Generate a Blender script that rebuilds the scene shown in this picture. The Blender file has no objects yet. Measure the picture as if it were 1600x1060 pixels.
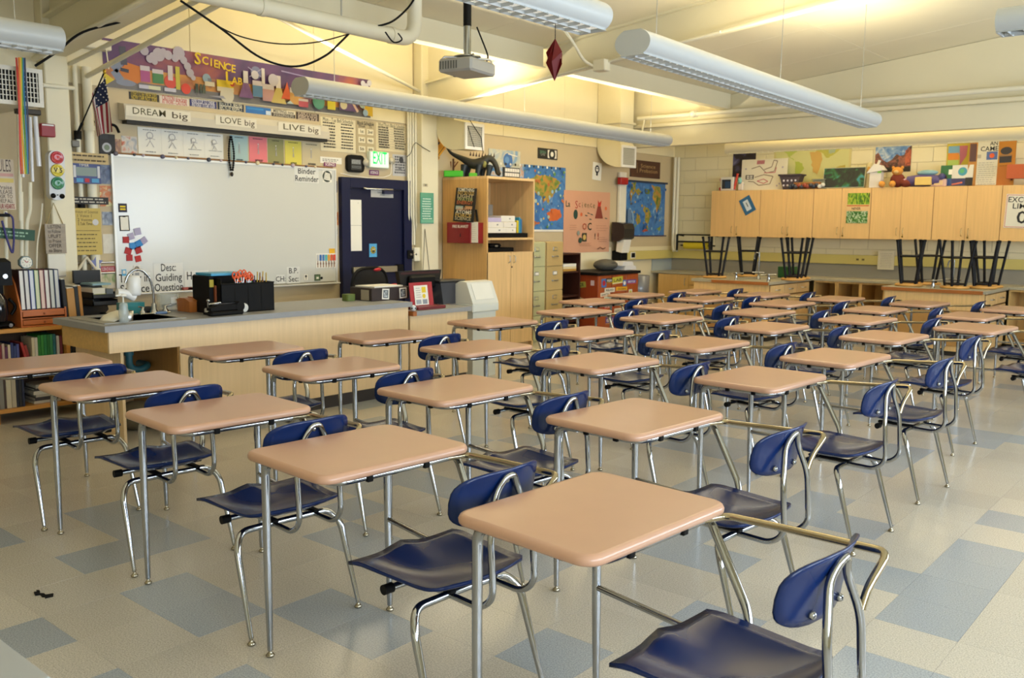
import bpy, math, random
from mathutils import Vector, Matrix
random.seed(7)
S = bpy.context.scene
COL = S.collection
PI = math.pi

# ------------------------------------------------------------------ camera
CAM = Vector((0, 0, 1.52)); FPX = 1409.6
_y, _p, _r = math.radians(49.79), math.radians(7.19), math.radians(.514)
FWD = Vector((-math.cos(_y)*math.cos(_p), math.sin(_y)*math.cos(_p), -math.sin(_p)))
_rt = Vector((math.sin(_y), math.cos(_y), 0)); _up = _rt.cross(FWD)
RGT = math.cos(_r)*_rt + math.sin(_r)*_up
UPV = -math.sin(_r)*_rt + math.cos(_r)*_up
cd = bpy.data.cameras.new('camera'); cam = bpy.data.objects.new('camera', cd); COL.objects.link(cam)
cd.sensor_width = 36; cd.sensor_fit = 'HORIZONTAL'; cd.lens = FPX/1600*36; cd.clip_start = .05; cd.clip_end = 100
cam.matrix_world = Matrix(((RGT.x, UPV.x, -FWD.x, CAM.x), (RGT.y, UPV.y, -FWD.y, CAM.y), (RGT.z, UPV.z, -FWD.z, CAM.z), (0, 0, 0, 1)))
cd.dof.use_dof = True; cd.dof.focus_distance = 3.6; cd.dof.aperture_fstop = 6.3
S.camera = cam

# ------------------------------------------------------------------ light and exposure
S.view_settings.view_transform = 'Standard'; S.view_settings.look = 'None'
S.view_settings.gamma = 1; S.view_settings.use_curve_mapping = False
S.view_settings.exposure = -0.38
S.cycles.use_denoising = True
S.cycles.max_bounces = 7; S.cycles.diffuse_bounces = 4; S.cycles.glossy_bounces = 4; S.cycles.transparent_max_bounces = 8
S.cycles.sample_clamp_indirect = 6; S.cycles.caustics_reflective = False; S.cycles.caustics_refractive = False
wd = bpy.data.worlds.new('world'); S.world = wd; wd.use_nodes = True
_bg = wd.node_tree.nodes['Background']; _bg.inputs[0].default_value = (.72, .86, 1, 1); _bg.inputs[1].default_value = 1.0
def area_light(name, loc, rot, sx, sy, power, col):
    l = bpy.data.lights.new(name, 'AREA'); l.shape = 'RECTANGLE'; l.size = sx; l.size_y = sy; l.energy = power; l.color = col
    o = bpy.data.objects.new(name, l); o.location = loc; o.rotation_euler = rot; COL.objects.link(o); return o
XL, XR, YF, YB = -7.8, 2.6, -1.6, 13.35          # room: left (whiteboard) wall, window wall, rear, back wall
WIN = [(-1.0, 1.0), (1.4, 3.4), (3.8, 5.8), (6.2, 8.2), (8.6, 10.6)]      # windows along the right wall (y from, to)
DAY = (.77, .885, 1)
for a, b in WIN:                                  # daylight coming in at each window
    area_light('window_daylight', (XR+.12, (a+b)/2, 1.75), (0, PI/2, 0), 1.5, b-a-.1, 180, DAY)

# ------------------------------------------------------------------ pixel -> point on a known plane of the room
def ray(x, y): return RGT*((x-800)/FPX) - UPV*((y-530)/FPX) + FWD
def ATX(x, y, X): d = ray(x, y); return CAM + d*((X-CAM.x)/d.x)
def ATY(x, y, Y): d = ray(x, y); return CAM + d*((Y-CAM.y)/d.y)
def ATZ(x, y, Z): d = ray(x, y); return CAM + d*((Z-CAM.z)/d.z)

# ------------------------------------------------------------------ materials
def lin(h):
    h = h.lstrip('#'); c = [int(h[i:i+2], 16)/255 for i in (0, 2, 4)]
    return tuple(v/12.92 if v <= .04045 else ((v+.055)/1.055)**2.4 for v in c) + (1,)
MATS = {}
def M(hexc, rough=.55, metal=0, var=.06, scale=6, coat=0, emit=0, alpha=1, spec=.5, trans=0):
    key = (hexc, rough, metal, var, scale, coat, emit, alpha, spec, trans)
    if key in MATS: return MATS[key]
    m = bpy.data.materials.new('paint_'+hexc.strip('#')); m.use_nodes = True
    nt = m.node_tree; p = nt.nodes['Principled BSDF']; c = lin(hexc)
    p.inputs['Roughness'].default_value = rough; p.inputs['Metallic'].default_value = metal
    p.inputs['Base Color'].default_value = c; p.inputs['Specular IOR Level'].default_value = spec
    if coat: p.inputs['Coat Weight'].default_value = coat; p.inputs['Coat Roughness'].default_value = .12
    if emit: p.inputs['Emission Color'].default_value = c; p.inputs['Emission Strength'].default_value = emit
    if alpha < 1: p.inputs['Alpha'].default_value = alpha
    if trans: p.inputs['Transmission Weight'].default_value = trans
    if var:
        tc = nt.nodes.new('ShaderNodeTexCoord'); nz = nt.nodes.new('ShaderNodeTexNoise'); nz.inputs['Scale'].default_value = scale
        nz.inputs['Detail'].default_value = 4
        mp = nt.nodes.new('ShaderNodeMapRange'); mp.inputs[3].default_value = 1-var; mp.inputs[4].default_value = 1+var
        mx = nt.nodes.new('ShaderNodeMix'); mx.data_type = 'RGBA'; mx.blend_type = 'MULTIPLY'; mx.inputs[0].default_value = 1
        mx.inputs[6].default_value = c
        nt.links.new(tc.outputs['Object'], nz.inputs['Vector']); nt.links.new(nz.outputs[0], mp.inputs[0])
        cb = nt.nodes.new('ShaderNodeCombineColor')
        for i in range(3): nt.links.new(mp.outputs[0], cb.inputs[i])
        nt.links.new(cb.outputs[0], mx.inputs[7]); nt.links.new(mx.outputs[2], p.inputs['Base Color'])
    MATS[key] = m; return m
def wood(hexc, axis='z', rough=.45, amt=.10, coat=0.15):
    key = ('wood', hexc, axis, rough, amt)
    if key in MATS: return MATS[key]
    m = bpy.data.materials.new('wood_'+hexc.strip('#')); m.use_nodes = True; nt = m.node_tree; p = nt.nodes['Principled BSDF']
    p.inputs['Roughness'].default_value = rough; p.inputs['Coat Weight'].default_value = coat; p.inputs['Coat Roughness'].default_value = .25
    tc = nt.nodes.new('ShaderNodeTexCoord'); mpg = nt.nodes.new('ShaderNodeMapping')
    s = {'x': (1.2, 26, 26), 'y': (26, 1.2, 26), 'z': (26, 26, 1.2)}[axis]; mpg.inputs['Scale'].default_value = s
    nz = nt.nodes.new('ShaderNodeTexNoise'); nz.inputs['Scale'].default_value = 1.6; nz.inputs['Detail'].default_value = 6; nz.inputs['Distortion'].default_value = .5
    cr = nt.nodes.new('ShaderNodeValToRGB'); c = lin(hexc)
    cr.color_ramp.elements[0].position = .3; cr.color_ramp.elements[1].position = .7
    cr.color_ramp.elements[0].color = tuple(v*(1-amt) for v in c[:3])+(1,); cr.color_ramp.elements[1].color = tuple(min(1, v*(1+amt)) for v in c[:3])+(1,)
    nt.links.new(tc.outputs['Object'], mpg.inputs[0]); nt.links.new(mpg.outputs[0], nz.inputs['Vector']); nt.links.new(nz.outputs[0], cr.inputs[0])
    nt.links.new(cr.outputs[0], p.inputs['Base Color']); MATS[key] = m; return m
def blotch(name, cols, scale=5, detail=5, rough=.5, dist=1.0, stretch=(1, 1, 1)):
    """a printed sheet of soft blotches of several colours (maps, photographs too far off to read)"""
    if name in MATS: return MATS[name]
    m = bpy.data.materials.new(name); m.use_nodes = True; nt = m.node_tree; p = nt.nodes['Principled BSDF']; p.inputs['Roughness'].default_value = rough
    tc = nt.nodes.new('ShaderNodeTexCoord'); mg = nt.nodes.new('ShaderNodeMapping'); mg.inputs['Scale'].default_value = stretch
    nz = nt.nodes.new('ShaderNodeTexNoise'); nz.inputs['Scale'].default_value = scale
    nz.inputs['Detail'].default_value = detail; nz.inputs['Distortion'].default_value = dist
    cr = nt.nodes.new('ShaderNodeValToRGB'); e = cr.color_ramp.elements
    for i, (pos, h) in enumerate(cols):
        if i < 2: e[i].position = pos
        else: e.new(pos)
    for i, (pos, h) in enumerate(cols): e[i].position = pos; e[i].color = lin(h)
    nt.links.new(tc.outputs['Object'], mg.inputs[0]); nt.links.new(mg.outputs[0], nz.inputs['Vector']); nt.links.new(nz.outputs[0], cr.inputs[0]); nt.links.new(cr.outputs[0], p.inputs['Base Color'])
    MATS[name] = m; return m
def tile_mat(name, hexc):
    m = bpy.data.materials.new(name); m.use_nodes = True; nt = m.node_tree; p = nt.nodes['Principled BSDF']; c = lin(hexc)
    g = nt.nodes.new('ShaderNodeNewGeometry')
    n1 = nt.nodes.new('ShaderNodeTexNoise'); n1.inputs['Scale'].default_value = 180; n1.inputs['Detail'].default_value = 3
    n2 = nt.nodes.new('ShaderNodeTexNoise'); n2.inputs['Scale'].default_value = 1.3; n2.inputs['Detail'].default_value = 5
    cr = nt.nodes.new('ShaderNodeValToRGB'); e = cr.color_ramp.elements
    e[0].position = .33; e[0].color = tuple(v*.72 for v in c[:3])+(1,); e[1].position = .62; e[1].color = tuple(min(1, v*1.1) for v in c[:3])+(1,)
    dv = nt.nodes.new('ShaderNodeVectorMath'); dv.operation = 'SCALE'; dv.inputs['Scale'].default_value = 1/.3048
    ad = nt.nodes.new('ShaderNodeVectorMath'); ad.operation = 'ADD'; ad.inputs[1].default_value = (100.57, 100.5, 0)
    fl = nt.nodes.new('ShaderNodeVectorMath'); fl.operation = 'FLOOR'; wn = nt.nodes.new('ShaderNodeTexWhiteNoise'); wn.noise_dimensions = '2D'
    mp = nt.nodes.new('ShaderNodeMapRange'); mp.inputs[3].default_value = .95; mp.inputs[4].default_value = 1.05
    mx = nt.nodes.new('ShaderNodeMix'); mx.data_type = 'RGBA'; mx.blend_type = 'MULTIPLY'; mx.inputs[0].default_value = 1
    L = nt.links.new
    L(g.outputs['Position'], n1.inputs['Vector']); L(g.outputs['Position'], n2.inputs['Vector']); L(n1.outputs[0], cr.inputs[0])
    L(g.outputs['Position'], dv.inputs[0]); L(dv.outputs[0], ad.inputs[0]); L(ad.outputs[0], fl.inputs[0]); L(fl.outputs[0], wn.inputs['Vector']); L(wn.outputs['Value'], mp.inputs[0])
    cb = nt.nodes.new('ShaderNodeCombineColor')
    for i in range(3): L(mp.outputs[0], cb.inputs[i])
    L(cr.outputs[0], mx.inputs[6]); L(cb.outputs[0], mx.inputs[7]); L(mx.outputs[2], p.inputs['Base Color'])
    rr = nt.nodes.new('ShaderNodeMapRange'); rr.inputs[1].default_value = .35; rr.inputs[2].default_value = .65; rr.inputs[3].default_value = .17; rr.inputs[4].default_value = .25
    L(n2.outputs[0], rr.inputs[0]); L(rr.outputs[0], p.inputs['Roughness'])
    return m

# ------------------------------------------------------------------ mesh builder
_glyph = {}
def text_mesh(s, size, bold=False):
    key = (s, bold)
    if key not in _glyph:
        cu = bpy.data.curves.new('t', 'FONT'); cu.body = s; cu.size = 1; cu.resolution_u = 2; cu.align_x = 'CENTER'; cu.align_y = 'CENTER'
        if bold: cu.offset = .018 if bold is True else bold
        o = bpy.data.objects.new('t', cu); me = o.to_mesh()
        _glyph[key] = ([tuple(v.co) for v in me.vertices], [tuple(p.vertices) for p in me.polygons])
        o.to_mesh_clear(); bpy.data.objects.remove(o); bpy.data.curves.remove(cu)
    v, f = _glyph[key]
    return [(a*size, b*size) for a, b, c in v], f
class MB:
    def __init__(s): s.v = []; s.f = []; s.fm = []; s.sm = []; s.mats = []
    def mi(s, m):
        if m not in s.mats: s.mats.append(m)
        return s.mats.index(m)
    def add(s, vs, fs, m, smooth=False):
        o = len(s.v); s.v += [tuple(v) for v in vs]; k = s.mi(m)
        for f in fs: s.f.append(tuple(i+o for i in f)); s.fm.append(k); s.sm.append(smooth)
        return s
    def bx(s, x0, x1, y0, y1, z0, z1, m, bev=0):
        if bev <= 0:
            vs = [(x, y, z) for x in (x0, x1) for y in (y0, y1) for z in (z0, z1)]
            return s.add(vs, [(0, 1, 3, 2), (4, 6, 7, 5), (0, 4, 5, 1), (2, 3, 7, 6), (0, 2, 6, 4), (1, 5, 7, 3)], m)
        b = min(bev, (x1-x0)*.45, (y1-y0)*.45, (z1-z0)*.45); vs = []; ix = {}
        X = (x0, x1); Y = (y0, y1); Z = (z0, z1); sg = (1, -1)
        for i in (0, 1):
            for j in (0, 1):
                for k in (0, 1):
                    for a in range(3):
                        ix[i, j, k, a] = len(vs)
                        vs.append((X[i]+(0 if a == 0 else sg[i]*b), Y[j]+(0 if a == 1 else sg[j]*b), Z[k]+(0 if a == 2 else sg[k]*b)))
        fs = []
        for i in (0, 1):
            q = [ix[i, 0, 0, 0], ix[i, 0, 1, 0], ix[i, 1, 1, 0], ix[i, 1, 0, 0]]; fs.append(q if i == 0 else q[::-1])
            q = [ix[0, i, 0, 1], ix[1, i, 0, 1], ix[1, i, 1, 1], ix[0, i, 1, 1]]; fs.append(q if i == 0 else q[::-1])
            q = [ix[0, 0, i, 2], ix[0, 1, i, 2], ix[1, 1, i, 2], ix[1, 0, i, 2]]; fs.append(q if i == 0 else q[::-1])
        def fix(q):                                   # outward winding
            c = Vector(((x0+x1)/2, (y0+y1)/2, (z0+z1)/2)); p = [Vector(vs[i]) for i in q]
            n = (p[1]-p[0]).cross(p[2]-p[0]); ce = sum(p, Vector())/len(p)
            return q if n.dot(ce-c) > 0 else q[::-1]
        for i in (0, 1):
            for j in (0, 1):
                fs.append([ix[i, j, 0, 0], ix[i, j, 1, 0], ix[i, j, 1, 1], ix[i, j, 0, 1]])
                fs.append([ix[i, 0, j, 0], ix[i, 1, j, 0], ix[i, 1, j, 2], ix[i, 0, j, 2]])
                fs.append([ix[0, i, j, 1], ix[1, i, j, 1], ix[1, i, j, 2], ix[0, i, j, 2]])
                for k in (0, 1): fs.append([ix[i, j, k, 0], ix[i, j, k, 1], ix[i, j, k, 2]])
        return s.add(vs, [fix(q) for q in fs], m)
    def tube(s, pts, r, m, n=10, fillet=0, fs=5, caps=True, closed=False):
        P = [Vector(p) for p in pts]
        R = list(r) if isinstance(r, (list, tuple)) else [r]*len(P)
        if fillet > 0 and len(P) > 2:
            Q = [P[0]]; RR = [R[0]]
            for i in range(1, len(P)-1):
                a, b, c = P[i-1], P[i], P[i+1]; d1 = (a-b); d2 = (c-b)
                t = min(fillet, d1.length*.49, d2.length*.49)
                p1 = b+d1.normalized()*t; p2 = b+d2.normalized()*t
                for k in range(fs+1):
                    u = k/fs; Q.append(p1*(1-u)**2+b*2*u*(1-u)+p2*u*u); RR.append(R[i])
            Q.append(P[-1]); RR.append(R[-1]); P, R = Q, RR
        vs = []; N = len(P); ref = None
        for i in range(N):
            if closed: t = (P[(i+1) % N]-P[i-1])
            else: t = (P[min(i+1, N-1)]-P[max(i-1, 0)])
            t = t.normalized() if t.length > 1e-9 else Vector((0, 0, 1))
            if ref is None: ref = t.orthogonal().normalized()
            ref = (ref-t*ref.dot(t)); ref = ref.normalized() if ref.length > 1e-6 else t.orthogonal().normalized()
            bi = t.cross(ref)
            for k in range(n):
                a = 2*PI*k/n; vs.append(P[i]+(ref*math.cos(a)+bi*math.sin(a))*R[i])
        fs_ = []
        for i in range(N if closed else N-1):
            j = (i+1) % N
            for k in range(n): fs_.append((i*n+k, i*n+(k+1) % n, j*n+(k+1) % n, j*n+k))
        s.add(vs, fs_, m, True)
        if caps and not closed:
            s.add(vs[:n], [tuple(range(n))[::-1]], m); s.add(vs[-n:], [tuple(range(n))], m)
        return s
    def cyl(s, p0, p1, r, m, n=16, r1=None): return s.tube([p0, p1], [r, r if r1 is None else r1], m, n)
    def lathe(s, prof, m, n=24, c=(0, 0, 0), smooth=True, ax='z'):
        vs = []
        for r, z in prof:
            for k in range(n):
                a = 2*PI*k/n; p = (r*math.cos(a), r*math.sin(a), z)
                if ax == 'y': p = (p[0], p[2], p[1])
                if ax == 'x': p = (p[2], p[0], p[1])
                vs.append((p[0]+c[0], p[1]+c[1], p[2]+c[2]))
        fl = (ax == 'y')
        fs = []
        for i in range(len(prof)-1):
            for k in range(n):
                q = (i*n+k, i*n+(k+1) % n, (i+1)*n+(k+1) % n, (i+1)*n+k); fs.append(q[::-1] if fl else q)
        s.add(vs, fs, m, smooth)
        if prof[0][0] > 1e-4: q = tuple(range(n))[::-1]; s.add(vs[:n], [q[::-1] if fl else q], m)
        if prof[-1][0] > 1e-4: q = tuple(range(n)); s.add(vs[-n:], [q[::-1] if fl else q], m)
        return s
    def ell(s, c, r, m, n=14, k=9, rot=None):
        vs = []; fs = []
        for i in range(k+1):
            th = PI*i/k
            for j in range(n):
                ph = 2*PI*j/n; p = Vector((r[0]*math.sin(th)*math.cos(ph), r[1]*math.sin(th)*math.sin(ph), -r[2]*math.cos(th)))
                if rot: p = rot @ p
                vs.append(p+Vector(c))
        for i in range(k):
            for j in range(n): fs.append((i*n+j, i*n+(j+1) % n, (i+1)*n+(j+1) % n, (i+1)*n+j))
        return s.add(vs, fs, m, True)
    def prism(s, poly, a, b, m, ax='z', smooth=False):
        """poly (2-D, counter-clockwise) extruded from a to b along ax; 2-D axes: z->(x,y), y->(x,z), x->(y,z)"""
        def P(u, v, w): return {'z': (u, v, w), 'y': (u, w, v), 'x': (w, u, v)}[ax]
        n = len(poly); vs = [P(u, v, a) for u, v in poly]+[P(u, v, b) for u, v in poly]
        side = [(i, (i+1) % n, (i+1) % n+n, i+n) for i in range(n)]; c0 = tuple(range(n))[::-1]; c1 = tuple(range(n, 2*n))
        if ax == 'y': side = [q[::-1] for q in side]; c0 = c0[::-1]; c1 = c1[::-1]
        s.add(vs, side, m, smooth); s.add(vs, [c0, c1], m); return s
    def quad(s, p, m): return s.add(p, [tuple(range(len(p)))], m)
    def xf(s, mtx): s.v = [tuple(mtx @ Vector(v)) for v in s.v]; return s
    def build(s, name, parent=None, loc=None, rotz=0, mw=None, label=None, cat=None, group=None, kind=None):
        me = bpy.data.meshes.new(name); me.from_pydata(s.v, [], s.f); 
        for m in s.mats: me.materials.append(m)
        me.polygons.foreach_set('material_index', s.fm); me.polygons.foreach_set('use_smooth', s.sm); me.update()
        o = bpy.data.objects.new(name, me); COL.objects.link(o)
        if parent: o.parent = parent
        if loc is not None: o.location = loc
        if rotz: o.rotation_euler = (0, 0, rotz)
        if mw is not None: o.matrix_local = mw
        return tag(o, label, cat, group, kind)
def tag(o, label=None, cat=None, group=None, kind=None):
    if label: o['label'] = label
    if cat: o['category'] = cat
    if group: o['group'] = group
    if kind: o['kind'] = kind
    return o
def thing(name, label, cat, loc=(0, 0, 0), rotz=0, group=None, mw=None, kind=None):
    o = bpy.data.objects.new(name, None); COL.objects.link(o); o.location = loc; o.rotation_euler = (0, 0, rotz)
    o.empty_display_size = .1
    if mw is not None: o.matrix_world = mw
    return tag(o, label, cat, group, kind)
def part(name, mesh_of, parent, loc=(0, 0, 0), mw=None):      # another part sharing a mesh
    o = bpy.data.objects.new(name, mesh_of.data if hasattr(mesh_of, 'data') else mesh_of); COL.objects.link(o); o.parent = parent
    if mw is not None: o.matrix_local = mw
    else: o.location = loc
    return o
def dup(root, loc, rotz, label=None, group=None):
    r = root.copy(); COL.objects.link(r); r.location = loc; r.rotation_euler = (0, 0, rotz)
    if label: r['label'] = label
    if group: r['group'] = group
    for ch in list(root.children):
        c = ch.copy(); COL.objects.link(c); c.parent = r
        for g in list(ch.children):
            d = g.copy(); COL.objects.link(d); d.parent = c
    return r
# frames: columns right / up / out-of-the-surface
def FX(p): return Matrix(((0, 0, 1, p[0]), (1, 0, 0, p[1]), (0, 1, 0, p[2]), (0, 0, 0, 1)))     # faces +x (on the whiteboard wall)
def FY(p): return Matrix(((1, 0, 0, p[0]), (0, 0, -1, p[1]), (0, 1, 0, p[2]), (0, 0, 0, 1)))    # faces -y (on the back wall)
class Flat(MB):
    """a flat printed thing: w x h, local x right, y up, z out; drawing in 0..1 fractions, each ink layer a hair proud"""
    def __init__(s, w, h, base, t=.003, bev=0):
        super().__init__(); s.w = w; s.h = h; s.bx(-w/2, w/2, -h/2, h/2, 0, t, base, bev); s.k = t
    def pt(s, x, y): return ((x-.5)*s.w, (y-.5)*s.h, s.k)
    def up(s): s.k += .0005
    def rect(s, a, b, c, d, m): s.up(); return s.quad([s.pt(a, b), s.pt(c, b), s.pt(c, d), s.pt(a, d)], m)
    def poly(s, pts, m): s.up(); return s.quad([s.pt(*p) for p in pts], m)
    def disc(s, x, y, r, m, n=18, ry=None, asp=True):
        s.up(); q = s.pt(x, y); r2 = r if ry is None else ry
        return s.quad([(q[0]+r*s.w*math.cos(2*PI*i/n), q[1]+r2*(s.w if asp else s.h)*math.sin(2*PI*i/n), s.k) for i in range(n)], m)
    def line(s, pts, wd, m):
        s.up()
        for a, b in zip(pts, pts[1:]):
            A = Vector(s.pt(*a)); B = Vector(s.pt(*b)); d = (B-A)
            if d.length < 1e-6: continue
            n = Vector((-d.y, d.x, 0)).normalized()*wd/2; s.quad([A-n, B-n, B+n, A+n], m)
        return s
    def txt(s, t, x, y, size, m, bold=False, rot=0, fit=None):
        s.up(); v, f = text_mesh(t, size, bold); q = s.pt(x, y); c, sn = math.cos(rot), math.sin(rot)
        if fit and v:
            wd = max(a for a, b in v)-min(a for a, b in v); kx = fit*s.w/wd if wd > 0 else 1
        else: kx = 1
        return s.add([(q[0]+a*kx*c-b*sn, q[1]+a*kx*sn+b*c, s.k) for a, b in v], f, m)
    def frame(s, wd, m, t=.008):
        w, h = s.w/2, s.h/2
        s.bx(-w-wd, -w, -h-wd, h+wd, 0, t, m); s.bx(w, w+wd, -h-wd, h+wd, 0, t, m); s.bx(-w, w, h, h+wd, 0, t, m); s.bx(-w, w, -h-wd, -h, 0, t, m)
        return s
    def hang(s, name, F, p, label=None, cat=None, group=None, rot=0, parent=None, out=.001, tilt=0):
        q = Vector(p); fm = F(q); n = Vector((fm[0][2], fm[1][2], fm[2][2])); fm = F(q+n*out)
        if rot: fm = fm @ Matrix.Rotation(rot, 4, 'Z')
        if tilt: fm = fm @ Matrix.Rotation(tilt, 4, 'X')
        me = s.build(name, label=label, cat=cat, group=group)
        if parent: me.parent = parent
        me.matrix_world = fm; return me
def rectX(x0, y0, x1, y1, X):        # pixel rect (top-left, bottom-right) on a plane of constant x -> centre, w, h
    a, b = ATX(x0, y0, X), ATX(x1, y1, X); return Vector((X, (a.y+b.y)/2, (a.z+b.z)/2)), abs(b.y-a.y), abs(a.z-b.z)
def rectY(x0, y0, x1, y1, Y):
    a, b = ATY(x0, y0, Y), ATY(x1, y1, Y); return Vector(((a.x+b.x)/2, Y, (a.z+b.z)/2)), abs(b.x-a.x), abs(a.z-b.z)
ORD = ['first', 'second', 'third', 'fourth', 'fifth', 'sixth', 'seventh', 'eighth', 'ninth', 'tenth', 'eleventh', 'twelfth', 'thirteenth', 'fourteenth', 'fifteenth', 'sixteenth', 'seventeenth', 'eighteenth', 'nineteenth', 'twentieth']
def scribble(f, x0, y0, x1, y1, rows, wd, m, seed=0, gap=.3, ind=.1):
    """rows of small broken strokes, like handwriting or small print too far off to read"""
    rn = random.Random(seed); f.up()
    for i in range(rows):
        y = y1-(y1-y0)*(i+.5)/rows; x = x0+rn.random()*ind*(x1-x0)
        e = x1-rn.random()*ind*2*(x1-x0)
        while x < e:
            l = (.06+.1*rn.random())*(x1-x0); b = min(x+l, e)
            A = f.pt(x, y); B = f.pt(b, y); h = wd/2
            f.quad([(A[0], A[1]-h, f.k), (B[0], B[1]-h, f.k), (B[0], B[1]+h, f.k), (A[0], A[1]+h, f.k)], m)
            x = b+l*gap
    return f
# shared materials
CHROME = M('#a9acb0', .11, 1, 0); STEEL = M('#b9bbbd', .3, 1, .03); BLACK = M('#0a0a0b', .6, 0, .04, spec=.18); WHITE = M('#e9e7e0', .55, 0, .03)
CREAM = M('#e6dcbc', .6, 0, .035, 2); CREAMG = M('#e2dabe', .45, 0, .03, 2); TAN = M('#c2b292', .75, 0, .05, 3); GLOSSB = M('#08080a', .3, 0, .03, spec=.25); MAPLE = wood('#d9b67f', 'z'); MAPLEH = wood('#d9b67f', 'x')
GREY = M('#8d8e90', .45, 0, .05, 60); PAPER = M('#e8e5da', .7, 0, .02); INK = M('#1c1c20', .7, 0, 0); PENCIL = M('#8a8a8a', .8, 0, 0); RED = M('#a5161a', .4, 0, .03)
NAVY = M('#0c1236', .45, 0, .03, spec=.3); GLASS = M('#f4fbff', .03, 0, 0, trans=.95, spec=.5)

# ================================================================== the room
XS, ZF = -5.97, 3.76
def zc(x): return 3.13+.108*(x-XL)                # sloping ceiling, rising away from the whiteboard wall; a higher flat strip runs above that wall
K = 'structure'
MB().bx(XL-.15, XR+.15, YF-.15, YB+.15, -.12, -.002, M('#5d543f', .8)).build('floor', kind=K)
floor = bpy.data.objects['floor']
# floor tiles, 12 inches square: beige with scattered blue ones
T = .3048
BLUE = {(-11, 5), (-10, 5), (-15, 6), (-14, 6), (-13, 6), (-13, 5), (-11, 3), (-15, 4), (-9, 6), (-8, 6), (-9, 3), (-8, 4), (-6, 7), (-3, 11), (-3, 12), (-3, 13), (-3, 14),
        (-3, 16), (-2, 16), (-4, 12), (-3, 9), (-2, 9), (-5, 9), (-10, 8), (-11, 8), (-12, 9), (-8, 9), (-7, 11), (-6, 11), (-9, 11), (-5, 14), (-6, 15)}
KNOWN = lambda i, j: (j <= 9 and i <= -5) or (i >= -4 and j <= 18)
beige = tile_mat('beige_speckled_tile', '#c4beb2'); blue = tile_mat('blue_grey_speckled_tile', '#a4abb2')
rt = random.Random(5); tiles = []
for i in range(-25, 9):
    for j in range(-6, 44):
        x0, y0 = max((i-.57)*T, XL), max((j+.5)*T, YF); x1, y1 = min((i+.43)*T, XR), min((j+1.5)*T, YB)
        if x1-x0 < .02 or y1-y0 < .02: continue
        b = (i, j) in BLUE or (not KNOWN(i, j) and rt.random() < .2)
        c = Vector(((x0+x1)/2, (y0+y1)/2, 0)); d = c-CAM; f = d.dot(FWD)
        vis = f > .3 and abs(d.dot(RGT)/f)*FPX < 830 and -560 < (-d.dot(UPV)/f)*FPX < 560
        tiles.append((-(1/f if vis else 0), x0, x1, y0, y1, b))
tiles.sort(); gap = .0006; cache = {}; rest = MB()
def tile_bm(mb, x0, x1, y0, y1, m):
    a, b, c, d = x0+gap, x1-gap, y0+gap, y1-gap
    mb.add([(a, c, 0), (b, c, 0), (b, d, 0), (a, d, 0), (a-gap, c-gap, -.002), (b+gap, c-gap, -.002), (b+gap, d+gap, -.002), (a-gap, d+gap, -.002)],
           [(0, 1, 2, 3), (0, 4, 5, 1), (1, 5, 6, 2), (2, 6, 7, 3), (3, 7, 4, 0)], m)
for n, (k, x0, x1, y0, y1, b) in enumerate(tiles):
    m = blue if b else beige
    if n < 296:
        w, h = (x1-x0)/2, (y1-y0)/2; key = (b, round(w, 4), round(h, 4))
        if key not in cache:
            t = MB(); tile_bm(t, -w, w, -h, h, m); cache[key] = t.build('tile', floor, (x0+w, y0+h, 0))
        else: part('tile', cache[key], floor, (x0+w, y0+h, 0))
    else: tile_bm(rest, x0, x1, y0, y1, m)
rest.build('far_tile', floor, kind='stuff')

# walls
MB().bx(XL-.15, XL, YF-.15, YB+.15, -.1, ZF+.05, TAN).build('wall_left', kind=K); wl = bpy.data.objects['wall_left']
for a, b in ((YF, .9), (.91, 3.24), (3.43, 4.6), (4.604, 6.0), (6.004, 7.40), (7.70, 9.0), (9.004, 10.3), (10.304, 11.55), (11.78, YB)):     # pale boards above the tan tackboard
    MB().bx(XL, XL+.012, a, b, 2.665, ZF-.01, CREAM, .003).build('panel', wl)
for a, b in ((8.9, 11.55), (11.9, YB)): MB().bx(XL, XL+.006, a, b, .1, 1.2, CREAM).build('panel', wl)
def sloped_wall(name, y0, y1, m):
    MB().prism([(XL-.15, -.1), (XR+.15, -.1), (XR+.15, zc(XR+.15)+.02), (XS, zc(XS)+.02), (XS, ZF+.05), (XL-.15, ZF+.05)], y0, y1, m, 'y').build(name, kind=K); return bpy.data.objects[name]
wb = sloped_wall('wall_back', YB, YB+.15, M('#cfc6a8', .8)); sloped_wall('wall_rear', YF-.15, YF, CREAM)
BW, BH = .406, .203                               # painted concrete blocks of the back wall
bm_block = {}
for r in range(14):
    z0 = r*BH; x = XL-(BW/2 if r % 2 else 0)
    while x < XR:
        a, b = max(x, XL), min(x+BW, XR); x += BW
        if z0 < .78 or z0 > 2.75 or b-a < .05 or b > 1.0: continue
        w = b-a-.006
        if round(w, 3) not in bm_block:
            bm_block[round(w, 3)] = MB().bx(-w/2, w/2, -.008, 0, -BH/2+.003, BH/2-.003, M('#e3dab9', .6, 0, .03, 8), .003).build('block', wb, ((a+b)/2, YB, z0+BH/2))
        else: part('block', bm_block[round(w, 3)], wb, ((a+b)/2, YB, z0+BH/2))
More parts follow.
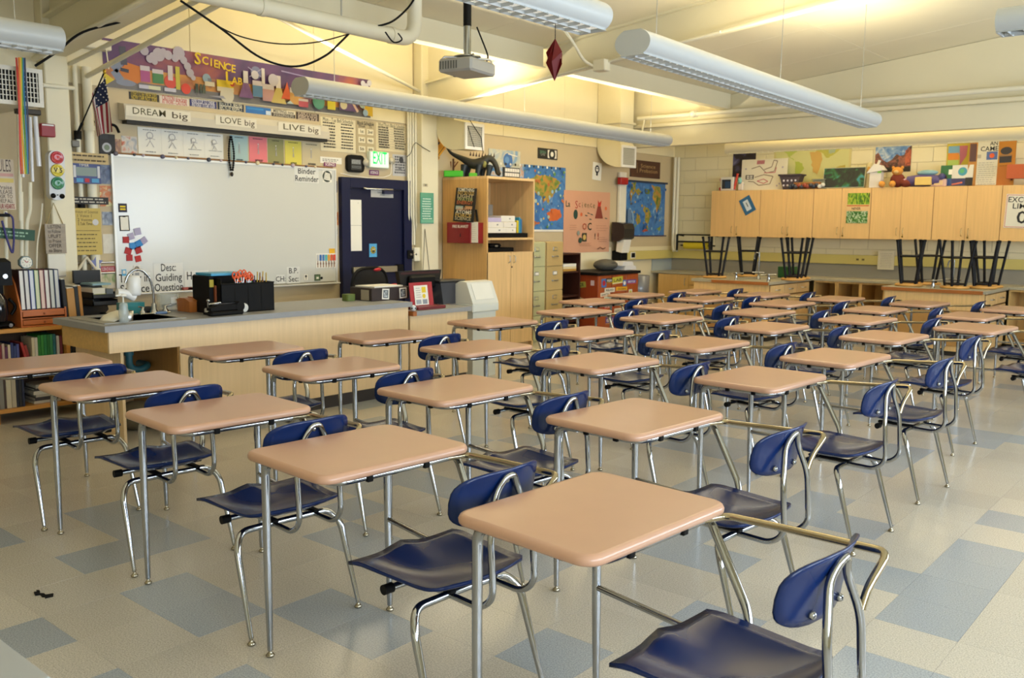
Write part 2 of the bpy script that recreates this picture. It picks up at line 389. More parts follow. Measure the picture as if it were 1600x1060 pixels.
# right wall with its windows
wr = MB(); zt = zc(XR); ys = [YF-.15]+[v for w in WIN for v in w]+[YB+.15]
wr.bx(XR, XR+.15, YF-.15, YB+.15, -.1, .95, CREAM); wr.bx(XR, XR+.15, YF-.15, YB+.15, 2.55, zt+.02, CREAM)
for a, b in zip(ys[::2], ys[1::2]): wr.bx(XR, XR+.15, a, b, .95, 2.55, CREAM)
wr.build('wall_right', kind=K)
ALU = M('#6f6a5e', .4, .6, .03); PANE = M('#ffffff', .02, 0, 0, alpha=.06)
for n, (a, b) in enumerate(WIN):
    w = MB(); w.bx(XR+.02, XR+.08, a, a+.05, .95, 2.55, ALU); w.bx(XR+.02, XR+.08, b-.05, b, .95, 2.55, ALU)
    w.bx(XR+.02, XR+.08, a+.05, b-.05, .95, 1.0, ALU); w.bx(XR+.02, XR+.08, a+.05, b-.05, 2.5, 2.55, ALU); w.bx(XR+.02, XR+.08, (a+b)/2-.02, (a+b)/2+.02, 1.0, 2.5, ALU)
    o = w.build('window_%d' % (n+1), kind=K)
    for c, d in ((a+.05, (a+b)/2-.02), ((a+b)/2+.02, b-.05)): MB().bx(XR+.045, XR+.051, c, d, 1.0, 2.5, PANE).build('pane', o)
# ceiling of large boards
BK_ = M('#6a6250', .9); ce = MB(); ce.prism([(XS, zc(XS)+.02), (XR+.15, zc(XR+.15)+.02), (XR+.15, zc(XR+.15)+.14), (XS, zc(XS)+.14)], YF-.15, YB+.15, BK_, 'y')
ce.bx(XL-.15, XS+.06, YF-.15, YB+.15, ZF+.02, ZF+.14, BK_); ce.bx(XS, XS+.06, YF-.15, YB+.15, zc(XS)+.02, ZF+.02, CREAM); ce = ce.build('ceiling', kind=K)
CEIL = M('#e9e0c4', .75, 0, .02, 2); nx, ny = 4, 11; sl = math.sqrt(1+.108**2); pw, pl = (XR-XS)/nx, (YB-YF)/ny
pb = pf = None; rotm = Matrix.Rotation(-math.atan(.108), 4, 'Y'); fw = XS-XL
for j in range(ny):
    y = YF+(j+.5)*pl
    for i in range(nx):
        x = XS+(i+.5)*pw; mw = Matrix.Translation((x, y, zc(x)+.01)) @ rotm
        if pb is None: pb = MB().bx(-pw*sl/2+.002, pw*sl/2-.002, -pl/2+.003, pl/2-.003, -.01, .009, CEIL, .002).build('board', ce, mw=mw)
        else: part('board', pb, ce, mw=mw)
    if pf is None: pf = MB().bx(-fw/2+.002, fw/2-.002, -pl/2+.003, pl/2-.003, 0, .019, CEIL, .002).build('board', ce, (XL+fw/2, y, ZF))
    else: part('board', pf, ce, (XL+fw/2, y, ZF))
# rafters (steel I-sections under the slope), the long beam and the deep girder near the back
def rafter(y, name):
    r = MB(); x0, x1 = XL+.02, XR
    def strip(d0, d1, h, m): r.prism([(x0, zc(x0)-d1), (x1, zc(x1)-d1), (x1, zc(x1)-d0), (x0, zc(x0)-d0)], y-h, y+h, m, 'y')
    strip(.0, .02, .085, CREAMG); strip(.02, .28, .03, CREAMG); strip(.28, .30, .085, CREAMG); r.prism([(XL+.02, zc(XL)-.28), (XS-.05, zc(XS)-.28), (XS-.05, ZF-.01), (XL+.02, ZF-.01)], y-.024, y+.024, CREAMG, 'y'); return r.build(name, kind=K)
rafter(3.33, 'trim_1'); rafter(7.55, 'trim_2')
def ybeam(x, y0, y1, name):
    b = MB(); z = zc(x); b.bx(x-.04, x, y0, y1, z-.2, z-.003, CREAMG); b.bx(x-.1, x+.03, y0, y1, z-.215, z-.2, CREAMG); return b.build(name, kind=K)
ybeam(-5.92, YF, 3.24, 'trim_3'); ybeam(-5.92, 3.42, 7.46, 'trim_4'); ybeam(-5.92, 7.64, 11.6, 'trim_5')
g = MB(); g.bx(XL, XR, 11.60, 11.72, 2.68, 2.95, CREAMG, .006); g.bx(XL, XR, 11.52, 11.72, 2.95, 3.0, CREAMG, .006)
g.prism([(XL, 3.0), (XR, 3.0), (XR, zc(XR)-.005), (XS, zc(XS)-.005), (XS-.01, ZF-.005), (XL+.015, ZF-.005)], 11.62, 11.72, CREAMG, 'y'); g.build('trim_6', kind=K)
# pillars against the whiteboard wall
for n, (a, b) in enumerate(((3.24, 3.43), (7.42, 7.69))):
    p = MB(); p.bx(XL, XL+.14, a, b, 0, ZF-.01, CREAMG, .008); p.build('pillar', label=['cream pillar behind the toy traffic light', 'cream pillar right of the navy door'][n], cat='pillar')
# baseboard along the whiteboard wall
MB().bx(XL, XL+.015, YF, YB, 0, .1, M('#2b2622', .6)).build('baseboard_left', kind=K)
# overhead pipes
PIPE = M('#e4dfca', .5, 0, .03)
p = MB(); x = -5.5; p.tube([(x, -.5, 3.0), (x, 5.25, 3.0), (x, 5.25, 3.36)], .06, PIPE, 16, .16, 8)
for y in (1.2, 2.9, 4.5): p.tube([(x, y, 3.055), (x, y, zc(x)-.012)], .006, STEEL, 6)
for y in (2.0, 3.8, 5.0): p.cyl((x, y-.02, 3.0), (x, y+.02, 3.0), .066, PIPE, 16)
p.build('drain_pipe', label='thick white overhead pipe that turns up into the ceiling', cat='pipe')
p = MB(); p.tube([(XL+.48, 11.46, 3.08), (XR, 11.46, 3.08)], .03, PIPE, 10)
for x in (-6.4, -4.4, -2.2): p.cyl((x-.05, 11.46, 3.08), (x+.05, 11.46, 3.08), .042, PIPE, 10); p.ell((x, 11.43, 3.08), (.05, .05, .05), PIPE, 10, 6)
p.tube([(XL+.6, 11.46, 3.08), (XL+.6, 11.4, 2.9), (XL+.62, 11.38, 2.75)], .012, PIPE, 8, .05)
p.build('sprinkler_pipe', label='cream pipe running along the deep girder near the back', cat='pipe')
a = Vector((XL+.1, 3.6, 2.72)); b = ATX(355, 0, -5.5); b = a+(b-a)*1.25
MB().tube([a, b], .02, PIPE, 10).build('brace_rod', label='cream brace rod slanting across the laboratory banner', cat='brace', group='roof brace rods')
a = Vector((XL+.1, 7.42, 3.04)); b = ATX(440, 30, -6.1); b = a+(b-a)*1.15
MB().tube([a, b], .018, PIPE, 10).build('brace_rod', label='cream brace rod running down to the pillar by the door', cat='brace', group='roof brace rods')
# conduits under the middle rafter with a small junction box
c = MB(); zz = lambda x: zc(x)-.325
c.tube([(-7.6, 7.44, zz(-7.6)), (XR-.1, 7.44, zz(XR-.1))], .016, PIPE, 8); c.tube([(-7.6, 7.40, zz(-7.6)-.01), (-3.9, 7.40, zz(-3.9)-.01)], .012, PIPE, 8)
jb = ATY(938, 103, 7.36); c.bx(jb.x-.07, jb.x+.07, 7.33, 7.43, jb.z-.05, jb.z+.06, PIPE, .008)
q = [ATY(873, 35, 7.0), ATY(893, 62, 7.1), ATY(912, 95, 7.2), ATY(926, 103, 7.34)]; c.tube(q, .014, PIPE, 8, .06)
c.build('conduit', label='white conduit with a junction box under the middle rafter', cat='conduit')
# conduits in the left roof bay beside the first rafter
c = MB(); zz = lambda x: zc(x)-.34
c.tube([(-7.7, 3.18, zz(-7.7)), (-3.5, 3.18, zz(-3.5))], .022, PIPE, 8); c.tube([(-7.7, 3.46, zz(-7.7)), (-3.5, 3.46, zz(-3.5))], .018, PIPE, 8)
c.build('conduit', label='pair of cream conduits beside the rafter at top left', cat='conduit')
# hanging black cables
def cable(pts, label, X=-5.5, r=.008):
    P = [ATX(x, y, X) for x, y in pts]; Q = []
    for i in range(len(P)-1):
        p0, p1, p2, p3 = P[max(i-1, 0)], P[i], P[i+1], P[min(i+2, len(P)-1)]
        for k in range(6):
            t = k/6; Q.append(.5*((2*p1)+(p2-p0)*t+(2*p0-5*p1+4*p2-p3)*t*t+(3*p1-p0-3*p2+p3)*t**3))
    Q.append(P[-1]); MB().tube(Q, r, BLACK, 6).build('cable', label=label, cat='cable')
cable([(282, 1), (310, 20), (350, 48), (400, 86), (440, 102), (475, 102), (510, 86), (530, 68), (545, 53)], 'black cable sagging lowest in front of the laboratory banner')
cable([(328, 34), (370, 55), (415, 66), (455, 69), (500, 65), (545, 53)], 'thin dark cable sagging just above the lowest one', r=.005)
cable([(590, 41), (612, 34), (632, 18), (646, 0), (655, -25)], 'black cable looping up beside the pipe elbow', X=-5.46)
cable([(602, 50), (615, 66), (628, 62), (622, 52)], 'short black cable loop on the pipe elbow', X=-5.35, r=.006)
cable([(55, 103), (90, 80), (130, 50), (200, 30), (243, 0)], 'dark cable along the rafter at top left', X=-6.6, r=.009)

# ------------------------------------------------------------------ pendant light fixtures
LOUV = M('#f4f1e6', .35, 0, 0, emit=.55); TUBE = M('#fff4d2', .4, 0, 0, emit=9); BODY = M('#b3b7b8', .4, 0, .02)
WARM = (1, .87, .58)
def fixture(name, a, b, label, power=60, n=4, louvres=True, lit=True, w=.12, BODY=BODY):
    """pendant tube light from a to b (y direction in local x): rounded body, louvre below, open lamp trough above"""
    a = Vector(a); b = Vector(b); L = (b-a).length; d = (b-a).normalized()
    t = thing(name, label, 'light fixture', a, group='pendant light fixtures')
    t.rotation_euler = d.to_track_quat('X', 'Z').to_euler()
    body = MB(); prof = [(w*math.cos(v)*1.0, .085*math.sin(v)*1.0) for v in [PI*1.0-.0+i*0 for i in (0,)]]
    arc = []
    for k in range(13):                                # open rounded shell: from the top lip round to the louvre edge
        v = math.radians(62-k*9.5); arc.append((w*1.02*math.cos(v), .085*math.sin(v)))
    half = arc+[(w*.72, -.075)]
    for sgn in (1, -1):
        vs = []; fs = []
        for x in (0, L):
            for y, z in half: vs.append((x, sgn*y, z))
        n_ = len(half)
        for k in range(n_-1): q = (k, k+1, n_+k+1, n_+k); fs.append(q if sgn > 0 else q[::-1])
        body.add(vs, fs, BODY, True)
    prof = [(y, z) for y, z in half]+[(-y, z) for y, z in half[::-1]]
    for x0, x1 in ((-.012, 0), (L, L+.012)): body.prism([(y, z) for y, z in prof[::-1]], x0, x1, BODY, 'x')
    body.bx(0, L, -w*.5, w*.5, -.03, -.02, BODY); body.build('housing', t)
    tb = MB()
    for y in (-.05, .05): tb.tube([(.04, y, .0), (L-.04, y, .0)], .013, TUBE if lit else WHITE, 8)
    tb.build('lamp_tube', t)
    lv = MB(); lv.bx(.02, L-.02, -w*.66, w*.66, -.062, -.058, LOUV if lit else M('#8d949c', .5))
    x = .05
    while x < L-.05: lv.bx(x, x+.006, -w*.66, w*.66, -.078, -.062, BODY); x += .085
    lv.bx(.02, L-.02, -.004, .004, -.08, -.062, BODY); lv.build('louvre', t)
    wi = MB()
    for f in (.06, .5, .94):
        p = a+d*(L*f); h = (zc(p.x) if p.x > XS+.1 else ZF)-p.z; wi.tube([(L*f, 0, -.02), (L*f, 0, h)], .003, STEEL, 5)
    wi.build('hanger_wire', t)
    if lit:
        for i in range(n):
            p = a+d*(L*(i+.5)/n)
            area_light('uplight', p+Vector((0, 0, .035)), (PI, 0, math.atan2(d.y, d.x)), L/n*.9, w*1.1, power, WARM)
            area_light('downlight', p+Vector((0, 0, -.09)), (0, 0, math.atan2(d.y, d.x)), L/n*.9, w*1.2, power*.13, (1, .88, .64))
    return t
fixture('pendant_light', (-6.49, 4.86, 2.68), (-6.515, 10.88, 2.68), 'long pendant light crossing in front of the banner and pillar', 66, 4)
fixture('pendant_light', (-3.06, 4.72, 2.61), (-3.2, 9.2, 2.58), 'long pendant light in the middle of the ceiling at right', 34, 4)
fixture('pendant_light', (-2.9, -.6, 2.62), (-2.85, 4.0, 2.6), 'pendant light cut off by the top edge beside the projector', 9, 3)
fixture('pendant_light', (-5.76, -1.2, 2.6), (-5.74, 2.5, 2.6), 'pendant light end at the far left edge', 5, 3)
fixture('pendant_light', (-6.3, 12.3, 2.66), (-1.6, 12.3, 2.66), 'thin pendant light along the back wall above the wall cabinets', 46, 4, w=.075, BODY=M('#dcd3b4', .4, 0, .02))
fixture('pendant_light', (-1.42, 6.3, 2.78), (1.6, 6.3, 2.78), 'unlit pendant light end in the top right corner', 10, 2, lit=False)
# red folded ornament on a string
o = thing('hanging_ornament', 'dark red folded ornament hanging on a string below the light', 'ornament', ATX(867, 92, -2.87))
m = MB(); RO = M('#7c1418', .45)
for k in range(5):
    a = 2*PI*k/5; b = 2*PI*(k+1)/5; r = .045
    p, q = (r*math.cos(a), r*math.sin(a), -.02), (r*math.cos(b), r*math.sin(b), .03)
    m.add([(0, 0, .1), p, q, (0, 0, -.11)], [(0, 1, 2), (3, 2, 1), (0, 2, 1), (3, 1, 2)], RO)
m.build('paper_star', o); MB().tube([(0, 0, .09), (0, 0, .42)], .002, BLACK, 5).build('string', o)
# ceiling projector
pp = ATZ(730, 108, 2.64)
t = thing('projector', 'grey ceiling projector on a black pole above the desks', 'projector', pp, math.radians(12))
PG = M('#a2a2a0', .45)
m = MB(); m.bx(-.14, .14, -.175, .175, -.04, .055, PG, .015)
m.cyl((-.14, .08, 0), (-.16, .08, 0), .035, BLACK, 16)
for k in range(7): m.bx(-.12+k*.022, -.112+k*.022, -.178, -.175, -.02, .035, M('#555555'))
m.build('case', t)
m = MB(); m.lathe([(.001, .09), (.1, .088), (.1, .078), (.001, .076)], STEEL, 20); m.cyl((0, 0, .085), (0, 0, .33), .028, CHROME, 14)
for x, y in ((.12, .12), (-.12, .12), (.12, -.12), (-.12, -.12)): m.tube([(0, 0, .082), (x, y, .075), (x*1.1, y*1.1, .055)], .008, STEEL, 6)
m.build('mount', t)
MB().cyl((0, 0, .3), (0, 0, zc(pp.x)-pp.z), .03, BLACK, 14).build('pole', t)
MB().tube([(.05, .05, .3), (.1, .12, .12), (.05, .22, .1), (-.05, .26, .02), (-.1, .21, -.02)], .006, BLACK, 6, .06).build('cord', t)

# ================================================================== the combo desks
SEAT = M('#0a2150', .24, 0, .05, 3, coat=.10, spec=.26); TOPM = M('#bc937a', .3, 0, .05, 9, coat=.15); BRASS = M('#a39c8a', .25, 1)
def seat_mesh():
    m = MB(); N, Q = 16, 15; vs = []; th = .011
    for side in (0, 1):
        for i in range(N+1):
            s = i/N; s = 1-(1-s)**1.25
            w = .222-.03*s; rc = .17
            if s > 1-rc: q = (s-(1-rc))/rc; w *= 1-.30*(1-math.sqrt(max(0, 1-q**2.6)))
            for j in range(Q):
                t = -1+2*j/(Q-1); t = math.copysign(abs(t)**.85, t)
                u = .232+.415*s + (.018*(t*t) if s > .8 else 0)*(-1)*(s-.8)/.2 - .012*(1-t*t)*(1-s)
                d = (1-t*t)**.8*(math.sin(PI*min(1, max(0, (s-.02)/.98)))**.7)
                z = .462-.040*d+.020*math.exp(-(t/.25)**2)*max(0, 1-s*2.2) + .013*max(0, (s-.72)/.28)**1.5 - .010*max(0, (.12-s)/.12)
                z += .008*abs(t)**3*(1-s)
                vs.append((u, t*w, z-(th if side else 0)))
    fs = []; n = (N+1)*Q
    for i in range(N):
        for j in range(Q-1):
            a = (i*Q+j, (i+1)*Q+j, (i+1)*Q+j+1, i*Q+j+1); fs.append(a); fs.append(tuple(k+n for k in a[::-1]))
    rim = [(i, 0) for i in range(N+1)]+[(N, j) for j in range(1, Q)]+[(i, Q-1) for i in range(N-1, -1, -1)]+[(0, j) for j in range(Q-2, 0, -1)]
    ids = [i*Q+j for i, j in rim]
    for a, b in zip(ids, ids[1:]+ids[:1]): fs.append((b, a, a+n, b+n))
    return m.add(vs, fs, SEAT, True)
def back_mesh():
    m = MB(); R, A = 6, 32; vs = []; th = .012
    for side in (0, 1):
        for i in range(R+1):
            rho = i/R
            for k in range(A):
                a = 2*PI*k/A; c, s = math.cos(a), math.sin(a); e = .62
                v = .182*rho*math.copysign(abs(c)**e, c); h = .088*rho*math.copysign(abs(s)**e, s)
                u = .664-1.25*v*v+.16*h - (0 if side == 0 else th*(1 if rho < .99 else .6)) + 2.2*h*h*(h > 0)
                vs.append((u, v+.04, .715+h+.35*v*v*(v > 0)))
    n = (R+1)*A; fs = []
    for i in range(R):
        for k in range(A):
            q = (i*A+k, i*A+(k+1) % A, (i+1)*A+(k+1) % A, (i+1)*A+k); fs.append(q); fs.append(tuple(x+n for x in q[::-1]))
    for k in range(A): a, b = R*A+k, R*A+(k+1) % A; fs.append((a, b, b+n, a+n))
    return m.add(vs, fs, SEAT, True)
def top_mesh():
    m = MB(); w, d, r = .315, .243, .055; pts = []
    for sx, sy, a0 in ((1, 1, 0), (-1, 1, 90), (-1, -1, 180), (1, -1, 270)):
        for i in range(7):
            a = math.radians(a0+15*i); pts.append((sx*(d-r)+r*math.cos(a), sy*(w-r)+r*math.sin(a)))
    rings = [(-.010, .7225), (-.003, .7225), (0, .727), (.001, .737), (-.003, .745), (-.009, .749), (-.016, .750)]; vs = []; n = len(pts)
    for off, z in rings:
        for x, y in pts:
            l = math.hypot(x, y); cx, cy = (max(-(d-r), min(d-r, x)), max(-(w-r), min(w-r, y))); nx, ny = x-cx, y-cy; q = math.hypot(nx, ny) or 1
            vs.append((x+nx/q*off, y+ny/q*off, z))
    fs = []
    for i in range(len(rings)-1):
        for k in range(n): fs.append((i*n+k, i*n+(k+1) % n, (i+1)*n+(k+1) % n, (i+1)*n+k))
    m.add(vs, fs, TOPM, True); m.add(vs[:n], [tuple(range(n))[::-1]], TOPM); m.add(vs[-n:], [tuple(range(n))], TOPM); return m
def glide(m, x, y): m.lathe([(.001, 0), (.014, .001), (.016, .006), (.011, .012), (.007, .016), (.006, .026), (.009, .03)], BRASS, 12, (x, y, 0))
def make_desk():
    t = thing('combo_desk', 'desk', 'desk', group='tan and navy combo desks')
    top_mesh().build('tabletop', t)
    m = MB(); m.tube([(-.20, -.25, .024), (-.206, -.248, .35), (-.208, -.246, .708), (-.10, -.246, .708)], [.0105, .0145, .0155, .0145], CHROME, 12, .055); glide(m, -.20, -.25); m.build('leg', t)
    m = MB(); m.tube([(-.205, .288, .024), (-.21, .286, .35), (-.213, .284, .708), (-.10, .27, .708)], [.0105, .0145, .0155, .0145], CHROME, 12, .055); glide(m, -.205, .288); m.build('leg', t)
    m = MB(); m.tube([(-.12, -.246, .708), (.205, -.246, .708), (.205, .27, .708)], .0115, CHROME, 10, .075)       # rails under the top
    m.tube([(-.12, .27, .708), (.15, .265, .708)], .0115, CHROME, 10)
    for y in (-.12, .12): m.bx(.19, .222, y-.012, y+.012, .695, .7235, BLACK, .003)
    for x in (-.05, .1): m.bx(x-.012, x+.012, -.262, -.232, .695, .7235, BLACK, .003)
    m.build('desk_frame', t)
    m = MB(); m.tube([(.205, .22, .709), (.235, .30, .712), (.40, .29, .722), (.718, .225, .752), (.704, .15, .685), (.700, .128, .635)], .0105, M('#a89d84', .15, 1, 0), 10, .03); m.build('arm_rail', t)  # chrome rail tinted bronze: its reflection is painted into the metal colour
    m = MB(); m.tube([(-.205, .285, .375), (.16, .215, .388), (.34, .17, .398)], .0105, CHROME, 10, .04); m.build('stretcher', t)
    m = MB(); m.tube([(.13, .262, .706), (.19, .285, .700), (.345, .25, .475), (.365, .225, .41), (.40, .16, .399)], .0135, CHROME, 10, .045); m.build('brace', t)
    for sg in (-1, 1):
        m = MB(); y = -.225 if sg < 0 else .245
        m.tube([(.52, .01, .388), (.525, sg*.19, .388), (.56, sg*.225, .34), (.65, y, .024)], [.0125, .0135, .0135, .0085], CHROME, 12, .04); glide(m, .65, y); m.build('leg', t)
    m = MB(); U = [(.36, -.05, .388), (.66, -.05, .384), (.712, -.05, .43), (.698, -.05, .62), (.676, -.005, .735), (.690, .025, .782), (.690, .055, .782), (.676, .085, .735), (.698, .13, .62), (.712, .13, .43), (.66, .13, .384), (.36, .13, .388)]
    m.tube(U, .0108, CHROME, 10, .04); m.build('back_frame', t)
    m = MB(); m.tube([(.37, -.175, .396), (.37, .21, .396)], .0115, CHROME, 10); m.cyl((.37, -.19, .396), (.37, -.155, .396), .0165, BLACK, 12); m.cyl((.37, .19, .396), (.37, .222, .396), .0165, BLACK, 12)
    m.bx(.32, .54, -.065, -.035, .392, .404, BLACK, .004); m.bx(.32, .54, .115, .145, .392, .404, BLACK, .004); m.build('seat_support', t)
    seat_mesh().build('seat', t)
    b = back_mesh().build('backrest', t)
    for x, y, z in ((.674, .04, .765), (.652, -.03, .655), (.652, .11, .655)): MB().ell((x, y, z), (.012, .011, .011), CHROME, 8, 5).build('rivet', b)
    return t
DESKS = [  # (line from the camera, [(x, y) from the whiteboard outwards])
 [(-5.17, 2.08), (-4.23, 2.07), (-3.32, 2.04), (-2.38, 2.0), (-1.38, 1.99)],
 [(-4.86, 3.16), (-3.90, 3.09), (-2.955, 3.085), (-1.97, 3.125)],
 [(-4.755, 4.23), (-3.875, 4.235), (-2.955, 4.27), (-2.01, 4.395)],
 [(-4.82, 5.46), (-3.855, 5.41), (-2.94, 5.425), (-2.01, 5.44)],
 [(-4.88, 6.655), (-4.0, 6.72), (-3.035, 6.71), (-2.14, 6.73)],
 [(-5.42, 7.70), (-4.56, 7.78), (-3.64, 7.865), (-2.73, 7.865), (-1.795, 7.855)],
 [(-5.58, 8.80), (-4.765, 8.89), (-3.895, 8.96), (-2.945, 8.945), (-2.085, 8.92)],
 [(-5.39, 9.83), (-4.575, 9.945), (-3.72, 9.985), (-2.845, 10.025), (-1.97, 9.975)]]
proto = make_desk(); rd = random.Random(3); first = True
LNAME = ['the nearest line', 'the second nearest line', 'the third nearest line', 'the fourth nearest line', 'the fifth nearest line', 'the third line from back', 'the second line from back', 'the farthest line']
for li, line in enumerate(DESKS):
    for di, (x, y) in enumerate(line):
        rz = math.radians(-4+rd.uniform(-1.5, 1.5))
        lab = 'tan combo desk, navy seat, %s from the whiteboard in %s' % (ORD[di], LNAME[li])
        gp = [b[0]-a[0] for a, b in zip(line, line[1:])]; sc = min(1, (gp+gp[-1:])[di]/.985)      # the far rows stand a little closer together
        if first: proto.location = (x, y, 0); proto.rotation_euler = (0, 0, rz); proto['label'] = lab; first = False
        else: dup(proto, (x, y, 0), rz, lab).scale = (sc, 1, 1)
# pale grey table whose corner shows at bottom left
t = thing('work_table', 'pale grey table corner cut off at the bottom left', 'table', (-2.25, .2, 0))
MB().bx(-.78, .74, -.42, .40, .73, .76, M('#9fa1a3', .5), .006).build('tabletop', t)
for x in (-.7, .66):
    for y in (-.36, .33): MB().bx(x-.02, x+.02, y-.02, y+.02, 0, .73, STEEL).build('leg', t)
# black scrap on the floor
p = ATZ(67, 931, 0); m = MB()
for a, b, c, d in ((-.03, -.01, .02, .012), (.0, .0, .03, .01), (.03, .012, .015, .02), (-.045, .0, .012, .006)): m.prism([(a-c, b-d*.4), (a+c*.6, b-d), (a+c, b+d*.5), (a-c*.4, b+d)], 0, .004+abs(a)*.1, BLACK)
m.build('scrap', loc=(p.x, p.y, 0), label='small black scrap on the beige floor at far left', cat='scrap')

# ================================================================== the whiteboard wall
def PX(n, x0, y0, x1, y1, base, label=None, cat='poster', group=None, X=None, t=.003, draw=None, rot=0, out=.001, tilt=0, parent=None):
    X = XL if X is None else X
    c, w, h = rectX(x0, y0, x1, y1, X); f = Flat(w, h, base, t)
    if draw: draw(f)
    return f.hang(n, FX, c, label, cat, group, rot, parent, out, tilt)
def PY(n, x0, y0, x1, y1, base, label=None, cat='poster', group=None, Y=None, t=.003, draw=None, rot=0, out=.001, tilt=0, parent=None):
    Y = YB-.009 if Y is None else Y
    c, w, h = rectY(x0, y0, x1, y1, Y); f = Flat(w, h, base, t)
    if draw: draw(f)
    return f.hang(n, FY, c, label, cat, group, rot, parent, out, tilt)
HX = lambda h, r=.6: M(h, r, 0, .02)
def setw(o, par, mw): o.parent = par; o.matrix_parent_inverse = par.matrix_basis.inverted(); o.matrix_basis = mw
# ---- whiteboard
c, w, h = rectX(174.5, 244.5, 521, 440.7, XL)
wb_y0, wb_y1, wb_z0, wb_z1 = 3.827, 6.235, .905, 2.083
t = thing('whiteboard', 'large whiteboard left of the navy door', 'whiteboard', (XL, (wb_y0+wb_y1)/2, .9))
def loc(m, n, par=t, kind=None):
    o = m.build(n, kind=kind); o.parent = par; o.matrix_parent_inverse = par.matrix_basis.inverted(); return o
loc(MB().bx(XL+.002, XL+.022, wb_y0, wb_y1, wb_z0, wb_z1, M('#cdcec9', .22, 0, .015, 2, coat=.3)), 'board_face')
m = MB(); AL = M('#d6d6d2', .4, .3, .02)
m.bx(XL, XL+.03, wb_y0-.02, wb_y0, wb_z0-.02, wb_z1+.02, AL); m.bx(XL, XL+.03, wb_y1, wb_y1+.02, wb_z0-.02, wb_z1+.02, AL); m.bx(XL, XL+.03, wb_y0, wb_y1, wb_z1, wb_z1+.02, AL); loc(m, 'frame')
m = MB(); m.bx(XL, XL+.08, wb_y0-.02, wb_y1+.02, wb_z0-.028, wb_z0-.012, AL, .004); loc(m, 'pen_tray')
def wtext(s, px, py, size, label, bold=False, fit=None, w=.4, h=.1, strip=True):
    p = ATX(px, py, XL+.023); f = Flat(w, h, M('#d9d9d4', .4), .001)
    lines = s.split('\n')
    for i, l in enumerate(lines): f.txt(l.strip(), .5 if l[0] != ' ' else .66, 1-(i+.5)/len(lines), size, INK, .009, fit={'Desc:': .5, 'Guiding': .9, 'Question': .97, 'Today in': .95, 'Science': .9, 'Home': .82, 'work': .62, 'Reminder': .95, 'Binder': .72}.get(l.strip()))
    f.hang('magnet_label', FX, (XL+.0225, p.y, p.z), label, 'label', 'black lettering labels on the whiteboard')
wtext('Binder\nReminder', 479, 274, .085, 'white label reading Binder Reminder at the upper right of whiteboard', False, w=.31, h=.155)
wtext('Today in\nScience', 210.5, 443.5, .105, 'white label reading Today in Science behind the faucet', w=.30, h=.19)
wtext('Desc:\nGuiding\nQuestion', 263.5, 434, .098, 'white label reading Desc Guiding Question on the whiteboard', w=.29, h=.27)
wtext('Home\n   work', 307.5, 439.5, .105, 'white label reading Home work on the whiteboard', w=.25, h=.2)
wtext('CH:', 438.5, 436.5, .075, 'small white label reading CH on the whiteboard', w=.10, h=.09)
wtext('B.P.\nSec:', 458.5, 430, .08, 'white label reading B.P. Sec on the whiteboard', w=.16, h=.17)
for px, py, rot, col, s, num in ((196.5, 375, 0, '#a51d22', .062, '6'), (204.5, 369.5, .3, '#a9a3c0', .062, ''), (214.5, 362, .2, '#aca6c4', .068, ''), (224.5, 376, .6, '#a59fbe', .062, ''), (207, 384.5, .1, '#2b7fc4', .066, ''), (216.5, 381, .45, '#2b7fc4', .066, ''), (200, 392.5, -.3, '#a51d22', .066, '2'), (216, 391, .35, '#a51d22', .066, '5'), (202, 403, 0, '#a51d22', .062, '4'), (215.5, 404.5, .2, '#b3231f', .06, '1')):
    p = ATX(px, py, XL+.023); s *= .9; f = Flat(s, s, HX(col), .006)
    lab_ = {196.5: 'red square magnet standing apart above the blue pair', 204.5: 'lilac square magnet nearest the whiteboard edge', 214.5: 'lilac square magnet highest of the cluster', 224.5: 'lilac square magnet farthest right of the cluster', 207: 'left one of the two blue square magnets', 216.5: 'right one of the two blue square magnets', 200: 'red square magnet just below the left blue one', 216: 'red square magnet just below the right blue one', 202: 'red square magnet at the cluster bottom left', 215.5: 'bright red square magnet at the cluster bottom right'}[px]
    f.hang('square_magnet', FX, (XL+.0225, p.y, p.z), lab_, 'magnet', 'square magnets on the whiteboard', rot)
def d(f): f.rect(.18, .56, .82, .74, HX('#e3c619')); f.rect(.18, .26, .82, .44, HX('#e3c619'))
PX('equal_sign_card', 182.5, 318, 196.5, 332, HX('#22223a'), 'dark square card with yellow equals sign on whiteboard', 'card', draw=d, out=.023)
def d(f): f.rect(.1, .06, .9, .93, PAPER); f.rect(.35, .9, .65, .98, BLACK)
PX('hanging_clipboard', 184, 337, 200.5, 361, BLACK, 'black edged clipboard sheet on the left of whiteboard', 'clipboard', draw=d, out=.023, rot=.03)
def d(f): f.disc(.5, .5, .5, M('#2f3830', .5)); [f.line([(.12+.03*k, .3+.13*k), (.88-.02*k, .18+.13*k)], .012, PAPER) for k in range(5)]
p = ATX(511, 276, XL+.023); f = Flat(.12, .12, PAPER, .001); d(f); f.hang('round_magnet', FX, (XL+.0225, p.y, p.z), 'round dark green striped magnet at the whiteboard corner', 'magnet')
PX('sticky_note', 512, 388.5, 521, 396, HX('#e0ab1e'), 'small orange sticky note on the right edge of whiteboard', 'note', out=.023)
def d(f):
    for i, c_ in enumerate(('#b8b8b8', '#2d62a8', '#3a75b5', '#4aa3a8', '#d99a2b', '#d0562a', '#c23a22')):
        f.rect(.04+i*.135, .5, .15+i*.135, .92, HX(c_)); f.line([(.09+i*.135, .48), (.09+i*.135, .05)], .012, HX('#8c6a52')); f.disc(.09+i*.135, .3, .04, HX('#6b4a3a'), 8)
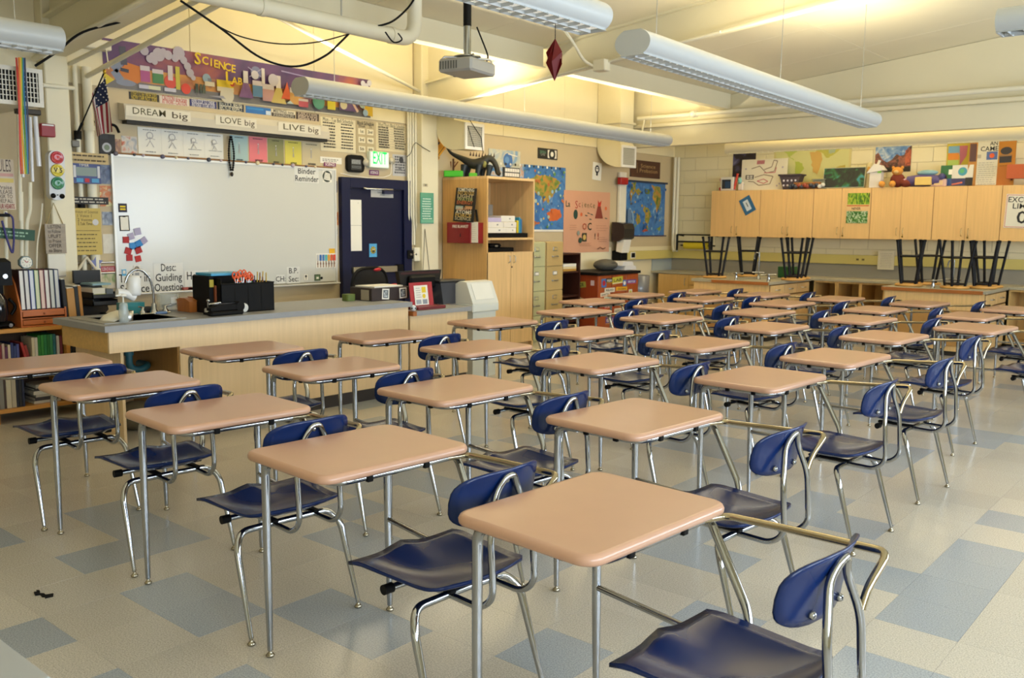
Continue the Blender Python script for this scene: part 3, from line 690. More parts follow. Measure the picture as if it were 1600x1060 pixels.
PX('key_rack', 491, 396.5, 522.5, 418, PAPER, 'row of small coloured keys and tags on the whiteboard', 'key rack', draw=d, out=.023)
def d(f): f.rect(.15, .15, .85, .85, HX('#5f7a55')); f.rect(.3, .3, .7, .6, PAPER)
PX('picture_magnet', 489, 429, 498.5, 438.5, HX('#394a36'), 'small green picture magnet low on the whiteboard', 'magnet', draw=d, out=.023)
def d(f): f.disc(.5, .7, .3, INK, 12); f.rect(.42, .1, .58, .6, INK)
PX('pin_magnet', 473, 429, 478.5, 438, PAPER, 'tiny dark tree shaped magnet by the B.P. label', 'magnet', draw=d, out=.023)
p = ATX(502.5, 434.5, XL+.023); MB().lathe([(.014, 0), (.012, .008)], BLACK, 12).build('dot_magnet', mw=FX((XL+.0225, p.y, p.z)), label='tiny black dot magnet low on the whiteboard', cat='magnet')
def d(f): f.rect(.1, .1, .9, .9, HX('#4d9ed0')); f.line([(.2, .5), (.8, .5)], .02, PAPER); f.line([(.2, .7), (.8, .7)], .015, PAPER)
PX('picture_card', 188, 421, 195.5, 431, HX('#69b1dc'), 'small blue card at the lower left of whiteboard', 'card', draw=d, out=.023)
def d(f): f.disc(.5, .62, .36, HX('#6d655c')); f.disc(.45, .58, .22, HX('#c9b39c')); f.rect(.2, .0, .8, .25, HX('#8a8f98'))
PX('portrait_picture', 206, 414, 217.5, 430, HX('#dcd9d2'), 'small grey portrait picture above the faucet', 'picture', draw=d, out=.023)
for px, py, col, lab, l in ((302, 449.5, '#2a2f3f', 'dark eraser on the whiteboard tray', .14), (292, 451.5, '#9c4a45', 'red marker on the whiteboard tray', .1), (312, 448.5, '#20242e', 'dark marker pen on the whiteboard tray', .1)):
    p = ATX(px, py, XL+.05); MB().bx(-.018, .018, -l/2, l/2, 0, .026, HX(col), .006).build('board_eraser' if l > .12 else 'marker_pen', loc=(XL+.055, p.y, wb_z0-.0115), label=lab, cat='eraser' if l > .12 else 'marker')
# map-rail along the top of the board
t2 = thing('map_rail', 'brown rail with small clips along the whiteboard top', 'rail', (XL, (wb_y0+wb_y1)/2, wb_z1))
m = MB(); m.bx(XL+.002, XL+.03, wb_y0+.02, wb_y1-.02, wb_z1+.021, wb_z1+.036, HX('#8a6238'), .004); loc(m, 'rail', t2)
for i, px in enumerate((181, 210, 224, 254, 275, 294, 326, 345, 384, 402, 427, 441, 457, 478, 492)):
    y = ATX(px, 255, XL+.03).y; m = MB(); cc = HX(('#5b5563', '#3d4350', '#b9a9b5', '#54506a', '#d8c9a5')[i % 5])
    r = .012+.008*(i % 3 == 0); m.lathe([(r, 0), (r, .012), (r*.5, .016)], cc, 12, ax='x', c=(XL+.03, y, wb_z1+.024)); loc(m, 'clip', t2)
# ---- projector screen housing
sy0, sy1 = 3.90, 6.10
t = thing('screen_housing', 'beige pull-down screen housing above the whiteboard', 'projector screen', (XL, 5.0, 2.42))
m = MB(); HOUS = M('#c6bfae', .5, 0, .03); m.prism([(XL+.004, 2.395), (XL+.125, 2.395), (XL+.125, 2.47), (XL+.105, 2.53), (XL+.004, 2.545)], sy0, sy1, HOUS, 'y'); loc(m, 'case', t)
m = MB(); m.bx(XL+.03, XL+.11, sy0+.02, sy1-.02, 2.365, 2.395, M('#15130f', .6)); loc(m, 'slot_bar', t)
for i, (s, x0, y0, x1, y1) in enumerate((('DREAM big', 196, 169, 297, 193), ('LOVE big', 336, 183, 400, 199), ('LIVE big', 434, 194, 500, 209))):
    a, b = ATX(x0, y0+8, XL+.118), ATX(x1, y0+10, XL+.118); f = Flat(b.y-a.y, .085, M('#dcd6c4', .6), .001)
    wd = s.split(); f.txt(wd[0], .36 if i else .35, .52, .082, HX('#4e4828'), .004, fit=.5); f.txt('big', .82, .48, .08, HX('#4a3a20'), .004, fit=.25)
    o = f.build('word_strip'); setw(o, t, Matrix.Translation((XL+.1265, (a.y+b.y)/2, 2.472)) @ Matrix(((0, 0, 1, 0), (1, 0, 0, 0), (0, 1, 0, 0), (0, 0, 0, 1))) @ Matrix.Rotation(0, 4, 'X'))
    tag(o, 'cream strip reading %s' % s)
# ---- SCIENCE LAB banner
def banner(f):
    rn = random.Random(4)
    f.rect(0, .45, 1, 1, blotch('banner_sky', ((.3, '#3a2a5c'), (.5, '#5a3a6c'), (.62, '#8a4a5a'), (.75, '#b0603a')), 1.4, 3))
    f.rect(0, .16, 1, .46, blotch('banner_mid', ((.3, '#8a4a48'), (.5, '#c08a4a'), (.7, '#6a4a6a')), 2.2, 3))
    f.rect(0, 0, 1, .17, HX('#6b6a6e'))
    G = lambda h: HX(h, .5)
    # microscope with an orange field behind it
    f.poly([(.04, .3), (.10, .14), (.13, .3), (.12, .5), (.07, .56)], G('#c0702c')); f.disc(.065, .13, .03, G('#7a8298'), ry=.009); f.line([(.05, .16), (.03, .36), (.05, .55)], .07, G('#77819a')); f.line([(.062, .5), (.058, .88)], .06, G('#3c4258')); f.line([(.05, .4), (.075, .38)], .03, G('#2a3048'))
    f.poly([(.0, .02), (.0, .3), (.03, .16)], G('#c9b52f'))
    def flask(x, b, h, wd, col, neck='#c9c2c4'):
        f.rect(x-wd*.16, b+h*.5, x+wd*.16, b+h, G(neck)); f.poly([(x-wd/2, b), (x+wd/2, b), (x+wd*.17, b+h*.55), (x-wd*.17, b+h*.55)], G(col))
    def beaker(x, b, h, wd, col): f.rect(x-wd/2, b, x+wd/2, b+h, G('#c4bcc8')); f.rect(x-wd/2, b, x+wd/2, b+h*.7, G(col))
    beaker(.125, .2, .34, .03, '#9c4a86'); beaker(.165, .2, .3, .035, '#3f7a52'); f.disc(.205, .27, .02, G('#c2463f')); f.rect(.197, .3, .213, .62, G('#c9c0c8')); f.rect(.222, .12, .236, .62, G('#b9b04a')); f.disc(.255, .16, .016, G('#c43a2f'))
    for x, y, r in ((.125, .86, .014), (.15, .78, .010), (.17, .82, .02), (.185, .9, .01), (.2, .84, .014), (.222, .8, .012), (.235, .92, .02), (.25, .78, .012), (.262, .66, .012), (.27, .52, .013), (.14, .7, .012), (.155, .66, .01), (.28, .42, .008)): f.disc(x, y, r, G('#a8a2b4'), 12)
    for x in (.12, .15, .2): f.rect(x-.018, .05, x+.02, .13, G(rn.choice(('#b9b8c9', '#c9cbae', '#a8c0b8'))))
    for x, wd in ((.285, .01), (.30, .008), (.31, .01)): f.rect(x, .1, x+wd, .3, G('#3c4840'))
    f.disc(.325, .45, .014, G('#7f98b0')); f.rect(.318, .28, .352, .38, G('#cfc7b4')); f.line([(.335, .38), (.335, .46)], .04, G('#6a7488'))
    f.rect(.36, .3, .42, .46, G('#d3b92e')); f.disc(.415, .39, .008, G('#c24a30')); f.rect(.36, .2, .42, .3, G('#c4bba6'))
    f.disc(.395, .12, .025, G('#bdb9ac')); f.poly([(.33, .06), (.38, .1), (.39, .03)], G('#8f8f9b'))
    f.disc(.505, .74, .02, G('#6a6f96')); f.line([(.475, .84), (.535, .62)], .010, G('#8f89b0')); f.line([(.48, .62), (.53, .86)], .010, G('#8f89b0'))
    flask(.465, .12, .62, .055, '#6b4880'); beaker(.51, .17, .38, .04, '#4a78a8'); f.disc(.50, .68, .014, G('#c4bfc8')); beaker(.55, .1, .4, .045, '#b08a92'); flask(.59, .08, .66, .06, '#bfae6c'); f.rect(.525, .5, .537, .86, G('#cfc8c4'))
    f.disc(.57, .62, .02, G('#b4afbe')); f.poly([(.6, .2), (.625, .62), (.64, .2)], G('#c0512f')); beaker(.66, .1, .4, .05, '#c79a60'); beaker(.69, .06, .2, .04, '#a84a62'); f.poly([(.62, .1), (.65, .1), (.635, .18)], G('#b7c9cf'))
    f.disc(.755, .24, .026, G('#4a8a80')); f.rect(.747, .3, .763, .52, G('#9fb4bd')); beaker(.81, .08, .36, .035, '#c9bf3a'); f.rect(.845, .1, .93, .46, G('#5a4478')); f.disc(.865, .24, .016, G('#c9c4b0')); f.line([(.9, .4), (.93, .1)], .03, G('#d0b4ae'))
    for k in range(5): f.rect(.848+k*.014, .36, .856+k*.014, .5, G('#b04038'))
    f.disc(.955, .35, .02, G('#9fb0b4')); f.poly([(.955, .05), (1, .02), (1, .5), (.97, .45)], G('#c9a72c')); f.disc(.965, .1, .012, G('#8aa4c0'))
    for x, y in ((.955, .86), (.985, .9), (.97, .8)): f.disc(x, y, .011, G('#d4d0da'), 10)
    f.line([(.60, .86), (.72, .8)], .012, G('#8a80b0')); 
    for k, ch in enumerate('SCIENCE'): f.txt(ch, .292+k*.0205+(0 if k == 0 else .005)-(.004 if k > 2 else 0), .84-.018*k, .15 if k == 0 else .10, HX('#d8b81c'), True, rot=-.06)
    f.txt('L', .398, .50, .16, HX('#d8b81c'), True); f.txt('AB', .428, .46, .095, HX('#d8b81c'), True)
a, b = ATX(159, 60, XL+.015), ATX(578, 124, XL+.015); a2, b2 = ATX(165, 137, XL+.015), ATX(578, 183, XL+.015)
f = Flat(b.y-a.y, (a.z+b.z-a2.z-b2.z)/2, M('#4a3560', .5), .002); banner(f)
f.hang('science_banner', FX, (XL+.0135, (a.y+b.y)/2, (a.z+b.z+a2.z+b2.z)/4), 'long purple SCIENCE LAB banner of flasks and a microscope', 'banner', rot=.006)
# bumper stickers in a row under the banner
def bs(bg, lines, col, l2=None):
    def d(f):
        if l2: f.rect(0, 0, 1, .5, HX(l2))
        for i, (s, sz) in enumerate(lines): f.txt(s, .5, 1-(i+.5)/len(lines), sz, HX(col), True, fit=.86)
    return bg, d
ST = [((201, 143, 248.5, 160), '#211d22', (('I USED TO BE UNDECIDED', .06), ('NOW I AM NOT SURE', .05)), '#b9a23a', 'black sticker with yellow words at the row start under the banner'),
      ((249.5, 149.5, 295, 166.5), '#d8cfc4', (('CAUTION: slow brain', .06), ('AT WORK - CAUTION', .05)), '#b8504a', 'cream sticker with red words beginning CAUTION under the banner'),
      ((296, 154.5, 338.5, 170.5), '#2b2f6a', (('EVER STOP TO THINK', .055), ('AND FORGET TO START AGAIN', .05)), '#d6d4dc', 'navy sticker with white words about thinking under the banner'),
      ((339.5, 159, 381, 175.5), '#1f2a3c', (('REDUCE, REUSE', .065), ('RECYCLE, RESPECT', .065)), '#d2cdb8', 'dark sticker reading REDUCE REUSE RECYCLE RESPECT'),
      ((383.5, 165, 423, 180.5), '#2767ae', (), '#ffffff', 'plain bright blue sticker with a white corner under the banner'),
      ((424, 170, 461, 185.5), '#d9d1bb', (('MEETINGS: none', .045), ('OF US IS AS SLOW AS ALL OF US', .045)), '#55504a', 'cream and black sticker left of the last dark one'),
      ((462.5, 174.5, 498, 190), '#33211c', (('SCIENCE: it works', .045), ('whether or not you', .045), ('believe in it', .045)), '#c9b7a4', 'dark brown sticker at the row end under the banner')]
for r, bg, ln, col, lab in ST:
    def d(f, ln=ln, col=col, bg=bg):
        if bg == '#2767ae': f.rect(.8, .0, 1, .6, HX('#c7d6e6')); f.rect(.05, .55, .7, .8, HX('#2f86c9'))
        if bg == '#d9d1bb': f.rect(0, 0, 1, .5, HX('#3a3330'))
        for i, (s, sz) in enumerate(ln): f.txt(s, .5, 1-(i+.5)/len(ln), sz, HX('#cfc6b4') if (bg == '#d9d1bb' and i == 1) else HX(col), True, fit=.86)
    PX('bumper_sticker', *r, HX(bg), lab, 'sticker', 'bumper stickers under the banner', draw=d, t=.002)
# sheets below the screen housing
def figure(f, x, y, s, pose=0):
    G = M('#aeabab', .8, 0, 0); q = f.w/f.h
    f.disc(x, y+.26*s, .05*s, G, 10); f.disc(x, y+.26*s, .036*s, PAPER, 10)
    f.line([(x, y+.2*s), (x-.01*pose, y)], .006, G); f.line([(x-.06*s, y+.02), (x, y+.16*s), (x+.07*s, y+.06+.1*pose*s)], .005, G); f.line([(x-.05*s, y-.28*s), (x, y), (x+.05*s, y-.28*s)], .006, G)
def d(f):
    for i in range(4):
        x = .13+.25*i; scribble(f, x-.09, .88, x+.1, .94, 1, .007, PENCIL, i); figure(f, x, .5, .8 if i < 2 else .6, i % 2); scribble(f, x-.06, .06, x+.07, .12, 1, .008, PENCIL, i+9)
        if i: f.line([(x-.125, 0), (x-.125, 1)], .002, HX('#c9c7c0'))
        if i > 1: f.line([(x-.07, .3), (x+.09, .3)], .005, PENCIL)
PX('drawing_strip', 214.5, 198, 349, 249, PAPER, 'white strip of four pencil figure drawings under the screen housing', 'poster', draw=d)
for i, (x0, x1, y0, y1, col, nm) in enumerate(((359, 387.5, 210.5, 256.5, '#9db8b9', 'pale blue'), (388.5, 417.5, 213, 257, '#d9757c', 'pink'), (418, 443.5, 216, 259.5, '#8c8a58', 'olive'), (444.5, 471, 219, 261, '#d3c755', 'yellow'), (471.5, 499.5, 222, 262, '#c3b693', 'beige'))):
    def d(f, i=i): scribble(f, .2, .9, .85, .95, 1, .008, INK, i); figure(f, .5, .55, .7, i % 2); scribble(f, .3, .08, .75, .16, 2, .008, INK, i+3)
    PX('figure_sheet', x0, y0, x1, y1, HX(col), '%s sheet with a figure drawing above the whiteboard' % nm, 'poster', 'coloured figure sheets above the whiteboard', draw=d)
# black bead chain over the whiteboard edge
m = MB(); P0 = ATX(361, 211, XL+.05)
for k in range(15):
    for s in (-1, 1): m.ell((XL+.045, P0.y+s*(.006+.022*math.sin(PI*k/15)), P0.z-.02-k*.022), (.011, .011, .012), BLACK, 8, 5)
m.ell((XL+.045, P0.y, P0.z-.37), (.016, .016, .022), M('#2b2019'), 8, 6); m.build('bead_chain', label='black bead chain hanging over the whiteboard top', cat='chain')
# schedules and notices right of the screen
def sched(title, rows, cols, seed):
    def d(f):
        f.txt(title, .5, .93, .06, INK, False, fit=.86)
        rn = random.Random(seed)
        for r in range(rows):
            y = .84-.8*r/rows
            scribble(f, .06, y-.03, .42, y+.03, 1, .014, INK, seed+r, ind=.05); scribble(f, .56, y-.03, .95, y+.03, 1, .012, INK, seed*2+r, ind=.08)
            if cols: f.line([(.03, y-.045), (.97, y-.045)], .002, PENCIL)
    return d
PX('bell_schedule', 500, 182, 555.5, 240, HX('#dbd0ae'), 'cream hand-lettered bell schedule sheet, widest of three', 'poster', draw=sched('Mon - Tue Bell Schedule', 9, 0, 3))
def d(f):
    f.txt('Block Schedule', .5, .93, .055, INK, True, fit=.9); f.txt('Week', .3, .84, .04, INK); f.txt('Th', .75, .84, .04, INK)
    for i, (s, x, y) in enumerate((('1st', .28, .68), ('2nd', .74, .68), ('3rd', .28, .42), ('4th', .74, .42), ('5th', .28, .14), ('6th', .74, .14))): f.rect(x-.18, y-.09, x+.18, y+.09, HX('#ddd5b8')); f.txt(s, x, y, .045, INK, True)
PX('block_schedule', 556, 188, 585.5, 242, HX('#b5a683'), 'tan block schedule sheet with six small cards', 'poster', draw=d)
PX('period_schedule', 587, 191, 635, 239, HX('#d8cba6'), 'cream ruled schedule sheet nearest the pillar', 'poster', draw=sched('Wed/Thurs Block Schedule', 9, 1, 8))
def d(f): scribble(f, .08, .25, .92, .75, 2, .01, PENCIL, 3)
PX('notice_strip', 500, 244.5, 533.5, 257, PAPER, 'white notice strip above the whiteboard right corner', 'notice', draw=d)
def d(f): f.txt('SCIENCE', .5, .5, .04, PAPER, True, fit=.8)
PX('purple_sticker', 505.5, 253.5, 524, 261, HX('#76265f'), 'purple sticker below the white notice strip', 'sticker', 'purple stickers', draw=d, out=.006)
PX('purple_sticker', 576.5, 265.5, 591.5, 274.5, HX('#6c2a62'), 'purple sticker just under the exit sign', 'sticker', 'purple stickers', draw=d, out=.004)
# rounded black wall clock
c_, w_, h_ = rectX(539, 241.5, 565.5, 270.5, XL)
t = thing('wall_clock', 'black rounded square digital clock over the navy door', 'clock', c_, mw=FX(c_))
def rrect(w, h, r, n=6):
    P = []
    for sx, sy, a0 in ((1, 1, 0), (-1, 1, 90), (-1, -1, 180), (1, -1, 270)):
        for i in range(n+1): a = math.radians(a0+90*i/n); P.append((sx*(w/2-r)+r*math.cos(a), sy*(h/2-r)+r*math.sin(a)))
    return P
MB().prism(rrect(w_, h_, .05), .002, .045, BLACK).build('case', t)
f = Flat(w_*.62, h_*.62, M('#26272a', .3), .002)
for r in range(3): scribble(f, .06, .56+.13*r, .94, .68+.13*r, 1, .016, M('#8d9296', .5), r, gap=.25, ind=.02)
f.rect(.06, .18, .94, .36, M('#6c7174', .5)); f.line([(.1, .27), (.9, .27)], .006, BLACK)
f.build('clock_face', t, (0, -.01, .045))
# exit sign
c_, w_, h_ = rectX(575, 236, 605.5, 264, XL+.03)
t = thing('exit_sign', 'green lit EXIT sign above the navy door', 'exit sign', c_, mw=FX((XL, c_.y, c_.z)))
MB().bx(-w_/2, w_/2, -h_/2, h_/2, .002, .06, M('#dfeadf', .5), .006).build('case', t)
f = Flat(w_*.9, h_*.86, M('#e9f6ea', .5, emit=.35), .001); f.rect(.08, .14, .94, .98, M('#f2fff2', .5, emit=.5)); f.txt('EXIT', .5, .58, .19, M('#12d95a', .5, emit=1.3), True, fit=.8)
f.build('lettering', t, (0, 0, .06))
for sg in (-1, 1): m = MB(); m.lathe([(.02, 0), (.038, .03), (.04, .05), (.001, .055)], M('#b5b09f', .4), 14, (sg*(w_/2+.05), -.02+.02*sg, .01)); m.bx(min(0, sg*(w_/2+.05)), max(0, sg*(w_/2+.05)), -.01, .012, .008, .02, M('#b5b09f', .4)); m.build('emergency_lamp', t)
def d(f): scribble(f, .1, .1, .9, .95, 7, .02, M('#4a4c55', .6), 5); f.disc(.6, .75, .16, M('#35363c')); f.disc(.5, .35, .1, M('#6a6c74'))
PX('comic_poster', 613, 241, 635.5, 276, HX('#b9babd'), 'grey inked poster between exit sign and pillar', 'poster', draw=d)
# ---- navy door
dy0, dy1 = ATX(528, 271, XL).y, ATX(638, 279, XL).y; dz = 2.02
o = MB(); o.bx(XL, XL+.06, dy0, dy0+.12, 0, dz, NAVY, .004); o.bx(XL, XL+.06, dy1-.12, dy1, 0, dz, NAVY, .004); o.bx(XL, XL+.06, dy0+.12, dy1-.12, dz-.11, dz, NAVY, .004)
door = o.build('door_1', kind=K)
MB().bx(XL+.002, XL+.022, dy0+.122, dy1-.122, .01, dz-.112, M('#0a0f30', .48, 0, .03, spec=.3), .003).build('door_leaf', door)
m = MB(); za = ATX(620, 297, XL+.06).z; y0, y1 = ATX(572, 293, XL+.08).y, ATX(614, 293, XL+.08).y
m.bx(XL+.022, XL+.07, y1-.12, y1+.02, za-.05, za-.0, M('#22284a', .4)); m.tube([(XL+.075, y1, za), (XL+.1, y0, za-.005), (XL+.03, y0-.02, za+.01)], .011, CHROME, 8); m.build('door_closer', door)
def d(f): f.txt('PLEASE CLOSE', .5, .62, .03, INK, fit=.4); f.txt('DOOR', .5, .35, .03, INK, fit=.2)
PX('door_notice', 577, 296.5, 612, 309.5, HX('#b9b8b4'), 'grey notice card below the door closer', 'notice', draw=d, out=.024)
def d(f): f.line([(0, .5), (1, .5)], .003, PENCIL); f.disc(.75, .94, .02, PENCIL, 8)
PX('paper_sheet', 541, 312, 563, 392, PAPER, 'two white paper sheets taped on the navy door', 'paper', draw=d, out=.024)
def d(f):
    import math as q; f.disc(.5, .52, .33, HX('#d6c021'), 20, ry=.33)
    for k in range(9): f.line([(.5, .52), (.5+.4*q.cos(k*.7), .52+.3*q.sin(k*.7))], .012, HX('#8a7a1a'))
    f.disc(.42, .58, .06, PAPER, 10); f.disc(.6, .58, .06, PAPER, 10); f.line([(.35, .42), (.65, .42)], .014, INK)
PX('door_picture', 574.5, 381, 586.5, 401.5, HX('#4c9fd6'), 'blue card with a yellow burst low on the door', 'picture', draw=d, out=.024)
m = MB(); zb = ATX(600, 421, XL+.05).z; m.bx(XL+.022, XL+.065, dy0+.15, dy1-.2, zb-.035, zb+.035, M('#a8a291', .35, .8), .006); m.bx(XL+.022, XL+.08, dy1-.24, dy1-.15, zb-.05, zb+.05, BLACK, .008); m.build('push_bar', door)
PX('door_hanger', 537.5, 411, 543, 424, PAPER, 'small white hanger on the left door edge', 'hanger', out=.03)
for n, (r, col, lab) in enumerate((((521.5, 283, 527, 301), '#5a5060', 'dark picture strip beside the door frame top'), ((522, 331.5, 528.5, 352), '#b5642a', 'orange picture strip beside the door frame'), ((523, 355, 528, 369), '#bdb5a4', 'small pale tag strip beside the door frame'))):
    def d(f, n=n): f.disc(.5, .3, .3, HX('#d3a32a' if n == 1 else '#3a3440'), 10); scribble(f, .1, .5, .9, .95, 3, .01, INK, n)
    PX('picture_strip', *r, HX(col), lab, 'picture', draw=d)
# conduits left of the second pillar and their black switch box
for k, px in enumerate((641.5, 645, 649, 653)):
    pz = ATX(px, 400, XL+.05); y = pz.y
    MB().tube([(XL+.03, y, 1.28), (XL+.03, y, 1.45), (XL+.05, y-.03, 1.6), (XL+.05, y-.03, 3.0)], .015, PIPE, 8, .05).build('conduit', label='cream vertical conduit beside the door, %s from the door' % ORD[k], cat='conduit', group='conduits beside the door')
m = MB(); p = ATX(640, 395, XL+.05); m.bx(XL+.012, XL+.08, p.y-.05, p.y+.09, p.z-.07, p.z+.03, BLACK, .004)
for k in range(3): m.lathe([(.012, 0), (.012, .02)], STEEL, 10, ax='x', c=(XL+.08, p.y-.02+.04*k, p.z-.02))
m.build('switch_box', label='black switch box at the foot of the door conduits', cat='switch box')
p = ATX(649, 395, XL+.1); MB().bx(XL+.012, XL+.1, p.y-.01, p.y+.09, p.z-.1, p.z+.06, PIPE, .006).build('outlet_box', label='cream outlet box at the foot of the door conduits', cat='outlet box')
def wire(pts, X, lab, r=.004, m=BLACK, nm='cord'): MB().tube([ATX(x, y, X) for x, y in pts], r, m, 6, .03).build(nm, label=lab, cat='cord')
wire([(532, 271), (550, 275), (575, 278), (600, 277), (611, 273), (612, 255)], XL+.075, 'white cord drooping across the door frame top', m=WHITE)
wire([(636, 245), (642, 240), (646, 226), (650, 223)], XL+.16, 'dark cord from the inked poster to the pillar')
wire([(650, 223), (660, 230), (672, 237)], XL+.16, 'dark cord across the pillar by the door')
wire([(664, 358), (663, 380), (661, 424)], XL+.15, 'thin dark string on the pillar, left strand', .0025); wire([(664, 358), (667, 385), (671, 424)], XL+.15, 'thin dark string on the pillar, right strand', .0025)
# teal sign board on the pillar
def d(f): f.rect(.04, .86, .96, .98, HX('#5d9a80')); scribble(f, .1, .12, .9, .84, 9, .012, HX('#d2e4d6'), 6); f.rect(.04, .02, .96, .12, HX('#6fae92'))
PX('teal_sign', 656, 301, 676.5, 349.5, HX('#4f9580'), 'teal lettered sign hanging on the pillar', 'sign', X=XL+.14, t=.012, draw=d)
PX('number_plate', 661, 287, 668, 292, HX('#b7ad90'), 'tiny number plate high on the pillar', 'sign', X=XL+.14, draw=lambda f: f.txt('28', .5, .5, .03, INK, True))
# between pillar and tall cabinet
def diamond(px, py, s, lab):
    p = ATX(px, py, XL); f = Flat(s, s, HX('#d99a14', .4), .003); f.line([(.08, .08), (.92, .08), (.92, .92), (.08, .92), (.08, .08)], .008, INK)
    f.disc(.5, .62, .14, INK); f.poly([(.3, .3), (.7, .3), (.55, .55), (.45, .55)], INK); f.hang('warning_sign', FX, p, lab, 'sign', 'yellow diamond signs', PI/4)
diamond(678, 222, .36, 'yellow diamond warning sign beside the pillar'); diamond(676, 246, .17, 'small yellow diamond sign below the larger one')
PX('lined_poster', 673, 257, 680.5, 286.5, HX('#8f8a78'), 'narrow grey ruled sheet beside the pillar', 'poster', draw=lambda f: [f.line([(0, .1+.14*k), (1, .1+.14*k)], .006, PAPER) for k in range(7)])
def d(f): f.rect(.15, .12, .85, .95, HX('#b3222a')); f.disc(.4, .6, .25, PAPER); f.disc(.4, .6, .17, HX('#b3222a'))
PX('red_sign', 672, 289, 682.5, 311, PAPER, 'red and white sign peeking beside the tall cabinet', 'sign', draw=d)
for n, (r, col, lab) in enumerate((((675, 315, 684, 331), '#b7c24a', 'green yellow note beside the tall cabinet'), ((674, 331, 684.5, 372), '#cdb894', 'peach sheet beside the tall cabinet'), ((673.5, 372, 683, 399), '#c9c7cb', 'white sheet beside the tall cabinet'), ((674, 401, 684, 421), '#1f7a58', 'dark green card beside the tall cabinet'))):
    PX('side_note', *r, HX(col), lab, 'note', draw=lambda f, n=n: scribble(f, .1, .1, .9, .9, 5, .006, PENCIL, n))
# ---- vertical pipes left of the whiteboard with a wood strip
for k, (px, r) in enumerate(((107, .028), (126, .02), (144, .04))):
    y = ATX(px, 300, XL+.06).y
    m = MB(); m.tube([(XL+.06, y, .7), (XL+.06, y, 2.80)], r, PIPE, 12)
    for z in (1.32, 2.3): m.cyl((XL+.06, y, z-.02), (XL+.06, y, z+.02), r*1.18, PIPE, 12)
    if k == 1: m.cyl((XL+.06, y, 1.56), (XL+.06, y, 1.70), r*1.5, BLACK, 12); m.cyl((XL+.06, y, 2.2), (XL+.06, y, 2.27), r*1.5, BLACK, 12)
    m.build('wall_pipe', label=['cream vertical pipe left of the whiteboard, nearest the wood strip', 'thin cream vertical pipe with black couplings', 'thick cream vertical pipe nearest the whiteboard'][k], cat='pipe', group='vertical pipes left of the whiteboard')
m = MB(); y = ATX(97.5, 250, XL+.02).y; m.bx(XL+.001, XL+.03, y-.018, y+.018, 1.1, 2.72, wood('#8c5f2c'), .003); m.build('wood_strip', label='brown wood strip along the first pillar', cat='strip')
m = MB(); q = [ATX(66, 133, XL+.17), ATX(115, 138, XL+.12)]; m.tube(q, .018, PIPE, 8); q = [ATX(100, 92, XL+.12), ATX(100, 136, XL+.12)]; m.tube(q, .014, PIPE, 8); m.build('cross_pipe', label='short cream pipe branch across the first pillar', cat='pipe')
m = MB(); a, b = ATX(112, 61, XL+.1), ATX(173, 70, XL+.1); m.bx(XL+.02, XL+.12, a.y, b.y, a.z-.05, a.z+.03, PIPE, .008); m.tube([ATX(166, 78, XL+.12), ATX(170, 108, XL+.12)], .006, PIPE, 6); m.build('pipe_bracket', label='cream bracket box over the vertical pipes', cat='bracket')
# ---- flag on a short staff
a, b = ATX(117, 218, XL+.14), ATX(162, 115, XL+.42)
t = thing('flag', 'small striped flag drooping from a slanted black staff', 'flag', a)
def rel(m, n, par): o = m.build(n); o.parent = par; o.location = -par.location; return o
m = MB(); m.tube([a, a+(b-a)*1.02], .006, BLACK, 8); m.cyl(a, a+(b-a)*.25, .011, BLACK, 8); m.ell(b+(b-a)*.03, (.014, .014, .02), M('#b99a3a', .3, 1), 8, 6); rel(m, 'staff', t)
m = MB(); m.bx(XL+.05, XL+.16, a.y-.03, a.y+.03, a.z-.06, a.z-.01, M('#77756f', .5), .004); rel(m, 'bracket', t)
m = MB(); FR, FW, FBL = M('#8e2430', .8), M('#d2c9bf', .8), M('#1b2340', .8)
top = [ATX(161, 118, XL+.40), ATX(141, 162, XL+.28)]; c0, c1 = top[0], top[1]
bot = [ATX(170, 206, XL+.36), ATX(152, 214, XL+.26)]; N = 14; R_ = 12
def fp(i, j):
    s, q = i/N, j/R_; p = c0.lerp(bot[0], q) if False else (c0.lerp(c1, s)).lerp(bot[0].lerp(bot[1], s), q)
    return p+Vector((.028*math.sin(s*9+q*2)*min(1, q*2+.25), .02*math.sin(s*6+1), 0))
vs = [fp(i, j) for i in range(N+1) for j in range(R_+1)]; fsr = {}
for i in range(N):
    for j in range(R_):
        mm = FBL if (i < 7 and j < 5) else (FR if i % 2 == 0 else FW)
        fsr.setdefault(id(mm), (mm, []))[1].append((i*(R_+1)+j, (i+1)*(R_+1)+j, (i+1)*(R_+1)+j+1, i*(R_+1)+j+1))
for mm, ff in fsr.values(): m.add(vs, ff, mm, True)
for i in range(7):
    for j in range(5):
        if (i+j) % 2 == 0:
            p = (Vector(vs[i*(R_+1)+j])+Vector(vs[(i+1)*(R_+1)+j+1]))/2+Vector((.004, -.001, .002)); m.ell(p, (.006, .006, .006), FW, 5, 3)
rel(m, 'flag_cloth', t)
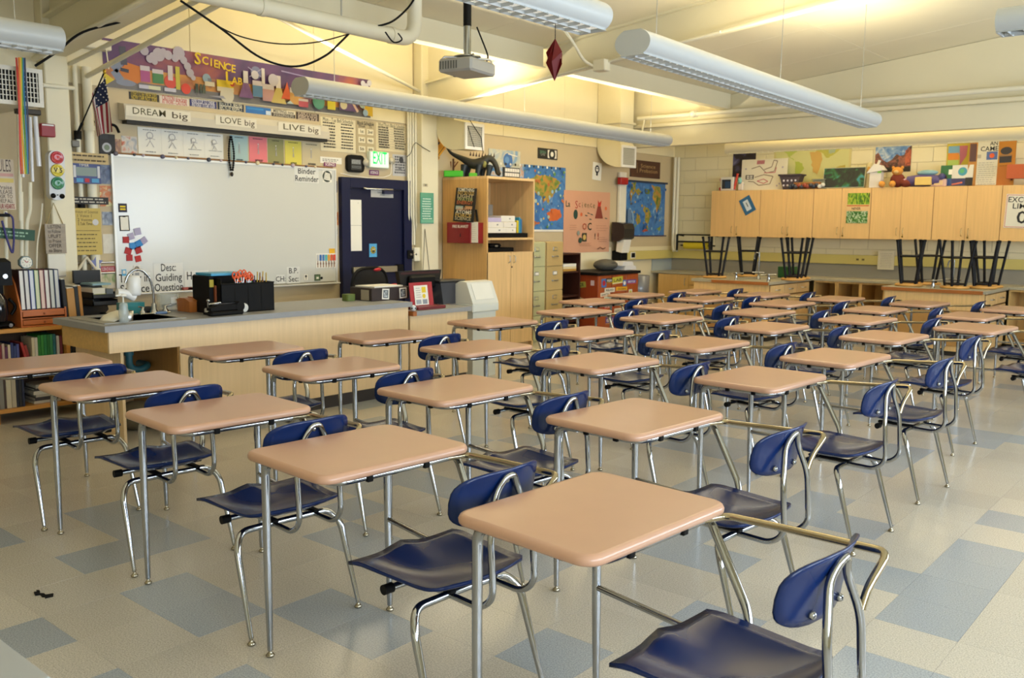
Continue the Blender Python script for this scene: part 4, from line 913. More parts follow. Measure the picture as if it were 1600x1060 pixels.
# ---- around the first pillar
def boxx(n, r, dpt, m, lab, cat, X=None, bev=.006):
    c_, w_, h_ = rectX(*r, (XL if X is None else X)+dpt*.7); x = XL if X is None else X
    return MB().bx(x+.001, x+dpt, c_.y-w_/2, c_.y+w_/2, c_.z-h_/2, c_.z+h_/2, m, bev).build(n, label=lab, cat=cat)
PIL = XL+.14
o = boxx('fire_alarm', (62, 192.5, 86, 215), .06, M('#8e1220', .4), 'dark red fire alarm box on the first pillar', 'alarm', PIL)
c_, w_, h_ = rectX(65.5, 193.5, 84, 197.5, PIL+.061); f = Flat(w_, h_, M('#d8d8d6', .4), .002); f.build('lens', o).matrix_world = FX(c_)
c_, w_, h_ = rectX(72, 235, 101, 313, PIL+.04)
t = thing('toy_traffic_light', 'white toy traffic light with red, yellow and green lamps', 'traffic light', c_, mw=FX((PIL, c_.y, c_.z)) @ Matrix.Rotation(-.03, 4, 'Z'))
MB().prism(rrect(w_, h_, .05), .002, .07, M('#d4d7dc', .4)).build('case', t)
for k, col in enumerate(('#b5202a', '#d0bd28', '#12754a')):
    y = h_*(.36-.26*k); m = MB(); rl = w_*.40; m.lathe([(rl, .07), (rl, .085), (rl*.85, .088), (rl*.7, .082), (.001, .09)], M(col, .25, coat=.4), 20, (0, y, 0)); m.build('lamp', t)
f = Flat(.1, .03, M('#d0bd28', .3), .001); f.txt('V 5', .5, .5, .05, INK, True); f.build('lettering', t, (0, h_*.1, .0925))
m = MB()
for sx in (-w_*.28, w_*.28): m.lathe([(.02, .07), (.02, .078), (.001, .08)], BLACK, 14, (sx, -h_*.42, 0))
m.bx(-.006, .006, -h_*.41, -h_*.39, .07, .075, BLACK)
m.build('button', t)
def d(f):
    for i, (s, b_) in enumerate((('LISTEN', 1), ('to Follow', 0), ('UPLIFT', 1), ('to Praise', 0), ('OFFER', 1), ('to Share', 0))): f.txt(s, .45, .9-.16*i, .042, HX('#3a2c22'), .008 if b_ else False, fit=.62)
t = PX('hanging_wood_sign', 68.5, 350, 103, 396, wood('#8f8068', 'x'), 'grey brown wooden sign hung by twine on the pillar', 'sign', X=PIL, t=.014, draw=d)
m = MB(); w_, h_ = rectX(68.5, 350, 103, 396, PIL)[1:]; m.tube([(-w_*.4, h_/2, .01), (0, h_/2+.17, .008), (w_*.4, h_/2, .01)], .004, M('#a89466', .8), 6); m.build('twine', t)
boxx('blank_board', (74, 397, 104, 432), .02, M('#e2dfd3', .6), 'plain white panel below the hanging wooden sign', 'panel', PIL)
def d(f): scribble(f, .05, .55, .95, .92, 1, .014, HX('#4a3c20'), 2, gap=.15, ind=.03); scribble(f, .05, .12, .95, .48, 1, .014, HX('#4a3c20'), 4, gap=.15, ind=.03)
PX('plank_sign', 103, 237, 168, 258, wood('#b39b62', 'x'), 'tan plank sign with carved words left of the whiteboard', 'sign', X=XL+.1, t=.014, draw=d)
t = PX('countdown_timer', 110, 255, 155.5, 288, M('#1c2f70', .4), 'blue plastic timer with a grey display', 'timer', X=XL+.1, t=.03, draw=lambda f: (f.rect(.13, .38, .86, .82, M('#66766a', .3)), f.rect(.03, .3, .12, .9, HX('#c9cbd0')), f.rect(.88, .3, .97, .9, HX('#c9cbd0')), f.rect(.12, .06, .36, .26, HX('#4a93c4')), f.rect(.42, .06, .58, .26, HX('#b52a38')), f.rect(.66, .06, .92, .26, HX('#4a93c4')), f.txt('TIMER', .4, .91, .03, PAPER)))
def d(f): scribble(f, .05, .5, .95, .9, 1, .01, HX('#b9b4a8'), 8, ind=.03); scribble(f, .05, .1, .95, .5, 1, .01, HX('#b9b4a8'), 9, ind=.03)
PX('black_sign', 103.5, 307, 168.5, 320, HX('#1c1a1c'), 'long black lettered sign below the blue timer', 'sign', X=XL+.1, t=.014, draw=d)
def d(f):
    Bk = HX('#5a4a28')
    for i, s in enumerate(('Voice of Science', '1 Voice 1', '2 Voices', '3 Talk Time')): f.txt(s, .42 if i else .5, .92-.085*i, .036, Bk, fit=.5 if i else .82)
    f.disc(.8, .7, .11, HX('#c9c9cc')); f.line([(.05, .52), (.95, .52)], .004, Bk); scribble(f, .08, .05, .92, .48, 5, .008, Bk, 3)
PX('parchment_poster', 112, 325, 159.5, 398, HX('#bfa95c'), 'tan parchment poster over the vertical pipes', 'poster', X=XL+.1, t=.006, draw=d)
def pic(cols, nm, sc=9): return blotch('print_'+nm, cols, sc, 3)
for n, (r, mt, lab) in enumerate((((155.5, 257, 174.5, 288), pic(((.3, '#2a3550'), (.5, '#5a6a8a'), (.7, '#9aa0a8')), 'slate'), 'dark blue picture left of the whiteboard top'), ((155, 290, 175.5, 323), pic(((.35, '#b9b29a'), (.5, '#c06a3a'), (.6, '#d8cf9a'), (.7, '#5a7a4a')), 'comic'), 'bright comic picture left of the whiteboard'), ((159, 331, 177, 352), pic(((.3, '#3a4560'), (.5, '#8d97a8'), (.7, '#d0d2d4')), 'storm'), 'grey blue cloud picture left of the whiteboard'), ((160, 366, 178, 396), pic(((.4, '#d8d3c6'), (.6, '#cfc9ba'), (.72, '#b8423a')), 'tags'), 'white picture with red marks left of the whiteboard'), ((156, 417, 180, 450), pic(((.35, '#7fa060'), (.5, '#c8c4a0'), (.65, '#d8cfc0')), 'meadow'), 'green picture under the red strip by the whiteboard'), ((189, 212, 214.5, 243), pic(((.3, '#7a8aa0'), (.5, '#c9c2b8'), (.6, '#c06a4a'), (.75, '#3a3a44')), 'harbour'), 'colourful picture beside the drawing strip'), ((178.5, 217, 189, 241), pic(((.3, '#4a3a5a'), (.5, '#a0785a'), (.7, '#d8cfc6')), 'crowd'), 'narrow colourful picture beside the black plaque'))):
    PX('wall_picture', *r, mt, lab, 'picture', 'small pictures around the whiteboard')
PX('red_strip', 156, 416.5, 180, 425, HX('#a8283a'), 'red lettered strip beside the whiteboard foot', 'sign', draw=lambda f: f.txt('SCIENCE ROCKS', .5, .5, .04, HX('#e0c8c8'), True, fit=.8), out=.005)
def d(f): f.disc(.45, .35, .3, HX('#a7abb5')); f.disc(.45, .35, .18, HX('#6a7a6a')); f.rect(.0, .75, .55, .98, HX('#23252e'))
PX('black_plaque', 153.5, 208.5, 179.5, 243, HX('#15151c'), 'black plaque with a round emblem below the flag', 'plaque', draw=d, t=.014)
m = MB(); a, b = ATX(148, 190, XL+.06), ATX(181, 196, XL+.06); m.tube([a, b, b+Vector((.03, .01, -.06))], .012, BLACK, 8, .03); m.build('wall_hook', label='black wall hook bar behind the flag', cat='hook')
a = ATX(100, 412, XL+.06); b = ATX(181, 412, XL+.06); m = MB()
for z in (0, -.09): m.tube([(XL+.05, a.y, a.z+z), (XL+.05, b.y-.01, a.z+z)], .01, STEEL, 8)
m.build('towel_rail', label='double steel rail below the parchment poster', cat='rail')
m = MB(); q = ATX(151, 411, XL+.1); pts = [((.062 if k % 2 == 0 else .03)*math.sin(k*PI/5), (.062 if k % 2 == 0 else .03)*math.cos(k*PI/5)) for k in range(10)][::-1]
m.prism(pts, 0, .012, M('#6b74a8', .5)); m.build('star_ornament', mw=FX((XL+.085, q.y, q.z)), label='blue grey star ornament on the steel rail', cat='ornament')
m = MB(); q = ATX(135, 402, XL+.09)
for s in (-1, 1): m.tube([(XL+.09, q.y, q.z), (XL+.095, q.y+s*.085, q.z-.12)], .012, M('#cfc5ae', .6), 8)
m.build('clip_hanger', label='pale forked hanger above the black paper tray', cat='hanger')
# ---- beyond the first pillar: ventilation grille, streamers, signs
c_, w_, h_ = rectX(-30, 96, 69, 164, -7.0)
t = thing('wall_vent', 'white slotted vent box at the top left corner', 'vent', (0, 0, 0))
m = MB(); VW = M('#d8d4c8', .45, 0, .03); x = -7.0; y0, y1, z0, z1 = c_.y-w_/2, c_.y+w_/2, 2.345, 2.615
m.bx(XL+.001, x-.02, y0+.01, y1-.01, z0+.01, z1-.01, VW, .01); m.bx(x-.02, x, y0, y0+.03, z0, z1, VW); m.bx(x-.02, x, y1-.03, y1, z0, z1, VW); m.bx(x-.02, x, y0+.03, y1-.03, z0, z0+.03, VW); m.bx(x-.02, x, y0+.03, y1-.03, z1-.03, z1, VW); m.build('box', t)
m = MB(); m.bx(x-.021, x-.015, y0+.03, y1-.03, z0+.03, z1-.03, BLACK); n_ = 15
for k in range(n_): yy = y0+.04+(y1-y0-.08)*k/(n_-1); m.bx(x-.016, x-.004, yy-.003, yy+.003, z0+.03, z1-.03, VW)
for k in range(1, 6): zz_ = z0+.03+(z1-z0-.06)*k/6; m.bx(x-.014, x-.006, y0+.03, y1-.03, zz_-.0025, zz_+.0025, VW)
m.build('grille', t)
t = thing('rainbow_streamer', 'rainbow ribbon streamer hanging over the vent box', 'streamer', (0, 0, 0))
cols = ('#c4301c', '#d9711a', '#d9b41f', '#5a9a3a', '#2f74a0', '#27304f')
a, b = ATX(24, 90, -6.95), ATX(41, 90, -6.95); a2, b2 = ATX(33, 272, -6.95), ATX(46, 272, -6.95)
for k, cl in enumerate(cols):
    m = MB(); P = []
    for s in range(13):
        q = s/12; L0 = a.lerp(b, k/6).lerp(a2.lerp(b2, k/6), q); R0 = a.lerp(b, (k+1)/6).lerp(a2.lerp(b2, (k+1)/6), q); wv = Vector((.012*math.sin(q*5+k), 0, 0)); P += [L0+wv, R0+wv, R0+wv+Vector((-.002, 0, 0)), L0+wv+Vector((-.002, 0, 0))]
    ff = []
    for s in range(12): o_ = s*4; ff += [(o_, o_+4, o_+5, o_+1), (o_+3, o_+2, o_+6, o_+7), (o_, o_+3, o_+7, o_+4), (o_+1, o_+5, o_+6, o_+2)]
    m.add(P, ff, M(cl, .55)); m.build('ribbon', t)
for k, (x0, y0_, x1, y1_, lab) in enumerate(((47, 183, 51, 284, 'clear plastic tube hanging left of the pillar'), (55, 182, 61, 260, 'longer white tube hanging close to the pillar'), (34, 180, 36, 277, 'thin white stick hanging behind the ribbon streamer'))):
    MB().tube([ATX(x0, y0_, -7.3), ATX(x1, y1_, -7.3)], .017 if k == 1 else .012, M('#d5d6dc', .25, 0, .02, coat=.4), 10).build('hanging_tube', label=lab, cat='tube')
m = MB(); a, b = ATX(24, 171, -7.33), ATX(62, 177, -7.33); m.bx(-7.36, -7.30, a.y, b.y, a.z-.03, a.z+.01, M('#2b241d'), .005); m.build('hanging_bar', label='dark bar under the vent box that holds the tubes', cat='bar')
def d(f):
    f.txt('RULES', .45, .86, .13, HX('#5a4a48'), fit=.8); f.rect(.05, .66, .95, .72, HX('#c99a94')); f.rect(.05, .54, .95, .62, HX('#cdb866'))
    for i, s in enumerate(('Praise', 'PLEASE', 'ASK TO', 'HELP ALL')): f.txt(s, .5, .44-.09*i, .04, HX('#4a4040'), fit=.7)
    f.txt('OUR HEARTS', .5, .06, .05, HX('#8e2a36'), .01, fit=.85)
PX('rules_sign', -12, 248, 24, 328, HX('#c9bba8'), 'cream RULES sign cut off by the left edge', 'sign', X=-7.4, t=.015, draw=d)
def d(f): scribble(f, .08, .2, .92, .8, 2, .012, HX('#8fb09a'), 3)
PX('green_sign', -12, 357, 54, 374, HX('#1f4a38'), 'long dark green street style sign at far left', 'sign', X=-7.4, t=.01, draw=d, rot=-.09)
m = MB(); m.tube([ATX(8, 333, -7.37), ATX(20, 338, -7.37), ATX(22, 372, -7.37), ATX(20, 399, -7.37), ATX(11, 375, -7.37), ATX(3, 345, -7.37)], .008, M('#3c3a78', .7), 6, .04); m.bx(-7.39, -7.35, ATX(-4, 337, -7.37).y, ATX(14, 337, -7.37).y, ATX(5, 339, -7.37).z, ATX(5, 334, -7.37).z, BLACK); m.build('lanyard', label='purple blue lanyard hanging across the green sign', cat='lanyard')
c_, w_, h_ = rectX(27, 400, 48, 420, -7.45)
t = thing('octagon_clock', 'small white octagonal clock with red marks at far left', 'clock', c_, mw=FX(c_))
oc = [(w_*.54*math.cos(PI/8+k*PI/4), w_*.54*math.sin(PI/8+k*PI/4)) for k in range(8)]
MB().prism(oc, 0, .04, M('#5a7a82', .4)).build('case', t)
f = MB(); f.prism([(x*.86, y*.86) for x, y in oc], .04, .044, PAPER); f.build('clock_face', t)
f = Flat(w_*.7, w_*.7, PAPER, .001); f.line([(.5, .5), (.3, .75)], .006, RED); f.line([(.5, .5), (.72, .62)], .006, RED)
for k in range(8): f.disc(.5+.42*math.cos(k*PI/4), .5+.42*math.sin(k*PI/4), .05, M('#50707a'), 6)
f.build('clock_hands', t, (0, 0, .0445))
for k, (pts, lab) in enumerate((([(8, 330), (10, 405)], 'pale vertical pipe at the far left edge'), ([(33, 300), (34, 400)], 'thin vertical pipe above the octagonal clock'), ([(47, 285), (47, 330), (42, 345), (41, 400)], 'bent vertical pipe beside the octagonal clock'), ([(29, 175), (32, 345)], 'tall thin pipe behind the ribbon streamer'))):
    MB().tube([ATX(x, y, -7.55) for x, y in pts], .016, PIPE, 8, .05).build('wall_pipe', label=lab, cat='pipe', group='pipes at the far left')
m = MB(); m.tube([ATX(x, y, -7.45) for x, y in ((66, 318), (64, 345), (58, 380), (57, 420))], .007, M('#d8d2be', .5), 6, .05); m.build('cord', label='pale cord hanging beside the first pillar', cat='cord')
# ---- duct outlets on the wall (curved elbow with a square grille)
def duct(yc, wd, z0, z1, xg, lab, top):
    t = thing('air_duct', lab, 'duct', (XL, yc, z0)); DU = M('#ded6b8', .5, 0, .03)
    xo = XL+.02 if top > 3.2 else XL+.12; P = [(xo, top), (xo, z1+.02)]
    for k in range(9): a = PI+PI/2*k/8; xc_ = XL+.42; P.append((xc_+(xc_-xo)*math.cos(a), z1+.02+(z1+.02-z0)*math.sin(a)))
    P += [(xg, z0), (xg, z1), (XL+.42, z1+.04), (XL+.42, top)]
    m = MB(); m.prism(P, yc-wd/2, yc+wd/2, DU, 'y'); loc(m, 'duct_body', t)
    m = MB(); a, b = yc-wd/2-.02, yc+wd/2+.02; fr = .035
    m.bx(xg, xg+.02, a, a+fr, z0, z1, WHITE); m.bx(xg, xg+.02, b-fr, b, z0, z1, WHITE); m.bx(xg, xg+.02, a+fr, b-fr, z0, z0+fr, WHITE); m.bx(xg, xg+.02, a+fr, b-fr, z1-fr, z1, WHITE); loc(m, 'grille_frame', t)
    m = MB(); m.bx(xg+.001, xg+.004, a+fr, b-fr, z0+fr, z1-fr, M('#7a7a74', .6))
    for k in range(1, 10): yy = a+fr+(b-a-2*fr)*k/10; m.bx(xg+.004, xg+.014, yy-.003, yy+.003, z0+fr, z1-fr, M('#c9c6b8', .5))
    for k in range(1, 10): zz_ = z0+fr+(z1-z0-2*fr)*k/10; m.bx(xg+.004, xg+.012, a+fr, b-fr, zz_-.003, zz_+.003, M('#c9c6b8', .5))
    loc(m, 'grille', t)
    if top > 3.2: loc(MB().bx(XL+.015, XL+.45, yc-wd/2-.03, yc+wd/2+.03, 2.99, 3.02, DU), 'duct_flange', t)
duct(7.80, .28, 2.38, 2.68, -7.2, 'cream curved air duct with grille above the toy dinosaur', 2.9)
duct(11.27, .34, 2.37, 2.68, -7.35, 'cream air duct dropping from the ceiling to a grille near the corner', ZF-.02)
m = MB(); m.bx(XL+.012, XL+.12, 7.72, 7.80, 2.63, 2.75, BLACK); m.build('speaker_box', label='small black box behind the pillar above the warning signs', cat='speaker')
wire([(733, 186), (742, 200), (752, 215), (755, 240)], -7.17, 'dark cord hanging in front of the duct grille'); wire([(731, 197), (736, 214), (741, 230)], -7.165, 'thin dark cord with a plug over the grille')
# ---- maps and posters right of the tall cabinet
OCEAN = blotch('map_ocean', ((.40, '#2f62a4'), (.5, '#3f7ab8'), (.60, '#3a70b0'), (.72, '#8fb0c9')), 6, 6); LAND = blotch('map_land', ((.35, '#5a7a35'), (.5, '#9a8a3a'), (.62, '#b9823a'), (.75, '#a86a3a')), 9, 6)
def land(f, pts, seed=0, m=None, k=4):
    rn = random.Random(seed); P = []
    for (x0, y0), (x1, y1) in zip(pts, pts[1:]+pts[:1]):
        for i in range(k): q = i/k; P.append((x0+(x1-x0)*q+rn.uniform(-.012, .012), y0+(y1-y0)*q+rn.uniform(-.012, .012)))
    f.up(); f.add([f.pt(*p) for p in P], [tuple(range(len(P)))], m or LAND)
AFR = [(.12, .62), (.30, .66), (.38, .58), (.46, .50), (.40, .42), (.37, .28), (.30, .18), (.25, .28), (.24, .42), (.13, .46), (.08, .54)]
EURAS = [(.1, .72), (.22, .88), (.4, .95), (.62, .96), (.85, .92), (.95, .84), (.84, .74), (.78, .62), (.70, .56), (.66, .46), (.60, .56), (.54, .48), (.48, .60), (.40, .62), (.34, .70), (.2, .68)]
AUST = [(.74, .28), (.82, .36), (.92, .34), (.95, .24), (.88, .16), (.78, .18)]
def d(f):
    f.rect(.01, .02, .99, .98, OCEAN); f.rect(0, .8, .42, 1, blotch('map_inset', ((.35, '#3f78b4'), (.5, '#a9bcc9'), (.6, '#c79a7a'), (.7, '#4f86b8')), 10, 4))
    land(f, [(.36+.6*x, y*.9) for x, y in EURAS], 1); land(f, [(.22+.6*x, y*.95) for x, y in AFR], 2); land(f, [(x, y) for x, y in AUST], 3, HX('#c2602c')); land(f, [(.5, .13), (.58, .16), (.64, .13), (.56, .09)], 4, HX('#a8603a')); f.rect(.0, 0, 1, .03, PAPER); rm = random.Random(5); [f.disc(rm.uniform(.4, .97), rm.uniform(.06, .95), rm.uniform(.006, .018), HX(rm.choice(('#8fb4d0', '#a9bcae', '#5a8a4a', '#c9a04a', '#2a5694', '#b8673a')), .6), 7) for k in range(70)]
    for k in range(14): f.disc(.1+.06*k, .975, .012, INK if k % 2 else PAPER, 6)
PX('world_map', 766, 252, 882, 362, HX('#3a6ea8'), 'large colourful world map right of the tall cabinet', 'map', draw=d)
def d(f): f.disc(.6, .42, .15, HX('#3f6aa8')); f.disc(.57, .45, .07, HX('#5f8cc0'), 12); f.line([(.15, .2), (.1, .6), (.3, .85)], .012, HX('#c9cdc4')); f.line([(.6, .8), (.9, .7)], .012, PAPER)
PX('planet_poster', 763, 232, 812, 264, blotch('print_sky', ((.35, '#7fa0c0'), (.5, '#c9c6b0'), (.65, '#a9b7bd')), 4, 3), 'pale poster of a blue planet behind the toy dinosaur', 'poster', draw=d, out=.006)
def d(f): f.rect(.5, .12, .95, .88, PAPER); f.disc(.72, .5, .17, INK); f.disc(.72, .5, .08, PAPER, 12); f.txt('SPIN', .25, .6, .06, HX('#5a8a72'), fit=.3); f.txt('LAB', .25, .4, .05, HX('#8a8a8a'), fit=.2)
PX('black_card', 840, 230.5, 870.5, 250.5, HX('#1a1714'), 'small black card with a white emblem above the map', 'card', draw=d)
def d(f): f.disc(.5, .62, .26, INK, ry=.26); f.disc(.5, .62, .16, PAPER, 12); f.rect(.4, .25, .6, .5, INK); f.line([(.34, .66), (.66, .66)], .01, INK)
PX('bulb_picture', 926, 253.5, 939, 282, PAPER, 'white card with a dark bulb drawing near the corner duct', 'picture', draw=d, rot=-.06)
def d(f):
    Bk, G = HX('#3a3a2e'), HX('#26453c')
    f.txt('La', .08, .78, .12, G, True); 
    for i, ch in enumerate('Science'): f.txt(ch, .26+.062*i, .77+.012*(i % 2), .16 if i == 0 else .12, HX('#5d5a2e') if i > 1 else HX('#a8322a'), rot=.05)
    f.poly([(.66, .56), (.84, .56), (.78, .78), (.72, .78)], HX('#7d3227')); f.poly([(.72, .76), (.78, .76), (.80, .86), (.75, .82), (.72, .87)], HX('#b83224'))
    f.disc(.24, .62, .045, G, ry=.06); f.disc(.36, .62, .025, HX('#d0643a'), 10); f.disc(.9, .73, .025, HX('#d0643a'), 10)
    for x, y in ((.46, .61), (.51, .65), (.58, .63), (.55, .55), (.9, .57)): f.line([(x-.02, y), (x+.03, y-.012)], .014, HX('#4a5a50'))
    f.txt('O', .43, .42, .13, HX('#a8503a'), True); f.txt('C', .54, .42, .15, Bk, True); f.rect(.38, .18, .48, .32, Bk); f.disc(.43, .25, .035, HX('#c9a65a'), 10); f.disc(.34, .2, .035, G); f.disc(.3, .32, .03, HX('#8a9088'), 10)
    f.txt('!', .66, .26, .12, Bk, True); f.txt('!', .73, .26, .14, HX('#8e2a20'), True); f.line([(.72, .05), (.78, .08), (.84, .05), (.9, .07)], .014, HX('#6a3a26'))
    for i in range(4): scribble(f, (.1, .68, .72, .3)[i], (.36, .34, .16, .1)[i], (.28, .95, .95, .6)[i], (.46, .46, .26, .16)[i], 3, .006, HX('#a0705a'), i)
PX('science_poster', 880.5, 297, 950.5, 393.5, M('#cc9a7e', .75, 0, .06, 2), 'peach hand painted La Science poster with a volcano', 'poster', draw=d, out=.008)
def d(f):
    f.rect(.0, .02, 1, .965, OCEAN)
    for i, (P, mm) in enumerate((([(.62, .94), (.86, .92), (.9, .7), (.84, .52), (.78, .44), (.74, .6), (.66, .72), (.7, .84)], LAND), ([(.14, .95), (.25, .98), (.22, .8), (.12, .62), (.1, .72)], LAND), ([(.46, .56), (.58, .5), (.64, .42), (.56, .22), (.48, .28), (.5, .4), (.42, .48)], LAND), ([(.28, .42), (.36, .38), (.36, .26), (.3, .2), (.25, .3)], LAND), ([(.2, .82), (.3, .86), (.4, .8), (.3, .74)], LAND), ([(.46, .86), (.6, .84), (.56, .77), (.48, .78)], HX('#6a7a3a')), ([(.4, .1), (.52, .14), (.58, .1), (.46, .075)], HX('#a8472c')), ([(.76, .14), (.92, .2), (.9, .1)], HX('#7a8a3a')))): land(f, P, i, mm, 3)
    rm = random.Random(8); [f.disc(rm.uniform(.03, .97), rm.uniform(.04, .94), rm.uniform(.008, .022), HX(rm.choice(('#7fa4c4', '#2a5490', '#6a8a3a', '#a98a3a', '#2f66ac', '#24508c')), .6), 7) for k in range(80)]
    f.line([(.04, .5), (.12, .42), (.14, .28), (.1, .12)], .03, HX('#8fb0c9')); f.rect(.0, .2, .09, .48, HX('#5a78a0')); f.rect(0, .965, 1, 1, HX('#22304a')); f.rect(0, 0, 1, .022, HX('#33264a'))
PX('ocean_map', 978, 281, 1037, 369.5, HX('#3a6ea8'), 'blue ocean floor map near the far corner', 'map', draw=d)
def d(f): f.line([(.22, .25), (.22, .85)], .012, HX('#9a7c50')); f.txt('Science', .58, .68, .085, HX('#a88a5c'), fit=.5); f.txt('Probation', .6, .4, .085, HX('#a88a5c'), fit=.6)
PX('brown_sign', 984.5, 249, 1030, 280, HX('#4a2a1c'), 'dark brown sign above the ocean floor map', 'sign', draw=d, t=.012)
# white raceway post, alarm, towel dispenser
y = ATX(971, 320, XL+.03).y; MB().bx(XL+.007, XL+.06, y-.09, y+.09, .8, 2.34, M('#e5e0d0', .5), .008).build('raceway_post', label='white vertical raceway post beside the ocean map', cat='raceway')
boxx('fire_alarm', (969, 277, 980, 289), .07, RED, 'bright red fire alarm on the white raceway post', 'alarm', XL+.06)
t = thing('towel_dispenser', 'black paper towel dispenser with white towel hanging out', 'towel dispenser', (XL+.06, ATX(976, 360, XL+.2).y, ATX(976, 362, XL+.2).z))
MB().prism([(.0, -.15), (.12, -.15), (.22, -.10), (.23, .04), (.2, .12), (.1, .14), (0, .14)], -.14, .14, M('#1a1a1d', .3, coat=.3), 'y').build('case', t)
m = MB(); m.prism([(.06, -.3), (.16, -.32), (.2, -.12), (.08, -.13)], -.1, .1, PAPER, 'y'); m.build('paper_towel', t)
p = ATX(973, 400, XL+.15); t = thing('black_box_shelf', 'black box mounted below the towel dispenser', 'box', (XL+.06, p.y, p.z)); MB().bx(-.052, .12, -.09, .09, -.07, .08, BLACK, .01).build('case', t); MB().cyl((.05, 0, .08), (.05, 0, .13), .025, M('#8a8c8e', .4), 12).build('bottle_neck', t)
m = MB(); p = ATX(989, 399, XL+.08); m.bx(XL+.005, XL+.085, p.y-.07, p.y+.07, p.z-.05, p.z+.05, PAPER, .004); m.bx(XL+.085, XL+.088, p.y-.05, p.y+.05, p.z-.035, p.z+.035, BLACK); m.build('outlet_plate', label='black and white outlet plate below the ocean map', cat='outlet')
# pipes in the far corner
for k, px in enumerate((1053, 1058)):
    a = ATX(px, 320, XL+.1+.05*k); MB().tube([(a.x, min(a.y, YB-.06), 2.65), (a.x, min(a.y, YB-.06), 1.22), (a.x+.05, min(a.y, YB-.06)-.05, 1.12)], .024, PIPE, 10, .04).build('corner_pipe', label=['cream corner pipe nearer the ocean map', 'cream corner pipe nearer the wall cabinets'][k], cat='pipe', group='corner pipes')

# ================================================================== the demonstration counter and what stands on it
CZ = .83; cx0, cx1, cy0, cy1 = -6.68, -5.89, 2.79, 5.58          # back, front, sink end, far end
t = thing('demonstration_counter', 'long maple demonstration counter with grey top and sink end', 'counter', (-6.28, 4.2, 0))
sx0, sx1, sy0, sy1 = -6.50, -6.05, 2.95, 3.42                   # sink cut-out
m = MB()
for a, b, c_, d_ in ((cx0, sx0, cy0, cy1), (sx1, cx1, cy0, cy1), (sx0, sx1, cy0, sy0), (sx0, sx1, sy1, cy1)): m.bx(a, b, c_, d_, .787, CZ, GREY)
loc(m, 'worktop', t)
AP = wood('#dcc096', 'z', .45, .05); m = MB(); fx = -5.925
m.bx(fx-.02, fx, 2.83, cy1-.02, .64, .787, AP); loc(m, 'apron', t)
m = MB(); m.bx(cx0+.05, fx-.021, 2.83, 2.85, .64, .787, wood('#c9a15c', 'y')); loc(m, 'end_apron', t)
m = MB(); m.bx(fx-.02, fx, 3.34, cy1-.02, .1, .64, AP); m.bx(cx0+.05, cx0+.07, 2.93, cy1-.02, .1, .787, AP); m.bx(cx0+.07, fx-.02, cy1-.04, cy1-.02, .1, .787, AP); loc(m, 'front_panel', t)
loc(MB().bx(cx0+.05, fx-.03, 2.92, 2.94, 0, .64, AP), 'side_panel', t); loc(MB().bx(cx0+.07, fx-.02, 3.33, 3.35, 0, .64, wood('#a87f45', 'z')), 'side_panel', t)
m = MB(); m.bx(cx0+.06, fx+.004, 3.34, cy1-.02, 0, .1, M('#2a2422', .5)); loc(m, 'kick_board', t)
m = MB(); SS = M('#94928b', .35, .1, .03); zf = .66
m.bx(sx0, sx1, sy0, sy1, zf-.004, zf, SS); m.bx(sx0-.004, sx0, sy0, sy1, zf, CZ, SS); m.bx(sx1, sx1+.004, sy0, sy1, zf, CZ, SS); m.bx(sx0, sx1, sy0-.004, sy0, zf, CZ, SS); m.bx(sx0, sx1, sy1, sy1+.004, zf, CZ, SS)
for a, b, c_, d_ in ((sx0-.05, sx1+.03, sy0-.1, sy0), (sx0-.05, sx1+.03, sy1, sy1+.03), (sx0-.05, sx0, sy0, sy1), (sx1, sx1+.03, sy0, sy1)): m.bx(a, b, c_, d_, CZ-.001, CZ+.005, SS)
loc(m, 'sink_basin', t)
m = MB(); TP = M('#2f6a78', .4); m.tube([(-6.3, 3.15, .66), (-6.3, 3.15, .47), (-6.3, 3.22, .44), (-6.3, 3.30, .47), (-6.45, 3.30, .47)], .026, TP, 10, .04); m.cyl((-6.3, 3.15, .56), (-6.3, 3.15, .62), .034, TP, 12); loc(m, 'drain_trap', t)
# faucet
fp_ = ATZ(241, 491, CZ); t = thing('faucet', 'chrome gooseneck faucet behind the sink', 'faucet', (fp_.x, fp_.y, CZ+.005))
m = MB(); zt_ = ATX(217, 421, fp_.x).z-CZ
q = [ATX(x, y, fp_.x) for x, y in ((241, 488), (239.5, 455), (234, 435), (222, 423), (210, 422), (200, 430), (195.5, 443))]
m.tube([Vector((0, p.y-fp_.y, p.z-CZ)) for p in q], .009, CHROME, 10, .03)
m.lathe([(.032, 0), (.03, .015), (.02, .03), (.018, .07), (.012, .08)], CHROME, 16)
m.build('spout', t)
for s in (-1, 1): m = MB(); m.lathe([(.026, 0), (.024, .02), (.012, .035), (.014, .05), (.001, .058)], CHROME, 14, (0, s*.09, 0)); m.tube([(0, s*.09, .05), (.02, s*.13, .06)], .006, CHROME, 8); m.build('handle', t)
MB().bx(-.028, .028, -.12, .12, -.001, .008, CHROME, .003).build('base_plate', t)
p = ATX(196, 446, fp_.x); t = thing('water_filter', 'white water filter hung on the faucet end', 'filter', p); WP = M('#e6e6e4', .35, coat=.2)
m = MB(); b = ATX(209, 447, fp_.x)-p; m.lathe([(.001, -.075), (.044, -.07), (.05, -.05), (.05, .055), (.04, .075), (.001, .08)], WP, 18, (0, b.y, b.z)); m.build('cartridge', t)
m = MB(); c_ = ATX(187, 457, fp_.x)-p; m.tube([(0, c_.y-.02, c_.z), (0, c_.y+.03, c_.z-.004), (0, b.y, b.z-.085)], [.026, .03, .034], WP, 12, .03); m.build('mixer_arm', t)
